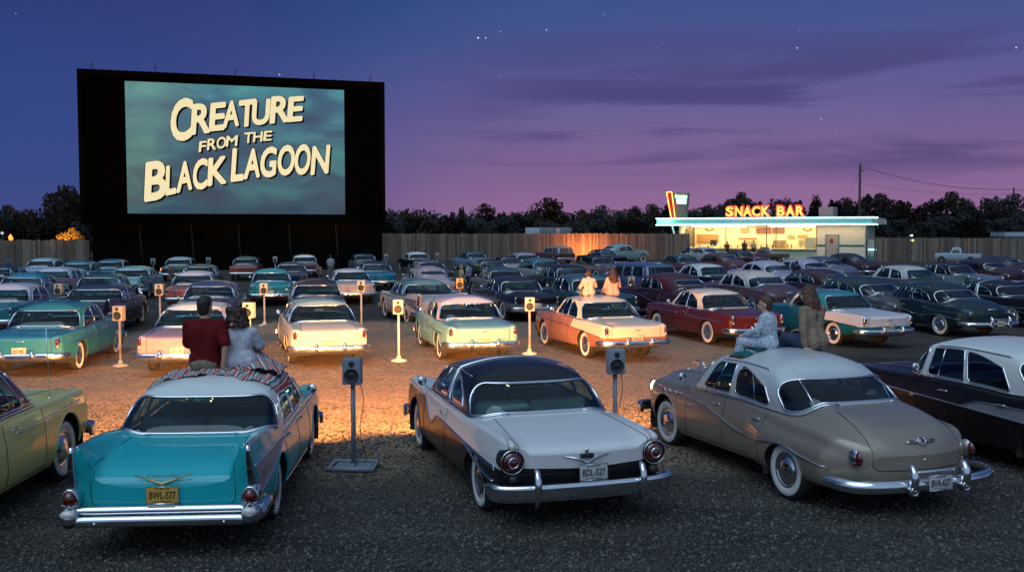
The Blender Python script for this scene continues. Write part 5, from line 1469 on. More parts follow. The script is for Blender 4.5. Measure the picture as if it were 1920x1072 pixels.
# darker toward the foot of the picture
m3 = node(nt, 'ShaderNodeMix', data_type='RGBA', blend_type='MULTIPLY'); L.new(m2.outputs[2], m3.inputs[6]); m3.inputs[0].default_value = 1
mz = node(nt, 'ShaderNodeMapRange'); L.new(sp_.outputs['Z'], mz.inputs[0])
for i, v in enumerate((z0, z1, 0.55, 1.15)): mz.inputs[i + 1].default_value = v
L.new(mz.outputs[0], m3.inputs[7])
b.inputs['Base Color'].default_value = (.02, .02, .02, 1); b.inputs['Roughness'].default_value = .9
L.new(m3.outputs[2], b.inputs['Emission Color']); b.inputs['Emission Strength'].default_value = 1.15
pic = MB().box(((u0 + u1) / 2, .40, (z0 + z1) / 2), (u1 - u0, .08, z1 - z0)).build('projected_picture', m, screen)
LETM = emit('title_cream', 'e6dcae', 1.0); SHM = simple('title_shadow', (.004, .006, .008), 1.0, spec=0.0)
def glyph_boxes(word, boxes, rot, off=.034):
    face, shad = MB(), MB()
    for ch, (x0, x1, y0, y1) in zip(word, boxes):
        vs, fs = text_geo(ch, 1.0, shear=.22)
        c, s_ = math.cos(rot), math.sin(rot)
        vs = [(v[0] * c - v[1] * s_, v[0] * s_ + v[1] * c) for v in vs]
        ax, bx = min(v[0] for v in vs) - off, max(v[0] for v in vs) + off; ay, by = min(v[1] for v in vs) - off, max(v[1] for v in vs) + off
        q0 = scr(120 + x0 / 2.978, 100 + y1 / 2.978); q1 = scr(120 + x1 / 2.978, 100 + y0 / 2.978)
        for i in range(13):         # thickened strokes: the glyph repeated round a small circle, each a hair behind the last
            dx, dy = (off * math.cos(i * PI / 6), off * math.sin(i * PI / 6)) if i < 12 else (0, 0)
            P = [(lerp(q0[0], q1[0], (v[0] + dx - ax) / (bx - ax)), lerp(q0[1], q1[1], (v[1] + dy - ay) / (by - ay))) for v in vs]
            face.add([(p[0], .330 - .001 * i, p[1]) for p in P], fs, smooth=False)
            if i % 2 == 0:
                d = .075
                for n_, (ex, ez) in enumerate(((d * 2.0, -d * 1.7), (d, -d * .9), (-.05, .02), (.04, .04))):
                    shad.add([(p[0] + ex, .352 - .0006 * (n_ * 7 + i / 2), p[1] + ez) for p in P], fs, smooth=False)
    face.build('title_word', LETM, pic)
    shad.build('title_shadow', SHM, pic)
glyph_boxes('CREATURE', [(595, 720, 248, 487), (705, 812, 280, 455), (808, 905, 268, 435), (885, 975, 262, 418), (978, 1075, 250, 408), (1050, 1155, 250, 398), (1148, 1255, 238, 392), (1245, 1342, 235, 383)], R(7))
glyph_boxes('FROM', [(750, 797, 487, 550), (797, 848, 475, 540), (853, 905, 465, 530), (903, 972, 455, 520)], R(7), .022)
glyph_boxes('THE', [(1008, 1058, 437, 500), (1055, 1112, 433, 495), (1112, 1165, 430, 488)], R(7), .022)
glyph_boxes('BLACK', [(445, 570, 600, 830), (565, 624, 625, 795), (627, 712, 600, 780), (720, 802, 585, 760), (800, 905, 570, 742)], R(8))
glyph_boxes('LAGOON', [(930, 1002, 528, 718), (1003, 1092, 530, 703), (1098, 1190, 520, 692), (1195, 1290, 510, 682), (1290, 1378, 506, 678), (1378, 1490, 508, 680)], R(5))
MB().box((SW / 2 + .3, 1.4, ZB / 2 + .1), (SW - .8, .5, ZB + .2)).build('support_wall', SWALL, screen)
for px in (262, 360, 449, 545, 634):
    u, _ = scr(px, 425); MB().tube([(u - .1, .95, ZB + .1), (u + .15, .9, 0)], .07, n=8).build('strut', simple('strut_grey', (.022, .022, .022), .8, spec=.1), screen)
for px, py in ((170, 120), (290, 121), (441, 127), (590, 134), (697, 144)):
    u, zt = scr(px, py); mb = MB().tube([(u, .9, ZT), (u, .9, ZT + .75)], .035, n=6).box((u + .12, .9, ZT + .45), (.22, .08, .06)); mb.build('roof_rod', BLACKP, screen)

# ---------------------------------------------------------------- plank fences
def wood_mat():
    m, nt, b = nm('weathered_planks'); L = nt.links
    gi = node(nt, 'ShaderNodeNewGeometry'); tc = node(nt, 'ShaderNodeTexCoord'); mp = node(nt, 'ShaderNodeMapping'); mp.inputs['Scale'].default_value = (9, 9, .8); L.new(tc.outputs['Object'], mp.inputs[0])
    nz = node(nt, 'ShaderNodeTexNoise'); nz.inputs['Scale'].default_value = 2.2; nz.inputs['Detail'].default_value = 6; L.new(mp.outputs[0], nz.inputs['Vector'])
    r1 = ramp(nt, [(0, (.095, .070, .052)), (.5, (.15, .112, .086)), (1, (.24, .185, .145))]); L.new(gi.outputs['Random Per Island'], r1.inputs[0])
    r2 = ramp(nt, [(.3, (.55, .52, .5)), (.7, (1.15, 1.12, 1.1))]); L.new(nz.outputs['Fac'], r2.inputs[0])
    mx = node(nt, 'ShaderNodeMix', data_type='RGBA', blend_type='MULTIPLY'); mx.inputs[0].default_value = 1; L.new(r1.outputs[0], mx.inputs[6]); L.new(r2.outputs[0], mx.inputs[7])
    L.new(mx.outputs[2], b.inputs['Base Color']); b.inputs['Roughness'].default_value = .85
    return m
WOOD = wood_mat()
def fence(a, b_, h, label):
    a = Vector((a.x, a.y, 0)); b_ = Vector((b_.x, b_.y, 0)); d = b_ - a; Ln = d.length; ang = math.atan2(d.y, d.x)
    root = empty('plank_fence', a, ang); tag(root, label, 'fence')
    mb = MB(); x = 0
    while x < Ln:
        w_ = rnd.uniform(.15, .24); hh = h + rnd.uniform(-.05, .06); y = rnd.uniform(-.012, .012)
        mb.box((x + w_ / 2, y, hh / 2), (w_ - .012, .03, hh)); x += w_
    mb.build('plank_panel', WOOD, root)
    for z in (.5, h - .5): MB().box((Ln / 2, .05, z), (Ln, .05, .11)).build('rail', WOOD, root)
    n = int(Ln / 2.6)
    for i in range(n + 1): MB().box((Ln * i / n, .13, (h - .06) / 2), (.11, .11, h - .06)).build('post', WOOD, root)
fence(pt_y(-60, 480, 74), pt_y(166, 480, 75.5), pt_y(80, 450, 75).z, 'weathered plank fence at the left, ending at the screen wall')
fence(pt_y(690, 480, 106), pt_y(1290, 480, 110), pt_y(1000, 438, 108).z, 'long weathered plank fence between the screen and the snack bar')
fence(pt_y(1640, 480, 104), pt_y(2080, 480, 98), pt_y(1780, 446, 101).z, 'weathered plank fence right of the snack bar')

# ---------------------------------------------------------------- snack bar
KB = 1.22
L0 = Vector((14.7 * KB, 99.5 * KB, 0)); R0 = Vector((32.8 * KB, 89.0 * KB, 0))
bu = (R0 - L0); BW = bu.length; bu.normalize(); bn = Vector((bu.y, -bu.x, 0)); bang = math.atan2(bu.y, bu.x)
def sb(px, py, back=0.0):
    p = on_plane(px, py, L0 - bn * back, bn) - L0
    return p.dot(bu), p.z
bar = empty('snack_bar', L0, bang); tag(bar, 'low cream snack bar with teal neon edged canopy and a lit service window', 'snack bar')
CWALL = simple('cream_stucco', (.62, .55, .47), .85, noise=.08, scale=4, bump=.01)
INW = simple('interior_cream', (.80, .66, .40), .7, noise=.06)
zc0 = sb(1430, 421)[1]; zc1 = sb(1430, 409)[1]
MB().box((BW / 2, 4.4, (zc0 + zc1) / 2), (BW, 8.8, zc1 - zc0)).build('canopy', simple('canopy_white', (.35, .42, .42), .6, noise=.1), bar)
TEALN = emit('teal_neon', (.28, .95, .93), 7)
for z in (zc1 + .02, zc0 - .02):
    MB().tube([(BW + .05, 3.0, z), (BW + .07, -.06, z), (-.05, -.10, z), (-.12, 1.5, z)], .055, n=8).build('neon_tube', TEALN, bar)
MB().box((BW / 2, -.03, (zc0 + zc1) / 2), (BW - .1, .05, (zc1 - zc0) * .55)).build('fascia', simple('fascia_teal', (.30, .62, .62), .5), bar)
BK = 2.4
uL = sb(1272, 450, BK)[0]; uM = sb(1532, 450, BK)[0]; uR = sb(1622, 450, BK)[0]
DEP = 6.0; zt_ = zc0
def bbox_(name, x0, x1, y0, y1, z0_, z1_, mat, par=bar, bev=0): return MB().box(((x0 + x1) / 2, (y0 + y1) / 2, (z0_ + z1_) / 2), (x1 - x0, y1 - y0, z1_ - z0_), bev=bev).build(name, mat, par)
bbox_('wall', uM, uR, BK, BK + .2, 0, zt_, CWALL); bbox_('wall', uR - .2, uR, BK + .2, BK + DEP, 0, zt_, CWALL)
bbox_('wall', uL, uR - .2, BK + DEP, BK + DEP + .2, 0, zt_, CWALL); bbox_('wall', uL, uL + .2, BK + .2, BK + DEP, 0, zt_, CWALL)
bbox_('partition', uM, uM + .12, BK + .2, BK + DEP - .0, 0, zt_, INW)
bbox_('inner_wall', uL + .22, uM - .02, BK + 3.4, BK + 3.5, 0, zt_, INW)
bbox_('floor', uL + .2, uM, BK + .2, BK + 3.4, .02, .08, simple('lino', (.3, .25, .18), .6))
zs_ = sb(1400, 466, BK)[1]
bbox_('counter_wall', uL + .0, uM, BK, BK + .15, 0, zs_ - .06, simple('counter_green', (.42, .45, .30), .7, noise=.1))
bbox_('counter', uL - .05, uM, BK - .25, BK + .5, zs_ - .06, zs_ + .02, simple('counter_top', (.62, .60, .36), .4))
WT = simple('stripe_teal', (.02, .10, .09), .6)
for z in (sb(1580, 459.5, BK)[1], sb(1580, 463, BK)[1]):
    pass
dz1 = sb(1560, 441, BK)[1]; dl, dr_ = sb(1549, 460, BK)[0], sb(1572, 460, BK)[0]
zst = sb(1580, 459, BK)[1]
for a, b_ in ((uM + .02, dl - .05), (dr_ + .05, uR - .02)): bbox_('wall_stripe', a, b_, BK - .012, BK + .01, zst - .22, zst, WT)
d_ = bbox_('door', dl, dr_, BK - .05, BK + .02, .03, dz1, simple('door_grey', (.32, .27, .26), .6, noise=.1))
fr = MB(); fr.tube([(dl - .03, BK - .06, 0), (dl - .03, BK - .06, dz1 + .03), (dr_ + .03, BK - .06, dz1 + .03), (dr_ + .03, BK - .06, 0)], .05, n=4); fr.build('door_frame', WT, d_)
uu, zz_ = sb(1559.5, 451.5, BK); bbox_('door_sign', uu - .17, uu + .17, BK - .085, BK - .05, zz_ - .25, zz_ + .25, simple('sign_red', (.25, .03, .02), .5), d_)
bbox_('door_handle', dr_ - .2, dr_ - .12, BK - .12, BK - .05, 1.1, 1.2, CHROME, d_)
# mullions and glass of the service window
for px in (1300, 1361, 1437, 1455, 1531):
    u = sb(px, 440, BK)[0]; bbox_('mullion', u - .05, u + .05, BK + .0, BK + .08, zs_ + .02, zt_, simple('mullion', (.12, .09, .06), .6))
bbox_('window_glass', uL + .2, uM - .06, BK + .10, BK + .11, zs_ + .03, zt_, glass_mat('shop_glass', (.96, .96, .94)))
# ceiling tubes and their light
for a, b_ in ((1292, 1395), (1440, 1525)):
    ua, ub = sb(a, 425, BK)[0], sb(b_, 425, BK)[0]
    f_ = MB().tube([(ua, BK + .9, zt_ - .12), (ub, BK + .9, zt_ - .12)], .08, n=8).build('fluorescent_tube', emit('tube_white', (1.0, .86, .62), 20), bar)
ld = bpy.data.lights.new('shop_light', 'AREA'); ld.shape = 'RECTANGLE'; ld.size = uM - uL - 1; ld.size_y = 2.0; ld.energy = 1050; ld.color = (1, .70, .38)
lo = bpy.data.objects.new('shop_light', ld); COL.objects.link(lo); lo.parent = bar; lo.location = ((uL + uM) / 2, BK + 1.7, zt_ - .15)
ld = bpy.data.lights.new('canopy_light', 'AREA'); ld.shape = 'RECTANGLE'; ld.size = BW * .9; ld.size_y = .4; ld.energy = 420; ld.color = (1, .74, .46)
lo = bpy.data.objects.new('canopy_light', ld); COL.objects.link(lo); lo.parent = bar; lo.location = (BW * .52, BK - 1.1, zt_ - .05)
# things on the inner wall and shelves
IN = BK + 3.35
def wallbox(name, px0, px1, py0, py1, col, back=IN, d=.08, lit=None):
    a, c = sb(px0, (py0 + py1) / 2, back)[0], sb(px1, (py0 + py1) / 2, back)[0]; t_, bt = sb((px0 + px1) / 2, py0, back)[1], sb((px0 + px1) / 2, py1, back)[1]
    mt = emit(name + '_lit', lit, 1.0) if lit else simple('shop_item', col, .6, noise=.35, scale=6)
    return bbox_(name, a, c, back - d, back, bt, t_, mt)
wallbox('menu_board', 1418, 1446, 427, 437.5, (.22, .08, .03)); wallbox('menu_board', 1448, 1471, 427, 437.5, (.20, .09, .04))
wallbox('poster', 1389, 1404, 428, 436, (.35, .25, .12)); wallbox('poster', 1477, 1490, 440, 447, (.25, .28, .12))
wallbox('back_opening', 1307, 1347, 439, 455, (.36, .20, .07)); wallbox('framed_notice', 1332, 1344, 450, 461, (.07, .06, .05), back=BK + .9)
wallbox('shelf_unit', 1280, 1303, 428, 462, (.20, .16, .09), back=BK + 2.0); wallbox('grill_hood', 1387, 1420, 446, 449, (.30, .10, .04), back=IN - .3, d=.6)
wallbox('oven', 1452, 1474, 450, 463, (.28, .20, .12), back=IN - .2, d=.8); wallbox('fridge', 1512, 1530, 445, 470, (.75, .68, .50), back=BK + .8, d=.7)
wallbox('red_band', 1496, 1515, 440, 446, (.55, .22, .06)); wallbox('cup_rack', 1498, 1510, 450, 462, (.6, .5, .3), back=BK + 1.5, d=.3)
for i in range(16):
    px = 1310 + i * 12.5 + rnd.uniform(-4, 4); y = 463 - rnd.uniform(2, 6)
    wallbox('bottle', px, px + rnd.uniform(1.2, 3.5), y, 465, rnd.choice([(.5, .2, .05), (.3, .25, .1), (.1, .08, .05), (.55, .5, .4)]), back=BK + .42 + rnd.uniform(0, .05), d=.12)
for px, py in ((1330, 428), (1514, 428)):
    u, z = sb(px, py, IN - .1); MB().tube([(u + .5 * math.cos(a), IN - .1, z + .28 * math.sin(a)) for a in [PI + PI * i / 12 for i in range(13)]], .05, n=6).build('garland', simple('garland', (.08, .05, .02), .7), bar)
# roof unit
a, c = sb(1535, 395, 3)[0], sb(1562, 395, 3)[0]
bbox_('roof_unit', a, c, 3, 5.5, zc1, sb(1550, 388, 3)[1], simple('roof_unit', (.22, .20, .22), .7), bev=.03)
# right-hand eave
MB().grid([[(BW, .3, zc1 - .1), (BW, .3, zc0)], [(BW + .1, 8.8, zc1 - .2), (BW + .1, 8.8, zc0)]]).build('eave', CWALL, bar)
# sign letters on the roof edge
ua, zb_ = sb(1361, 407.5); ub, _ = sb(1507, 407.5); zt2 = sb(1430, 387)[1]
REDN = emit('red_neon', (1.0, .30, .06), 3.2); REDB = emit('red_neon_halo_plate', (1.0, .05, .02), .9)
sgn = empty('neon_sign', (0, 0, 0)); sgn.parent = bar; sgn.name = 'roof_sign'
LB = {'SNACK': [(620, 674), (688, 745), (752, 814), (818, 880), (890, 952)], 'BAR': [(1010, 1066), (1078, 1142), (1156, 1214)]}
for word in ('SNACK', 'BAR'):
    face, back_ = MB(), MB()
    for ch, (a, c) in zip(word, LB[word]):
        q0, q1 = sb(1210 + a / 4.085, 400)[0], sb(1210 + c / 4.085, 400)[0]
        for mb_, of, ex, yy in ((face, .030, .06, -.08), (back_, .045, .03, .10)):
            vs, fs = text_geo(ch, 1.0, off=of, ext=ex); ax, bx = min(v[0] for v in vs), max(v[0] for v in vs); ay, by = min(v[1] for v in vs), max(v[1] for v in vs)
            gx = 0 if mb_ is face else .16
            mb_.add([(lerp(q0 - gx, q1 + gx, (v[0] - ax) / (bx - ax)), yy + v[2], lerp(zb_ + .12 - gx * .6, zt2 + gx, (v[1] - ay) / (by - ay))) for v in vs], fs, smooth=False)
    face.build('neon_word', emit('neon_letter', (1.0, .42, .08), 2.2), sgn)
    back_.build('letter_halo', emit('neon_halo', (1.0, .03, .01), 1.8), sgn)  # glowing red plates added behind the letters to imitate the neon's halo
bars_ = MB()
for z in (zb_ + .25, zt2 - .3): bars_.tube([(sb(1358, 400)[0], .14, z), (sb(1510, 400)[0], .14, z)], .03, n=6)
bars_.build('sign_rail', BLACKP, sgn)
ld = bpy.data.lights.new('red_neon_glow', 'AREA'); ld.shape = 'RECTANGLE'; ld.size = 9; ld.size_y = 1; ld.energy = 160; ld.color = (1, .12, .04)
lo = bpy.data.objects.new('red_neon_glow', ld); COL.objects.link(lo); lo.parent = bar; lo.location = (sb(1434, 395)[0], -.4, (zb_ + zt2) / 2); lo.rotation_euler = (R(90), 0, 0)
# leaning pylon sign at the left end
PYL = empty('pylon_sign', L0 + Vector((0, 0, 0)), bang); tag(PYL, 'slanted roadside pylon with red neon edge and green neon lettering', 'neon sign')
def pq(px, py, y): u, z = sb(px, py, y); return (u, y, z)
def slab(pts, y0, y1, mat, name, par):
    f = [pq(*p, y0) for p in pts]; bk = [(q[0], y1, q[2]) for q in f]; n = len(f)
    return MB().add(f + bk, [tuple(range(n)), tuple(range(2 * n - 1, n - 1, -1))] + [(i, i + n, (i + 1) % n + n, (i + 1) % n) for i in range(n)], smooth=False).build(name, mat, par)
slab([(1263, 361.5), (1290, 362), (1285, 408), (1268, 408)], -.5, .2, simple('pylon_grey', (.16, .17, .15), .6, noise=.15), 'pylon_panel', PYL)
slab([(1249, 361), (1262, 361), (1267, 408), (1257, 408)], -.52, .25, simple('pylon_red', (.40, .03, .015), .5), 'pylon_edge', PYL)
for a, c in (((1250, 361), (1258, 407)), ((1259.5, 360.5), (1265.5, 407))):
    MB().tube([pq(*a, -.60), pq(*c, -.60)], .055, n=8).build('neon_tube', emit('orange_neon', (1.0, .26, .05), 7), PYL)
MB().tube([pq(1250, 361, -.60), pq(1254, 359.8, -.60), pq(1259.5, 360.5, -.60)], .05, n=8).build('neon_tube', emit('orange_neon', (1.0, .26, .05), 7), PYL)
GRN = emit('green_neon', (.45, 1.0, .55), 2.6); BLN = emit('pale_neon', (.45, .95, .85), 2.2)
sq = []
for i in range(61):
    t = i / 60; px = 1265.5 + 23 * t + 1.1 * math.sin(t * 44); py = 368.5 + 2.6 * math.cos(t * 44 * .98) - (1.5 if i < 8 else 0)
    sq.append(pq(px, py, -.58))
MB().tube(sq, .05, n=6).build('neon_script', GRN, PYL)
bars_ = []
for k in range(3): MB().tube([pq(1268.5 + .4 * k, 374.5 + 3.2 * k, -.58), pq(1287 - .4 * k, 374.5 + 3.2 * k, -.58)], .10, n=6).build('neon_bar', BLN, PYL)
MB().tube([pq(1260.5, 424, -.3), pq(1275, 480, -.3), pq(1277, 486, -.3)], .09, n=10).build('leaning_post', simple('post_white', (.6, .58, .56), .5), PYL)
ld = bpy.data.lights.new('green_neon_glow', 'POINT'); ld.energy = 160; ld.color = (.45, 1, .6); ld.shadow_soft_size = .5
lo = bpy.data.objects.new('green_neon_glow', ld); COL.objects.link(lo); lo.parent = PYL; lo.location = pq(1240, 415, -1.2)
ld = bpy.data.lights.new('teal_neon_glow', 'AREA'); ld.shape = 'RECTANGLE'; ld.size = BW; ld.size_y = .3; ld.energy = 25; ld.color = (.35, 1, .95)
lo = bpy.data.objects.new('teal_neon_glow', ld); COL.objects.link(lo); lo.parent = bar; lo.location = (BW / 2, -.3, zc0); lo.rotation_euler = (R(60), 0, 0)
# utility corner right of the building
gt = empty('service_gate', L0, bang); tag(gt, 'teal metal service gate and cabinet at the right end of the snack bar', 'gate')
slab([(1626, 449), (1646, 449), (1646, 478), (1626, 478)], 3.0, 3.8, simple('cabinet_buff', (.36, .30, .28), .7, noise=.1), 'cabinet', gt)
slab([(1648, 448), (1661, 449), (1661, 466), (1648, 466)], 3.4, 3.5, simple('gate_teal', (.03, .20, .17), .5, noise=.2), 'gate_panel', gt)
slab([(1628, 480), (1666, 480), (1666, 490), (1628, 490)], 2.4, 2.5, simple('gate_teal', (.03, .20, .17), .5, noise=.2), 'gate_base', gt)
MB().tube([pq(1628, 468, 2.3), pq(1646, 468, 2.3)], .06, n=6).build('lamp_tube', TEALN, gt)
MB().tube([pq(1663, 464, 2.4), pq(1664, 492, 2.4)], .06, n=6).build('post', WT, gt); MB().tube([pq(1648, 449, 2.9), pq(1650, 478, 2.9)], .06, n=6).build('post', CWALL, gt)

# ---------------------------------------------------------------- glow on the fence: a ground floodlight
p = pt_y(1095, 480, 106); p.z = 0
fl = empty('flood_lamp', p, 0); tag(fl, 'small orange floodlight at the foot of the plank fence behind the wagon', 'lamp')
MB().box((0, 0, .18), (.3, .2, .22), bev=.03).tube([(0, 0, 0), (0, 0, .2)], .03).build('lamp_housing', BLACKP, fl)
MB().box((0, .11, .2), (.24, .01, .16)).build('lens', emit('flood_lens', (1, .4, .1), 8), fl)
ld = bpy.data.lights.new('flood_beam', 'AREA'); ld.energy = 900; ld.size = .5; ld.color = (1, .30, .07)
lo = bpy.data.objects.new('flood_beam', ld); COL.objects.link(lo); lo.parent = fl; lo.location = (.3, .2, .35); lo.rotation_euler = (R(118), 0, R(-5))

# ---------------------------------------------------------------- trees
def leaf_mat(name, c0, c1):
    m, nt, b = nm(name); L = nt.links
    gi = node(nt, 'ShaderNodeNewGeometry'); r1 = ramp(nt, [(0, c0), (1, c1)]); L.new(gi.outputs['Random Per Island'], r1.inputs[0])
    L.new(r1.outputs[0], b.inputs['Base Color']); b.inputs['Roughness'].default_value = .7; return m
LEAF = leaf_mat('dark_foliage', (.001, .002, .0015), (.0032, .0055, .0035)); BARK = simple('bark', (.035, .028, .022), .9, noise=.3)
def leaf_quads(mb, c, r, n, size, rg, flat=.8):
    for _ in range(n):
        while True:
            q = Vector((rg.uniform(-1, 1), rg.uniform(-1, 1), rg.uniform(-1, 1)))
            if .15 < q.length < 1: break
        q = q.normalized() * (q.length ** .5)
        p = Vector(c) + Vector((q.x * r, q.y * r, q.z * r * flat))
        a = Vector((rg.gauss(0, 1), rg.gauss(0, 1), rg.gauss(0, 1))).normalized(); b = a.orthogonal().normalized(); s = size * rg.uniform(.6, 1.5)
        k = len(mb.v); mb.v += [tuple(p - a * s), tuple(p + b * s * .55), tuple(p + a * s), tuple(p - b * s * .55)]
        mb.f.append((k, k + 1, k + 2, k + 3)); mb.m.append(0); mb.sm.append(False)
def tree_meshes(seed, H=7.0, Wd=2.6, base=.15, n=46, lq=55, size=.20):
    rg = random.Random(seed); tr, cr = MB(), MB()
    lean = rg.uniform(-.3, .3)
    tr.tube([(0, 0, -.1), (lean * .3, 0, H * .25), (lean, 0, H * .55), (lean * 1.2, 0, H * .85)], [.24, .18, .12, .04], n=8)
    for i in range(n):
        t = rg.random() ** .8; z = H * lerp(base, .93, t); env = Wd * math.sqrt(max(.04, 1 - ((t - .55) / .60) ** 2)) * rg.uniform(.70, 1.12)
        a = rg.uniform(0, 2 * PI); rr = env * rg.uniform(.2, .95) * (1 - .35 * max(0, t - .8) / .2)
        c = (lean + rr * math.cos(a), rr * math.sin(a), z + rg.uniform(-.3, .3)); r = rg.uniform(.45, .95) * Wd / 2.6
        if i % 4 == 0: tr.tube([(lean * .8, 0, z * .75), (c[0] * .6, c[1] * .6, z * .92), c], [.07, .045, .015], n=5)
        leaf_quads(cr, c, r, lq, size, rg)
    return tr.mesh('trunk', [BARK]), cr.mesh('crown', [LEAF])
TM = [tree_meshes(11), tree_meshes(12, Wd=3.2, base=.05), tree_meshes(13, Wd=2.0, base=.3, n=38), tree_meshes(14, Wd=3.4, base=.1, n=56), tree_meshes(15, Wd=2.4, base=.02, n=50)]
def tree(px, py, Y, wpx=40, kind=None, label=None, group='dark trees beyond the fences'):
    p = pt_y(px, py, Y); H = p.z; k = kind if kind is not None else rnd.randrange(5)
    tr, cr = TM[k]; root = empty('tree', (p.x, p.y, 0), rnd.uniform(0, 6.28))
    sx = 1.25 * (wpx * Y / F_PX) / (2 * 3.0); root.scale = (sx, sx, H / 7.0)
    tag(root, label or 'dark leafy tree silhouetted beyond the plank fences', 'tree', group)
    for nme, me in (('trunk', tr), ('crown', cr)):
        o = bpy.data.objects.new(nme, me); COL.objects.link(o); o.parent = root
tree(118, 352, 96, 76, 3, 'big dark tree rising left of the screen')
for a in [(60, 392, 100, 50), (20, 388, 104, 55), (-18, 390, 100, 50), (92, 400, 98, 40), (150, 380, 98, 50), (42, 402, 96, 40), (5, 400, 96, 40)]: tree(*a)
for a in [(735, 404, 128, 46), (762, 394, 130, 50), (800, 404, 126, 44), (835, 404, 130, 44), (868, 387, 128, 24, 2), (908, 384, 126, 46, 3), (945, 400, 130, 40), (975, 398, 126, 40), (1027, 373, 126, 62, 3), (1005, 395, 124, 44), (1062, 398, 130, 44), (1098, 394, 128, 46),
          (1130, 387, 128, 50), (1165, 392, 130, 46), (1195, 386, 132, 50), (1228, 382, 130, 48), (1250, 384, 132, 44), (1290, 390, 134, 48), (1330, 384, 136, 50), (1386, 364, 140, 50, 3), (1360, 380, 138, 40), (1425, 378, 140, 48), (1462, 370, 140, 50, 1), (1500, 376, 142, 46),
          (1530, 364, 140, 40), (1560, 374, 138, 50), (1592, 370, 140, 48), (1622, 364, 136, 44), (1655, 366, 132, 66, 3), (1690, 376, 130, 50), (1722, 384, 130, 40), (1752, 374, 128, 52), (1790, 363, 128, 62, 3), (1826, 378, 130, 44), (1860, 368, 128, 58, 1), (1905, 366, 126, 56, 3), (1945, 370, 126, 56)]: tree(*a)
for i in range(46):       # lower growth in front of the tree line
    px = 700 + i * 28
    if 1225 < px < 1665: continue
    tree(px + rnd.uniform(-8, 8), rnd.uniform(404, 416), rnd.uniform(117, 124), rnd.uniform(44, 60), rnd.choice([1, 4, 3]), 'low dark bushy tree just behind the plank fences', 'low bushy trees behind the fences')
for i in range(7):
    tree(-20 + i * 28, rnd.uniform(410, 420), 88, 54, 4, 'low dark bush just behind the left fence', 'low bushes behind the left fence')
# far woods that read as one mass
wm = MB(); rg = random.Random(5)
for i in range(520):
    px = -300 + i * 4.9; Y = rg.uniform(190, 230); p = pt_y(px, 400 + 6 * math.sin(i * .11) + rg.uniform(-5, 8), Y); zt = max(3, p.z)
    for k in range(3): leaf_quads(wm, (p.x, p.y, zt * (k + .5) / 3.2), zt * .30, 22, .55, rg)
wm.box((0, 245, 3.0), (900, 2, 6.0))
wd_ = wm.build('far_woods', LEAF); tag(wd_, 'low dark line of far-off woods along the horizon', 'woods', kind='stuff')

# lit shrub, torch and lamp beyond the left fence
LEAFY = leaf_mat('yellow_foliage', (.25, .17, .02), (.5, .34, .05))
p = pt_y(132, 440, 79); sh_ = empty('lit_shrub', (p.x, p.y, 0)); tag(sh_, 'shrub glowing orange from a lamp, above the left fence beside the screen', 'shrub')
MB().tube([(0, 0, 0), (.1, 0, 1.2), (.3, 0, 2.6)], [.08, .06, .02]).tube([(0, 0, .8), (-.6, 0, 2.4)], [.05, .02]).build('trunk', BARK, sh_)
cm_ = MB(); rg = random.Random(9)
for dx, dz, r in ((-.8, 2.7, .28), (-.55, 2.85, .3), (-.2, 2.75, .35), (.1, 3.0, .3), (.25, 3.3, .22), (.5, 2.8, .35), (.9, 2.7, .3), (-.05, 2.6, .4), (.6, 3.05, .2)): leaf_quads(cm_, (dx, rg.uniform(-.3, .1), dz), r, 60, .07, rg)
cm_.build('crown', LEAFY, sh_)
ld = bpy.data.lights.new('shrub_lamp', 'POINT'); ld.energy = 260; ld.color = (1, .36, .05); ld.shadow_soft_size = .1
lo = bpy.data.objects.new('shrub_lamp', ld); COL.objects.link(lo); lo.parent = sh_; lo.location = (.1, -1.1, 2.3)
p = pt_y(20, 449, 79); t_ = empty('torch', (p.x, p.y, 0)); tag(t_, 'small torch with a red-orange flame above the left fence', 'torch')
MB().tube([(0, 0, 0), (0, 0, p.z - .1)], .03).build('pole', BLACKP, t_)
MB().tube([(0, 0, p.z - .1), (.03, 0, p.z + .08), (-.04, 0, p.z + .22), (.02, 0, p.z + .36), (0, 0, p.z + .44)], [.10, .19, .15, .07, .01], n=8).build('flame', emit('flame', (1, .22, .03), 3.0), t_)
p = pt_y(4, 437, 80); t_ = empty('yard_lamp', (p.x, p.y, 0)); tag(t_, 'small white globe lamp on a post at the far left', 'lamp')
MB().tube([(0, 0, 0), (0, 0, p.z)], .03).build('post', BLACKP, t_); MB().ball((0, 0, p.z), .12).build('globe', emit('globe', (.9, .95, 1), .6), t_)
# spark-bright lamps over the right fence
for px, py, c, lb in ((1710, 441.5, (1, .95, .8), 'tiny white lamp on the right fence'), (1712, 450.5, (1, .7, .2), 'tiny yellow lamp on the right fence')):
    q = pt_y(px, py, 99.5); t_ = tag(MB().ball((0, 0, 0), .10, n=8).tube([(0, 0, 0), (0, .6, -.02)], .02).build('fence_lamp', emit('tiny', c, 2.5)), lb, 'lamp'); t_.location = q

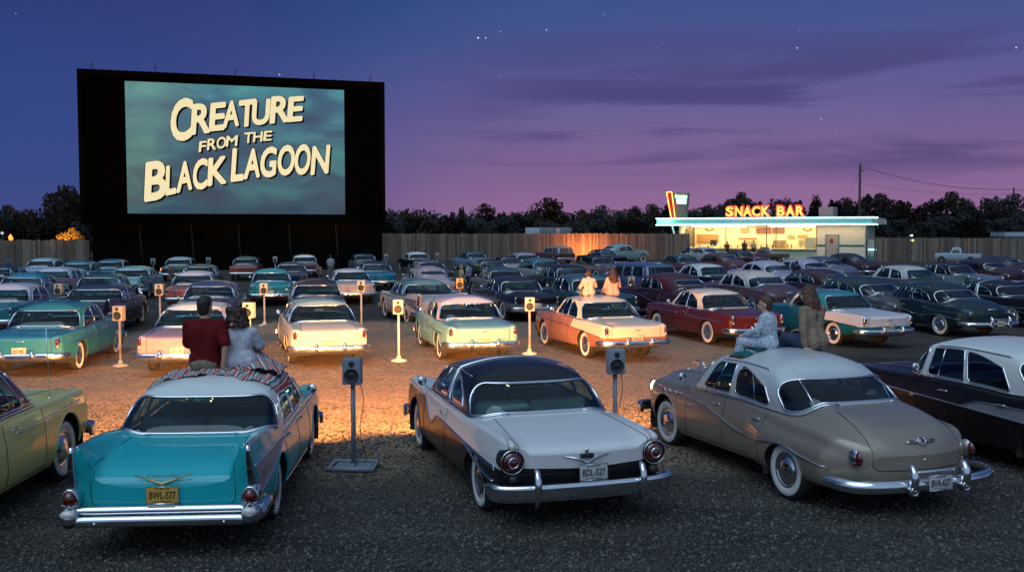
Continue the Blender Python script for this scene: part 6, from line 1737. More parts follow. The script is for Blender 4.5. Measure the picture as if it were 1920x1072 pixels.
# trailer and shed roofs behind the fences
tr_ = empty('trailer', pt_y(985, 440, 119) * 1.0); tr_.location.z = 0; tag(tr_, 'long pale trailer whose roof shows over the middle fence', 'trailer')
wT = 110 * 119 / F_PX; zT = pt_y(1040, 426.5, 119).z
MB().box((wT / 2, 1.2, zT / 2 + .3), (wT, 2.4, zT - .6), bev=.08).build('trailer_body', simple('trailer_grey', (.10, .13, .17), .6, noise=.1), tr_)
for a, c, col in ((0, .24, (.30, .38, .44)), (.53, .58, (.5, .38, .30)), (.80, .99, (.34, .32, .40))): MB().box((wT * (a + c) / 2, -.01, zT / 2 + .3), (wT * (c - a), .03, zT - .75)).build('side_panel', simple('trailer_panel', col, .6), tr_)
for x in (wT * .2, wT * .8): MB().lathe([(.2, -.1), (.4, -.1), (.42, 0), (.4, .1), (.2, .1)], n=16, M=Matrix.Translation((x, .2, .42)) @ Matrix.Rotation(PI / 2, 4, 'X')).build('wheel', RUBBER, tr_)
p = pt_y(1884, 441, 112); s_ = empty('shed', (p.x, p.y, 0)); tag(s_, 'pale shed roof over the fence at the far right', 'shed')
MB().box((3.5, 1.5, p.z / 2 - .1), (6.8, 3, p.z - .2)).build('wall', simple('shed_wall', (.2, .2, .24), .8), s_); MB().box((3.5, 1.5, p.z + .1), (7.2, 3.4, .5)).build('roof', simple('shed_roof', (.30, .33, .42), .6), s_)

# utility poles and wires
PW = simple('pole_wood', (.035, .028, .026), .9, noise=.3)
A1 = pt_y(1613, 307, 128); A2 = pt_y(1901, 352, 128)
for P_, lb in ((A1, 'tall dark utility pole behind the snack bar'), (A2, 'thin utility pole at the far right above the trees')):
    r_ = empty('utility_pole', (P_.x, P_.y, 0)); tag(r_, lb, 'utility pole')
    MB().tube([(0, 0, 0), (0, 0, P_.z)], [.20, .15] if P_ is A1 else [.13, .10], n=10).build('pole', PW, r_)
    MB().box((.25, -.1, P_.z - .9), (.35, .12, .12)).build('insulator', BLACKP, r_)
def wire(a, b_, sag, label, r=.022):
    pts = [a.lerp(b_, i / 24) - Vector((0, 0, sag * 4 * (i / 24) * (1 - i / 24))) for i in range(25)]
    o = MB().tube(pts, r, n=5).build('power_line', BLACKP); tag(o, label, 'power line')
wire(pt_y(1614, 312, 127.8), pt_y(1901, 355, 127.8), .9, 'thicker upper power line between the two poles', .03)
wire(pt_y(1901, 355, 127.7), pt_y(2010, 356, 127.7), .3, 'short power line running off the right edge', .03)
wire(pt_y(1617, 345, 127.6), pt_y(1901, 364, 127.6), .5, 'thin lower power line between the two poles', .016)
wire(pt_y(1611, 322, 127.9), pt_y(1596, 360, 127.9), .05, 'short guy wire left of the tall pole', .016)
# ---------------------------------------------------------------- people
def capsule(mb, a, ra, b, rb, n=12, flat=None):
    a, b = Vector(a), Vector(b); d = b - a; L_ = max(d.length, 1e-4); q = d.to_track_quat('Z', 'Y').to_matrix().to_4x4() if d.length > 1e-5 else Matrix.Identity(4)
    prof = [(max(1e-4, ra * math.sin(PI / 2 * i / 4)), -ra * math.cos(PI / 2 * i / 4)) for i in range(5)] + [(max(1e-4, rb * math.cos(PI / 2 * i / 4)), L_ + rb * math.sin(PI / 2 * i / 4)) for i in range(5)]
    M = Matrix.Translation(a) @ q
    if flat: M = Matrix.Translation(a) @ Matrix.Diagonal((flat[0], flat[1], flat[2], 1)) @ q
    mb.lathe(prof, 0, n, M)
def fuse(mb, name, mat, parent, voxel, smooth=5, wrinkle=0.0, wscale=.06, k=1.0):
    """melts overlapping forms into one continuous skin"""
    o = mb.build(name + '_raw', mat)
    r = o.modifiers.new('r', 'REMESH'); r.mode = 'VOXEL'; r.voxel_size = voxel; r.use_smooth_shade = True
    s = o.modifiers.new('s', 'SMOOTH'); s.iterations = smooth; s.factor = .5
    if wrinkle:
        tx = bpy.data.textures.new('folds', 'CLOUDS'); tx.noise_scale = wscale; tx.noise_depth = 2
        d = o.modifiers.new('d', 'DISPLACE'); d.texture = tx; d.strength = wrinkle; d.mid_level = .5; d.texture_coords = 'LOCAL'
    dg = bpy.context.evaluated_depsgraph_get(); me = bpy.data.meshes.new_from_object(o.evaluated_get(dg))
    me.name = name; bpy.data.objects.remove(o)
    me.polygons.foreach_set('use_smooth', [True] * len(me.polygons))
    me.materials.clear(); me.materials.append(mat)
    ob = bpy.data.objects.new(name, me); COL.objects.link(ob); ob.parent = parent
    return ob
def fabric(name, col, dots=None, dcol=None, scale=60, dcol2=None):
    m, nt, b = nm(name); L = nt.links; b.inputs['Roughness'].default_value = .9; b.inputs['Specular IOR Level'].default_value = .15
    tc = node(nt, 'ShaderNodeTexCoord'); nz = node(nt, 'ShaderNodeTexNoise'); nz.inputs['Scale'].default_value = 14; nz.inputs['Detail'].default_value = 5; L.new(tc.outputs['Object'], nz.inputs['Vector'])
    c = lin(col); r1 = ramp(nt, [(.3, tuple(x * .8 for x in c[:3])), (.7, tuple(min(1, x * 1.12) for x in c[:3]))]); L.new(nz.outputs['Fac'], r1.inputs[0]); out = r1.outputs[0]
    if dots:
        vo = node(nt, 'ShaderNodeTexVoronoi'); vo.inputs['Scale'].default_value = scale; L.new(tc.outputs['Object'], vo.inputs['Vector'])
        lt = node(nt, 'ShaderNodeMath', operation='LESS_THAN'); L.new(vo.outputs['Distance'], lt.inputs[0]); lt.inputs[1].default_value = dots
        sc = node(nt, 'ShaderNodeSeparateColor'); L.new(vo.outputs['Color'], sc.inputs[0])
        rd = ramp(nt, [(0, dcol), (.5, dcol2 or dcol)], 'CONSTANT'); L.new(sc.outputs[0], rd.inputs[0])
        mx = node(nt, 'ShaderNodeMix', data_type='RGBA'); L.new(lt.outputs[0], mx.inputs[0]); L.new(out, mx.inputs[6]); L.new(rd.outputs[0], mx.inputs[7]); out = mx.outputs[2]
    L.new(out, b.inputs['Base Color'])
    bp = node(nt, 'ShaderNodeBump'); bp.inputs['Distance'].default_value = .004; L.new(nz.outputs['Fac'], bp.inputs['Height']); L.new(bp.outputs['Normal'], b.inputs['Normal'])
    return m
def hair_mat(col):
    m, nt, b = nm('hair'); L = nt.links; b.inputs['Roughness'].default_value = .5
    tc = node(nt, 'ShaderNodeTexCoord'); mp = node(nt, 'ShaderNodeMapping'); mp.inputs['Scale'].default_value = (1, 1, .22); L.new(tc.outputs['Object'], mp.inputs[0])
    nz = node(nt, 'ShaderNodeTexNoise'); nz.inputs['Scale'].default_value = 120; nz.inputs['Detail'].default_value = 4; L.new(mp.outputs[0], nz.inputs['Vector'])
    r1 = ramp(nt, [(.3, tuple(x * .4 for x in col)), (.7, tuple(x * 1.5 for x in col))]); L.new(nz.outputs['Fac'], r1.inputs[0]); L.new(r1.outputs[0], b.inputs['Base Color'])
    bp = node(nt, 'ShaderNodeBump'); bp.inputs['Distance'].default_value = .006; L.new(nz.outputs['Fac'], bp.inputs['Height']); L.new(bp.outputs['Normal'], b.inputs['Normal'])
    return m
SKIN = simple('skin', (.42, .23, .15), .55, noise=.08, scale=10)
SKIN2 = simple('skin_fair', (.52, .30, .21), .55, noise=.08, scale=10)

def hand(mb, w, d, up, k=1.0, curl=.35):
    """palm and five fingers from wrist w; d = pointing direction, up = back of the hand"""
    w, d, up = Vector(w), Vector(d).normalized(), Vector(up).normalized(); s = d.cross(up).normalized(); up = s.cross(d)
    for o_ in (-.022, -.007, .008, .022): capsule(mb, w + s * o_ * .7 * k, .012 * k, w + d * .085 * k + s * o_ * k * 1.25, .0115 * k)
    for o_, l, sp in ((-.033, .060, -.16), (-.011, .076, -.05), (.011, .072, .05), (.032, .056, .18)):
        b0 = w + d * .085 * k + s * o_ * k; dd = (d + s * sp).normalized(); p1 = b0 + dd * l * .45 * k + up * .004 * k
        d2 = (dd - up * curl).normalized(); p2 = p1 + d2 * l * .33 * k; d3 = (dd - up * curl * 2).normalized(); p3 = p2 + d3 * l * .26 * k
        capsule(mb, b0, .0095 * k, p1, .0088 * k, 8); capsule(mb, p1, .0088 * k, p2, .008 * k, 8); capsule(mb, p2, .008 * k, p3, .007 * k, 8)
    t0 = w + d * .022 * k - s * .024 * k; t1 = t0 + (d * .6 - s * .8).normalized() * .035 * k; t2 = t1 + (d * .9 - s * .35 - up * .2).normalized() * .030 * k
    capsule(mb, t0, .012 * k, t1, .0105 * k, 8); capsule(mb, t1, .0105 * k, t2, .0085 * k, 8)

def person(label, loc, rz, J, shirt, pants, hair, skin=SKIN, k=1.0, sleeve=.45, hstyle='short', head_yaw=0.0, head_tilt=0.0, voxel=.007, female=False, shoes=(.03, .02, .015), group=None, lap=True, cuffs=1.0, wr=.012):
    root = empty('person', loc, rz); root.scale = (k, k, k); tag(root, label, 'person', group)
    V = lambda n_: Vector(J[n_])
    pel, ch, nk, hd = V('pelvis'), V('chest'), V('neck'), V('head')
    S = {s_: (V('sh' + s_), V('el' + s_), V('wr' + s_)) for s_ in 'LR'}; Lg = {s_: (V('hip' + s_), V('kn' + s_), V('an' + s_)) for s_ in 'LR'}
    side = (S['R'][0] - S['L'][0]).normalized()
    def torso(mb, g=0.0, low=True):
        w1 = .075 if female else .10
        mid = pel.lerp(ch, .5)
        for sg in (-1, 1):
            capsule(mb, ch + side * sg * w1 + Vector((0, 0, .03)), (.095 if female else .108) + g, mid + side * sg * (.045 if female else .065), (.082 if female else .10) + g)
            capsule(mb, mid + side * sg * .045, (.085 if female else .10) + g, pel + side * sg * .07, .105 + g + (.022 if female and g else 0))
            capsule(mb, ch + side * sg * .05 + Vector((0, 0, .08)), .075 + g, S['R' if sg > 0 else 'L'][0], .052 + g)
        capsule(mb, ch + Vector((0, 0, .07)), .075 + g, nk, .05 + g * .6)
    b = MB(); torso(b)
    capsule(b, nk, .052 if female else .060, hd - Vector((0, 0, .05)), .050 if female else .056)
    fw = Vector((-math.sin(head_yaw), math.cos(head_yaw), 0)); sd = Vector((fw.y, -fw.x, 0)); upv = Vector((0, 0, 1)) + sd * head_tilt
    Mh = Matrix((tuple(sd) + (0,), tuple(fw) + (0,), tuple(upv.normalized()) + (0,), (0, 0, 0, 1))).transposed(); Mh.translation = hd
    b.ball((0, -.012, .022), .076, .094, .092, n=20, M=Mh); b.ball((0, .022, -.040), .058, .066, .072, n=16, M=Mh); b.ball((0, .052, -.078), .030, .028, .024, n=10, M=Mh)
    b.ball((0, .094, -.022), .012, .020, .024, n=8, M=Mh); b.ball((0, .090, -.033), .017, .015, .010, n=8, M=Mh)          # nose
    b.ball((0, .080, -.062), .024, .012, .007, n=8, M=Mh); b.ball((0, .078, -.071), .021, .012, .007, n=8, M=Mh)           # lips
    b.ball((0, .074, .022), .045, .014, .008, n=8, M=Mh)                                                                     # brow
    for sg in (-1, 1): b.ball((sg * .078, -.006, -.018), .010, .020, .034, n=10, M=Mh)                                       # ears
    for s_ in 'LR':
        sh, e, w_ = S[s_]
        capsule(b, sh, .050, e, .038); capsule(b, e, .039, w_, .026)
        d = Vector(J.get('hd' + s_, tuple(w_ - e))); hand(b, w_, d, J.get('hu' + s_, (0, 0, 1)), 1.0)
        hp, kn, an = Lg[s_]
        capsule(b, hp, .088, kn, .056); capsule(b, kn, .056, kn.lerp(an, .35), .056); capsule(b, kn.lerp(an, .35), .056, an, .036)
        toe = Vector(J.get('toe' + s_, tuple(an + Vector((0, .17, -.04))))); capsule(b, an, .038, toe, .030)
    fuse(b, 'body', skin, root, voxel, smooth=4)
    g = .014
    m = MB(); torso(m, g)
    for s_ in 'LR':
        sh, e, w_ = S[s_]
        if sleeve <= .6: capsule(m, sh, .052 + g, sh.lerp(e, sleeve / .5 * .95), .050 + g)
        else: capsule(m, sh, .052 + g, e, .044 + g * .9); capsule(m, e, .043 + g * .9, e.lerp(w_, (sleeve - .5) / .5), .032 + g * .8)
    fuse(m, 'shirt', shirt, root, voxel * 1.3, smooth=4, wrinkle=wr, wscale=.07)
    m = MB()
    for s_ in 'LR':
        hp, kn, an = Lg[s_]; capsule(m, hp, .094 + g, kn, .062 + g); capsule(m, kn, .062 + g, kn.lerp(an, .9 * cuffs), .046 + g); capsule(m, pel + side * (.06 if s_ == 'R' else -.06) - Vector((0, 0, .02)), .120 + g * .5, hp, .105 + g * .5)
    fuse(m, 'trousers', pants, root, voxel * 1.3, smooth=4, wrinkle=.007, wscale=.06)
    m = MB()
    for s_ in 'LR':
        an = Lg[s_][2]; toe = Vector(J.get('toe' + s_, tuple(an + Vector((0, .17, -.04))))); capsule(m, an + (toe - an) * .1, .044, toe, .036)
        capsule(m, an, .046, an + (Lg[s_][1] - an).normalized() * .05, .045)
    for i_, s_ in enumerate('LR'):
        m1 = MB(); an = Lg[s_][2]; toe = Vector(J.get('toe' + s_, tuple(an + Vector((0, .17, -.04))))); capsule(m1, an, .046, toe, .037); fuse(m1, 'shoe', simple('shoe_leather', shoes, .5), root, voxel * 1.5, smooth=3)
    # hair
    m = MB()
    if hstyle == 'short':
        m.ball((0, -.022, .038), .081, .092, .088, n=18, M=Mh); m.ball((0, -.046, -.028), .071, .056, .080, n=16, M=Mh); m.ball((0, -.040, .005), .078, .070, .078, n=16, M=Mh); m.ball((0, .028, .080), .060, .048, .036, n=12, M=Mh)
        fuse(m, 'hair', hair, root, voxel, 2, wrinkle=.012, wscale=.02)
    elif hstyle == 'curly':
        m.ball((0, -.030, .034), .100, .105, .100, n=18, M=Mh)
        rg = random.Random(len(label))
        for _ in range(150):
            a = rg.uniform(PI * .85, PI * 2.15); z = rg.uniform(-.13, .09); r_ = .088 + .035 * (1 if z < -.02 else .4); m.ball((r_ * math.cos(a), -.02 + r_ * math.sin(a), z), rg.uniform(.013, .026), n=8, M=Mh)
        fuse(m, 'hair', hair, root, voxel, 2, wrinkle=.018, wscale=.015)
    else:   # long
        m.ball((0, -.024, .034), .092, .100, .098, n=18, M=Mh)
        rg = random.Random(3); Lh = float(hstyle[4:]) if len(hstyle) > 4 else .34
        for i in range(34):
            a = PI * (1.0 + i / 33.0 * 1.0) + rg.uniform(-.05, .05); r0 = .085
            p0 = Mh @ Vector((r0 * math.cos(a), -.02 + r0 * math.sin(a) * .9, .03)); ll = Lh * rg.uniform(.75, 1.05)
            p1 = p0 + Vector((math.cos(a) * .03, -.02, -ll * .45)) - fw * .03; p2 = p1 + Vector((rg.uniform(-.03, .03), rg.uniform(-.02, .02), -ll * .5)) - fw * .03
            capsule(m, p0, .028, p1, .026, 8); capsule(m, p1, .026, p2, .012, 8)
        fuse(m, 'hair', hair, root, voxel, 1, wrinkle=.022, wscale=.03)
    for sg in (-1, 1): MB().ball((sg * .030, .080, -.002), .011, .007, .008, n=8, M=Mh).build('eye', simple('eye_dark', (.02, .015, .012), .2), root)
    return root

def sitpose(**kw):
    J = dict(pelvis=(0, 0, .115), chest=(0, .0, .42), neck=(0, .01, .60), head=(0, .03, .735), shL=(-.175, 0, .52), shR=(.175, 0, .52), elL=(-.24, .10, .28), elR=(.24, .10, .28), wrL=(-.14, .32, .22), wrR=(.14, .32, .22),
        hipL=(-.09, .03, .10), hipR=(.09, .03, .10), knL=(-.11, .44, .17), knR=(.11, .44, .17), anL=(-.11, .70, -.14), anR=(.11, .70, -.14))
    J.update(kw); return J
def standpose(**kw):
    J = dict(pelvis=(0, 0, .93), chest=(0, 0, 1.24), neck=(0, .01, 1.43), head=(0, .03, 1.57), shL=(-.18, 0, 1.36), shR=(.18, 0, 1.36), elL=(-.24, -.02, 1.10), elR=(.24, -.02, 1.10), wrL=(-.24, .08, .88), wrR=(.24, .08, .88),
        hipL=(-.09, 0, .90), hipR=(.09, 0, .90), knL=(-.10, .02, .50), knR=(.10, .02, .50), anL=(-.11, 0, .09), anR=(.11, 0, .09), toeL=(-.12, .15, .04), toeR=(.12, .15, .04))
    J.update(kw); return J

def roof_hit(root, P, x, y):
    """height of the car's skin under local x, y"""
    for q in root.children:
        if q.name.split('.')[0] == 'roof':
            me = q.data; bv = roof_hit.c.get(me.name)
            if bv is None: bv = roof_hit.c[me.name] = BVHTree.FromPolygons([v.co for v in me.vertices], [p.vertices for p in me.polygons])
            h = bv.ray_cast(Vector((x, y, 3)), Vector((0, 0, -1)))
            if h[0] is not None: return h[0].z
    return None
roof_hit.c = {}
bpy.context.view_layer.update()
def car_local(root, p): return root.matrix_world.inverted() @ p
def seat_on(root, P, px, py, dz=0.0):
    p = pt_z(px, py, 1.56)
    for _ in range(4):
        l = car_local(root, p); h = roof_hit(root, P, l.x, l.y)
        if h is None: break
        wz = (root.matrix_world @ Vector((l.x, l.y, h))).z; p = pt_z(px, py, wz)
    p.z += dz
    return p
def seat_at(root, P, x, y, dz=0.0):
    return root.matrix_world @ Vector((x, y, roof_hit(root, P, x, y) + dz))
def px_x(root, px, y):
    """local x of the roof point that appears at column px for local y"""
    best = None
    for i in range(-70, 71):
        q = root.matrix_world @ Vector((i / 100, y, 1.5)); e = abs(CX + q.x / q.y * F_PX - px)
        if best is None or e < best[0]: best = (e, i / 100)
    return best[1]
PC, PB_, PS = PROTOS['fin_sedan'], PROTOS['round_sedan'], PROTOS['two_tone_hardtop']
DARKH = hair_mat((.012, .008, .006)); BRNH = hair_mat((.035, .016, .009)); REDH = hair_mat((.09, .032, .014)); BLONDE = hair_mat((.35, .20, .08))
KHAKI = fabric('khaki', (.20, .17, .13)); DENIM = fabric('denim', (.05, .075, .13))
p = seat_at(CHEVY, PC, px_x(CHEVY, 382, -.28), -.28, -.01)
person('man in a dark red shirt seen from behind, seated on the white roof', p, R(-2), sitpose(elR=(.265, -.10, .30), wrR=(.235, -.10, .055), hdR=(.1, .12, -.25), huR=(0, -1, .2), shR=(.19, -.01, .53), shL=(-.19, .0, .53)),
    fabric('maroon_knit', (.115, .006, .008)), KHAKI, DARKH, k=1.09, wr=.006, head_yaw=R(-14), hstyle='short')
p2 = seat_at(CHEVY, PC, px_x(CHEVY, 447, -.22), -.22, .0)
person('woman with curly brown hair in a white dotted blouse beside the man in red', p2, R(8), sitpose(chest=(-.01, .0, .36), neck=(-.015, .01, .52), head=(-.03, .03, .645), shL=(-.15, 0, .455), shR=(.15, 0, .45), elR=(.24, .08, .25), wrR=(.20, .30, .24), elL=(-.20, .12, .24), knL=(-.10, .38, .27), knR=(.12, .38, .27)),
    fabric('dotted_blouse', (.50, .48, .54), dots=.22, dcol=(.10, .09, .14), scale=48), KHAKI, BRNH, skin=SKIN2, k=1.04, head_yaw=R(-10), head_tilt=-.10, hstyle='curly', female=True, sleeve=.42)

# striped blanket, laid over the roof and hanging down its right side
def stripe_mat(name, stops):
    m, nt, b = nm(name); L = nt.links; b.inputs['Roughness'].default_value = .95; b.inputs['Specular IOR Level'].default_value = .1
    uv = node(nt, 'ShaderNodeUVMap', uv_map='UVMap'); sx = node(nt, 'ShaderNodeSeparateXYZ'); L.new(uv.outputs[0], sx.inputs[0])
    nz = node(nt, 'ShaderNodeTexNoise'); nz.inputs['Scale'].default_value = 90; L.new(uv.outputs[0], nz.inputs['Vector'])
    ad = node(nt, 'ShaderNodeMath', operation='MULTIPLY_ADD'); L.new(nz.outputs['Fac'], ad.inputs[0]); ad.inputs[1].default_value = .012; L.new(sx.outputs[0], ad.inputs[2])
    fr = node(nt, 'ShaderNodeMath', operation='FRACT'); L.new(ad.outputs[0], fr.inputs[0])
    r1 = ramp(nt, stops, 'CONSTANT'); L.new(fr.outputs[0], r1.inputs[0]); L.new(r1.outputs[0], b.inputs['Base Color'])
    n2 = node(nt, 'ShaderNodeTexNoise'); n2.inputs['Scale'].default_value = 300; L.new(uv.outputs[0], n2.inputs['Vector'])
    bp = node(nt, 'ShaderNodeBump'); bp.inputs['Distance'].default_value = .002; L.new(n2.outputs['Fac'], bp.inputs['Height']); L.new(bp.outputs['Normal'], b.inputs['Normal'])
    return m
SER = stripe_mat('serape_stripes', [(0, (.42, .05, .04)), (.09, (.55, .52, .48)), (.13, (.05, .05, .08)), (.18, (.50, .47, .45)), (.27, (.10, .22, .28)), (.34, (.52, .50, .47)), (.38, (.35, .04, .04)), (.42, (.48, .30, .26)), (.50, (.07, .06, .08)), (.54, (.50, .46, .44)), (.60, (.25, .24, .26)), (.66, (.50, .10, .07)), (.74, (.55, .52, .50)), (.79, (.04, .12, .18)), (.85, (.45, .42, .42)), (.92, (.30, .06, .06)), (.96, (.50, .48, .46))])
def uv_mesh(me, uvs):
    l = me.uv_layers.new(name='UVMap')
    for lp in me.loops: l.data[lp.index].uv = uvs[lp.vertex_index]
def blanket(root, P, x0, x1, ya, yb, mat, label, rep=2.6, edge=.70, ruf=.02, name='blanket', thick=.010, seed=0, slope=.18):
    rg = random.Random(seed); ph = [rg.uniform(0, 6.28) for _ in range(8)]; NX, NY = 110, 44; rows = []; uvs = []
    for i in range(NX + 1):
        a = lerp(x0, x1, i / NX); row = []
        for j in range(NY + 1):
            b_ = j / NY; y = lerp(ya(a), yb(a), b_)
            xx = max(-edge, min(edge, a)); over = abs(a) - edge
            h = roof_hit(root, P, xx, y) 
            if h is None: h = roof_hit(root, P, xx * .94, y) or 1.4
            nn = (math.sin(a * 31 + 5 * b_ + ph[0]) * .5 + math.sin(a * 17 - 7 * b_ + ph[1]) * .6 + math.sin(b_ * 23 + a * 6 + ph[2]) * .45 + math.sin(a * 55 + b_ * 11 + ph[3]) * .25)
            up = ruf * max(-.35, nn) + .020
            if over > 0:
                sg = math.copysign(1, a); bend = min(1, over / .12)
                row.append((sg * (edge + slope * over + .02 + up * bend + .03 * bend), y + .02 * math.sin(over * 20 + ph[4]) , h - over * .95 + up * (1 - bend) - .015 * bend))
            else: row.append((xx, y, h + up))
            uvs.append((a * rep + .15 * math.sin(b_ * 5 + ph[5]) * ruf * 12, b_ * 3))
        rows.append(row)
    mb = MB().grid(rows); M = root.matrix_world.copy()
    o = mb.build(name, mat); uv_mesh(o.data, uvs); o.matrix_world = M
    so = o.modifiers.new('thickness', 'SOLIDIFY'); so.thickness = thick; so.offset = 1
    if label: tag(o, label, 'blanket')
    return o
wob = lambda a, s: .035 * math.sin(a * 9 + s) + .02 * math.sin(a * 23 + s * 2)
BL = blanket(CHEVY, PC, -.80, 1.06, lambda a: -.70 + wob(a, 1) * 1.6 - .12 * max(0, a), lambda a: .34 + wob(a, 2) * .5, SER, 'striped red, white and blue blanket spread over the turquoise sedan roof', ruf=.022, edge=.71)
# the part pulled over the woman's knees
f = MB(); lp_ = [(-.20, .05, .05), (.0, .10, .10), (.24, .12, .12), (.40, .0, .03)]
rows = []; uvs = []
for i in range(41):
    u = i / 40; row = []
    for j in range(31):
        v = j / 30; x = lerp(-.24, .52, u); y = lerp(-.20, .60, v)
        hump = .30 * math.exp(-((x - .04) / .24) ** 2 - ((y - .30) / .24) ** 2) + .10 * math.exp(-((x - .26) / .16) ** 2 - ((y - .02) / .18) ** 2)
        z = hump + .022 + .014 * math.sin(9 * x + 30 * (y + x * .8)) + .010 * math.sin(40 * x - 13 * y) - .35 * max(0, x - .38) - .2 * max(0, y - .45)
        row.append((x, y, z)); uvs.append(((y * .8 + x * 1.5) * 1.7, v))
    rows.append(row)
o = MB().grid(rows).build('blanket_fold', SER); uv_mesh(o.data, uvs)
so = o.modifiers.new('thickness', 'SOLIDIFY'); so.thickness = .012; so.offset = 1
bpy.context.view_layer.update()
o.parent = BL; o.matrix_parent_inverse = BL.matrix_world.inverted(); o.matrix_world = Matrix.Translation(p2) @ Matrix.Rotation(R(8), 4, 'Z')

# child and woman on the beige sedan
pc = seat_at(BUICK, PB_, px_x(BUICK, 1445, .02), .02, -.02); pw = seat_at(BUICK, PB_, px_x(BUICK, 1530, -.12), -.12)
person('child in leaf-patterned pyjamas seated at the roof edge, looking left', pc, R(64), sitpose(chest=(0, .03, .38), neck=(0, .05, .52), head=(0, .07, .65), shL=(-.15, .02, .47), shR=(.15, .02, .47), elL=(-.20, .14, .28), elR=(.2, .14, .28), wrL=(-.10, .33, .20), wrR=(.12, .33, .20), knL=(-.10, .38, .10), knR=(.09, .40, .12), anL=(-.12, .46, -.30), anR=(.08, .50, -.28), toeL=(-.12, .60, -.36), toeR=(.08, .64, -.34)),
    fabric('leaf_pyjamas', (.46, .52, .60), dots=.26, dcol=(.40, .03, .04), dcol2=(.04, .10, .12), scale=26), fabric('leaf_pyjama_trousers', (.46, .52, .60), dots=.26, dcol=(.40, .03, .04), dcol2=(.04, .10, .12), scale=26), REDH, skin=SKIN2, k=.96, sleeve=.95, hstyle='short', head_yaw=R(8), shoes=(.25, .17, .08), wr=.016)
person('long-haired woman in a brown shirt and jeans leaning on the white roof', pw, R(28), sitpose(pelvis=(0, 0, .13), chest=(.0, .05, .44), neck=(0, .10, .62), head=(0, .15, .745), shL=(-.165, .05, .54), shR=(.165, .05, .54), elL=(-.24, -.03, .30), wrL=(-.22, -.06, .055), hdL=(-.05, -.2, -.06), huL=(0, 0, 1), elR=(.22, .18, .32), wrR=(.10, .34, .26), knL=(-.10, .44, .14), knR=(.10, .44, .14)),
    fabric('brown_shirt', (.24, .165, .115)), DENIM, REDH, skin=SKIN2, k=1.04, sleeve=.92, hstyle='long.36', head_yaw=R(10), female=True, wr=.018)
TEALB = stripe_mat('teal_plaid', [(0, (.02, .11, .12)), (.22, (.30, .34, .34)), (.27, (.02, .09, .10)), (.5, (.015, .05, .06)), (.58, (.25, .30, .30)), (.62, (.02, .10, .11)), (.85, (.10, .04, .03))])
l_ = car_local(BUICK, pc)
blanket(BUICK, PB_, -.98, -.10, lambda a, y=l_.y: y - .14 + wob(a, 3), lambda a, y=l_.y: y + .20 + wob(a, 4), TEALB, 'teal plaid blanket hanging over the roof edge under the child', rep=1.6, edge=.63, ruf=.012, seed=4, slope=.25)

# two girls on the salmon hardtop
pa = seat_at(SALM, PS, px_x(SALM, 1104, -.25), -.25); pb = seat_at(SALM, PS, px_x(SALM, 1149, -.25), -.25)
person('short-haired girl in a patterned blouse sitting on the salmon car roof', pa, R(8), sitpose(shL=(-.15, 0, .48), shR=(.15, 0, .48), chest=(0, 0, .38), neck=(0, .01, .55), head=(0, .03, .68), elL=(-.25, .08, .25)), fabric('patterned_blouse', (.55, .45, .38), dots=.25, dcol=(.10, .04, .05), scale=30), KHAKI, BRNH, skin=SKIN2, k=.88, hstyle='short', voxel=.012, female=True, sleeve=.9)
person('long-haired girl in a pale pink dress sitting on the salmon car roof', pb, R(14), sitpose(shL=(-.15, 0, .50), shR=(.15, 0, .50), chest=(0, 0, .40), neck=(0, .01, .58), head=(0, .03, .71), elL=(-.22, .05, .26)), fabric('pink_dress', (.55, .33, .28)), fabric('pink_skirt', (.55, .33, .28)), BRNH, skin=SKIN2, k=.94, hstyle='long.36', voxel=.012, female=True, sleeve=.9)

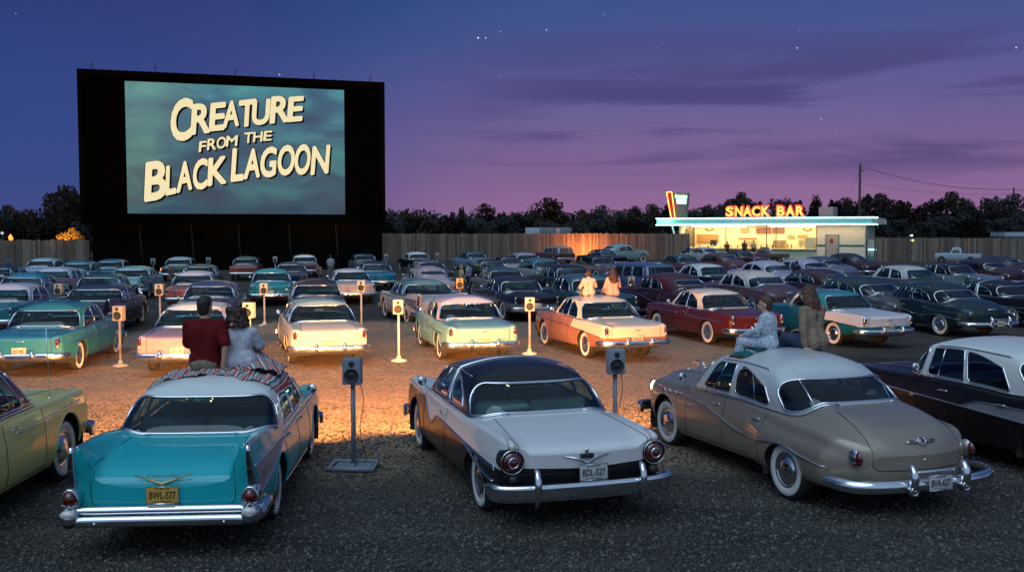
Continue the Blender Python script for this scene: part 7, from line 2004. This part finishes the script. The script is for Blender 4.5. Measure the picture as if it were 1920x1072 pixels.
# distant people
def far(label, px, py, Y, rz, pose, shirt, pants, hair, k=1.0, z=0.0, st='short', grp=None):
    """px, py = top of the head"""
    q = pt_y(px, py, Y); H = (1.68 if pose is standpose else .85) * k
    zb_ = q.z - H if z is None else z
    person(label, (q.x, q.y, zb_), R(rz), pose(), fabric('shirt_cloth', shirt), fabric('trouser_cloth', pants), hair, k=k, voxel=.03, hstyle=st, group=grp)
far('man in a blue shirt perched on the small white sedan by the snack bar', 1291, 457.5, 96, 40, sitpose, (.03, .05, .22), (.02, .02, .06), DARKH, z=None)
bq = lambda px: L0 + bu * sb(px, 460, BK - 1.2)[0] - bn * (BK - 1.2)
for lb, px, col, hr, k in (('customer in a brown coat, leftmost at the snack bar counter', 1363.5, (.18, .06, .04), BRNH, 1.0), ('customer in dark brown, middle at the snack bar counter', 1396, (.10, .05, .03), BRNH, 1.08), ('customer in a cream shirt, rightmost at the snack bar counter', 1413, (.5, .38, .22), DARKH, 1.08)):
    q = bq(px); person(lb, (q.x, q.y, .0), bang, standpose(), fabric('shirt_cloth', col), fabric('trouser_cloth', (.06, .04, .03)), hr, k=k * 1.16, voxel=.03)
far('dark-haired man in black beside the lavender sedan', 1494, 489, 50, 20, standpose, (.02, .02, .03), (.02, .02, .02), DARKH, z=None, k=1.0)
far('blonde girl in a cream dress standing among the middle cars', 865, 497, 50, -60, standpose, (.5, .36, .22), (.4, .28, .2), BLONDE, st='curly', z=None, k=.85)
far('dark-haired man in a light blue shirt among the middle cars', 879, 492, 51, 60, standpose, (.25, .32, .42), (.02, .02, .04), DARKH, z=None, k=.95)
far('person in pale clothes standing under the right half of the screen', 620, 478, 68, 10, standpose, (.30, .30, .32), (.16, .15, .15), BRNH, z=None, k=1.0)
# heads seen through the maroon hardtop's glass
mh = next(c for c in CARS if c[0].startswith('maroon hardtop'))[1]
for lb, x, y, st, col, hr in (('driver with dark hair inside the maroon hardtop', -.36, .0, 'short', (.05, .03, .03), DARKH), ('passenger in a tan coat inside the maroon hardtop', .30, -.02, 'curly', (.40, .20, .09), REDH)):
    q = mh.matrix_world @ Vector((x, y, .56)); person(lb, q, mh.rotation_euler.z, sitpose(knL=(-.1, .4, .1), knR=(.1, .4, .1), anL=(-.1, .5, -.3), anR=(.1, .5, -.3)), fabric('shirt_cloth', col), KHAKI, hr, k=.95, voxel=.02, hstyle=st)
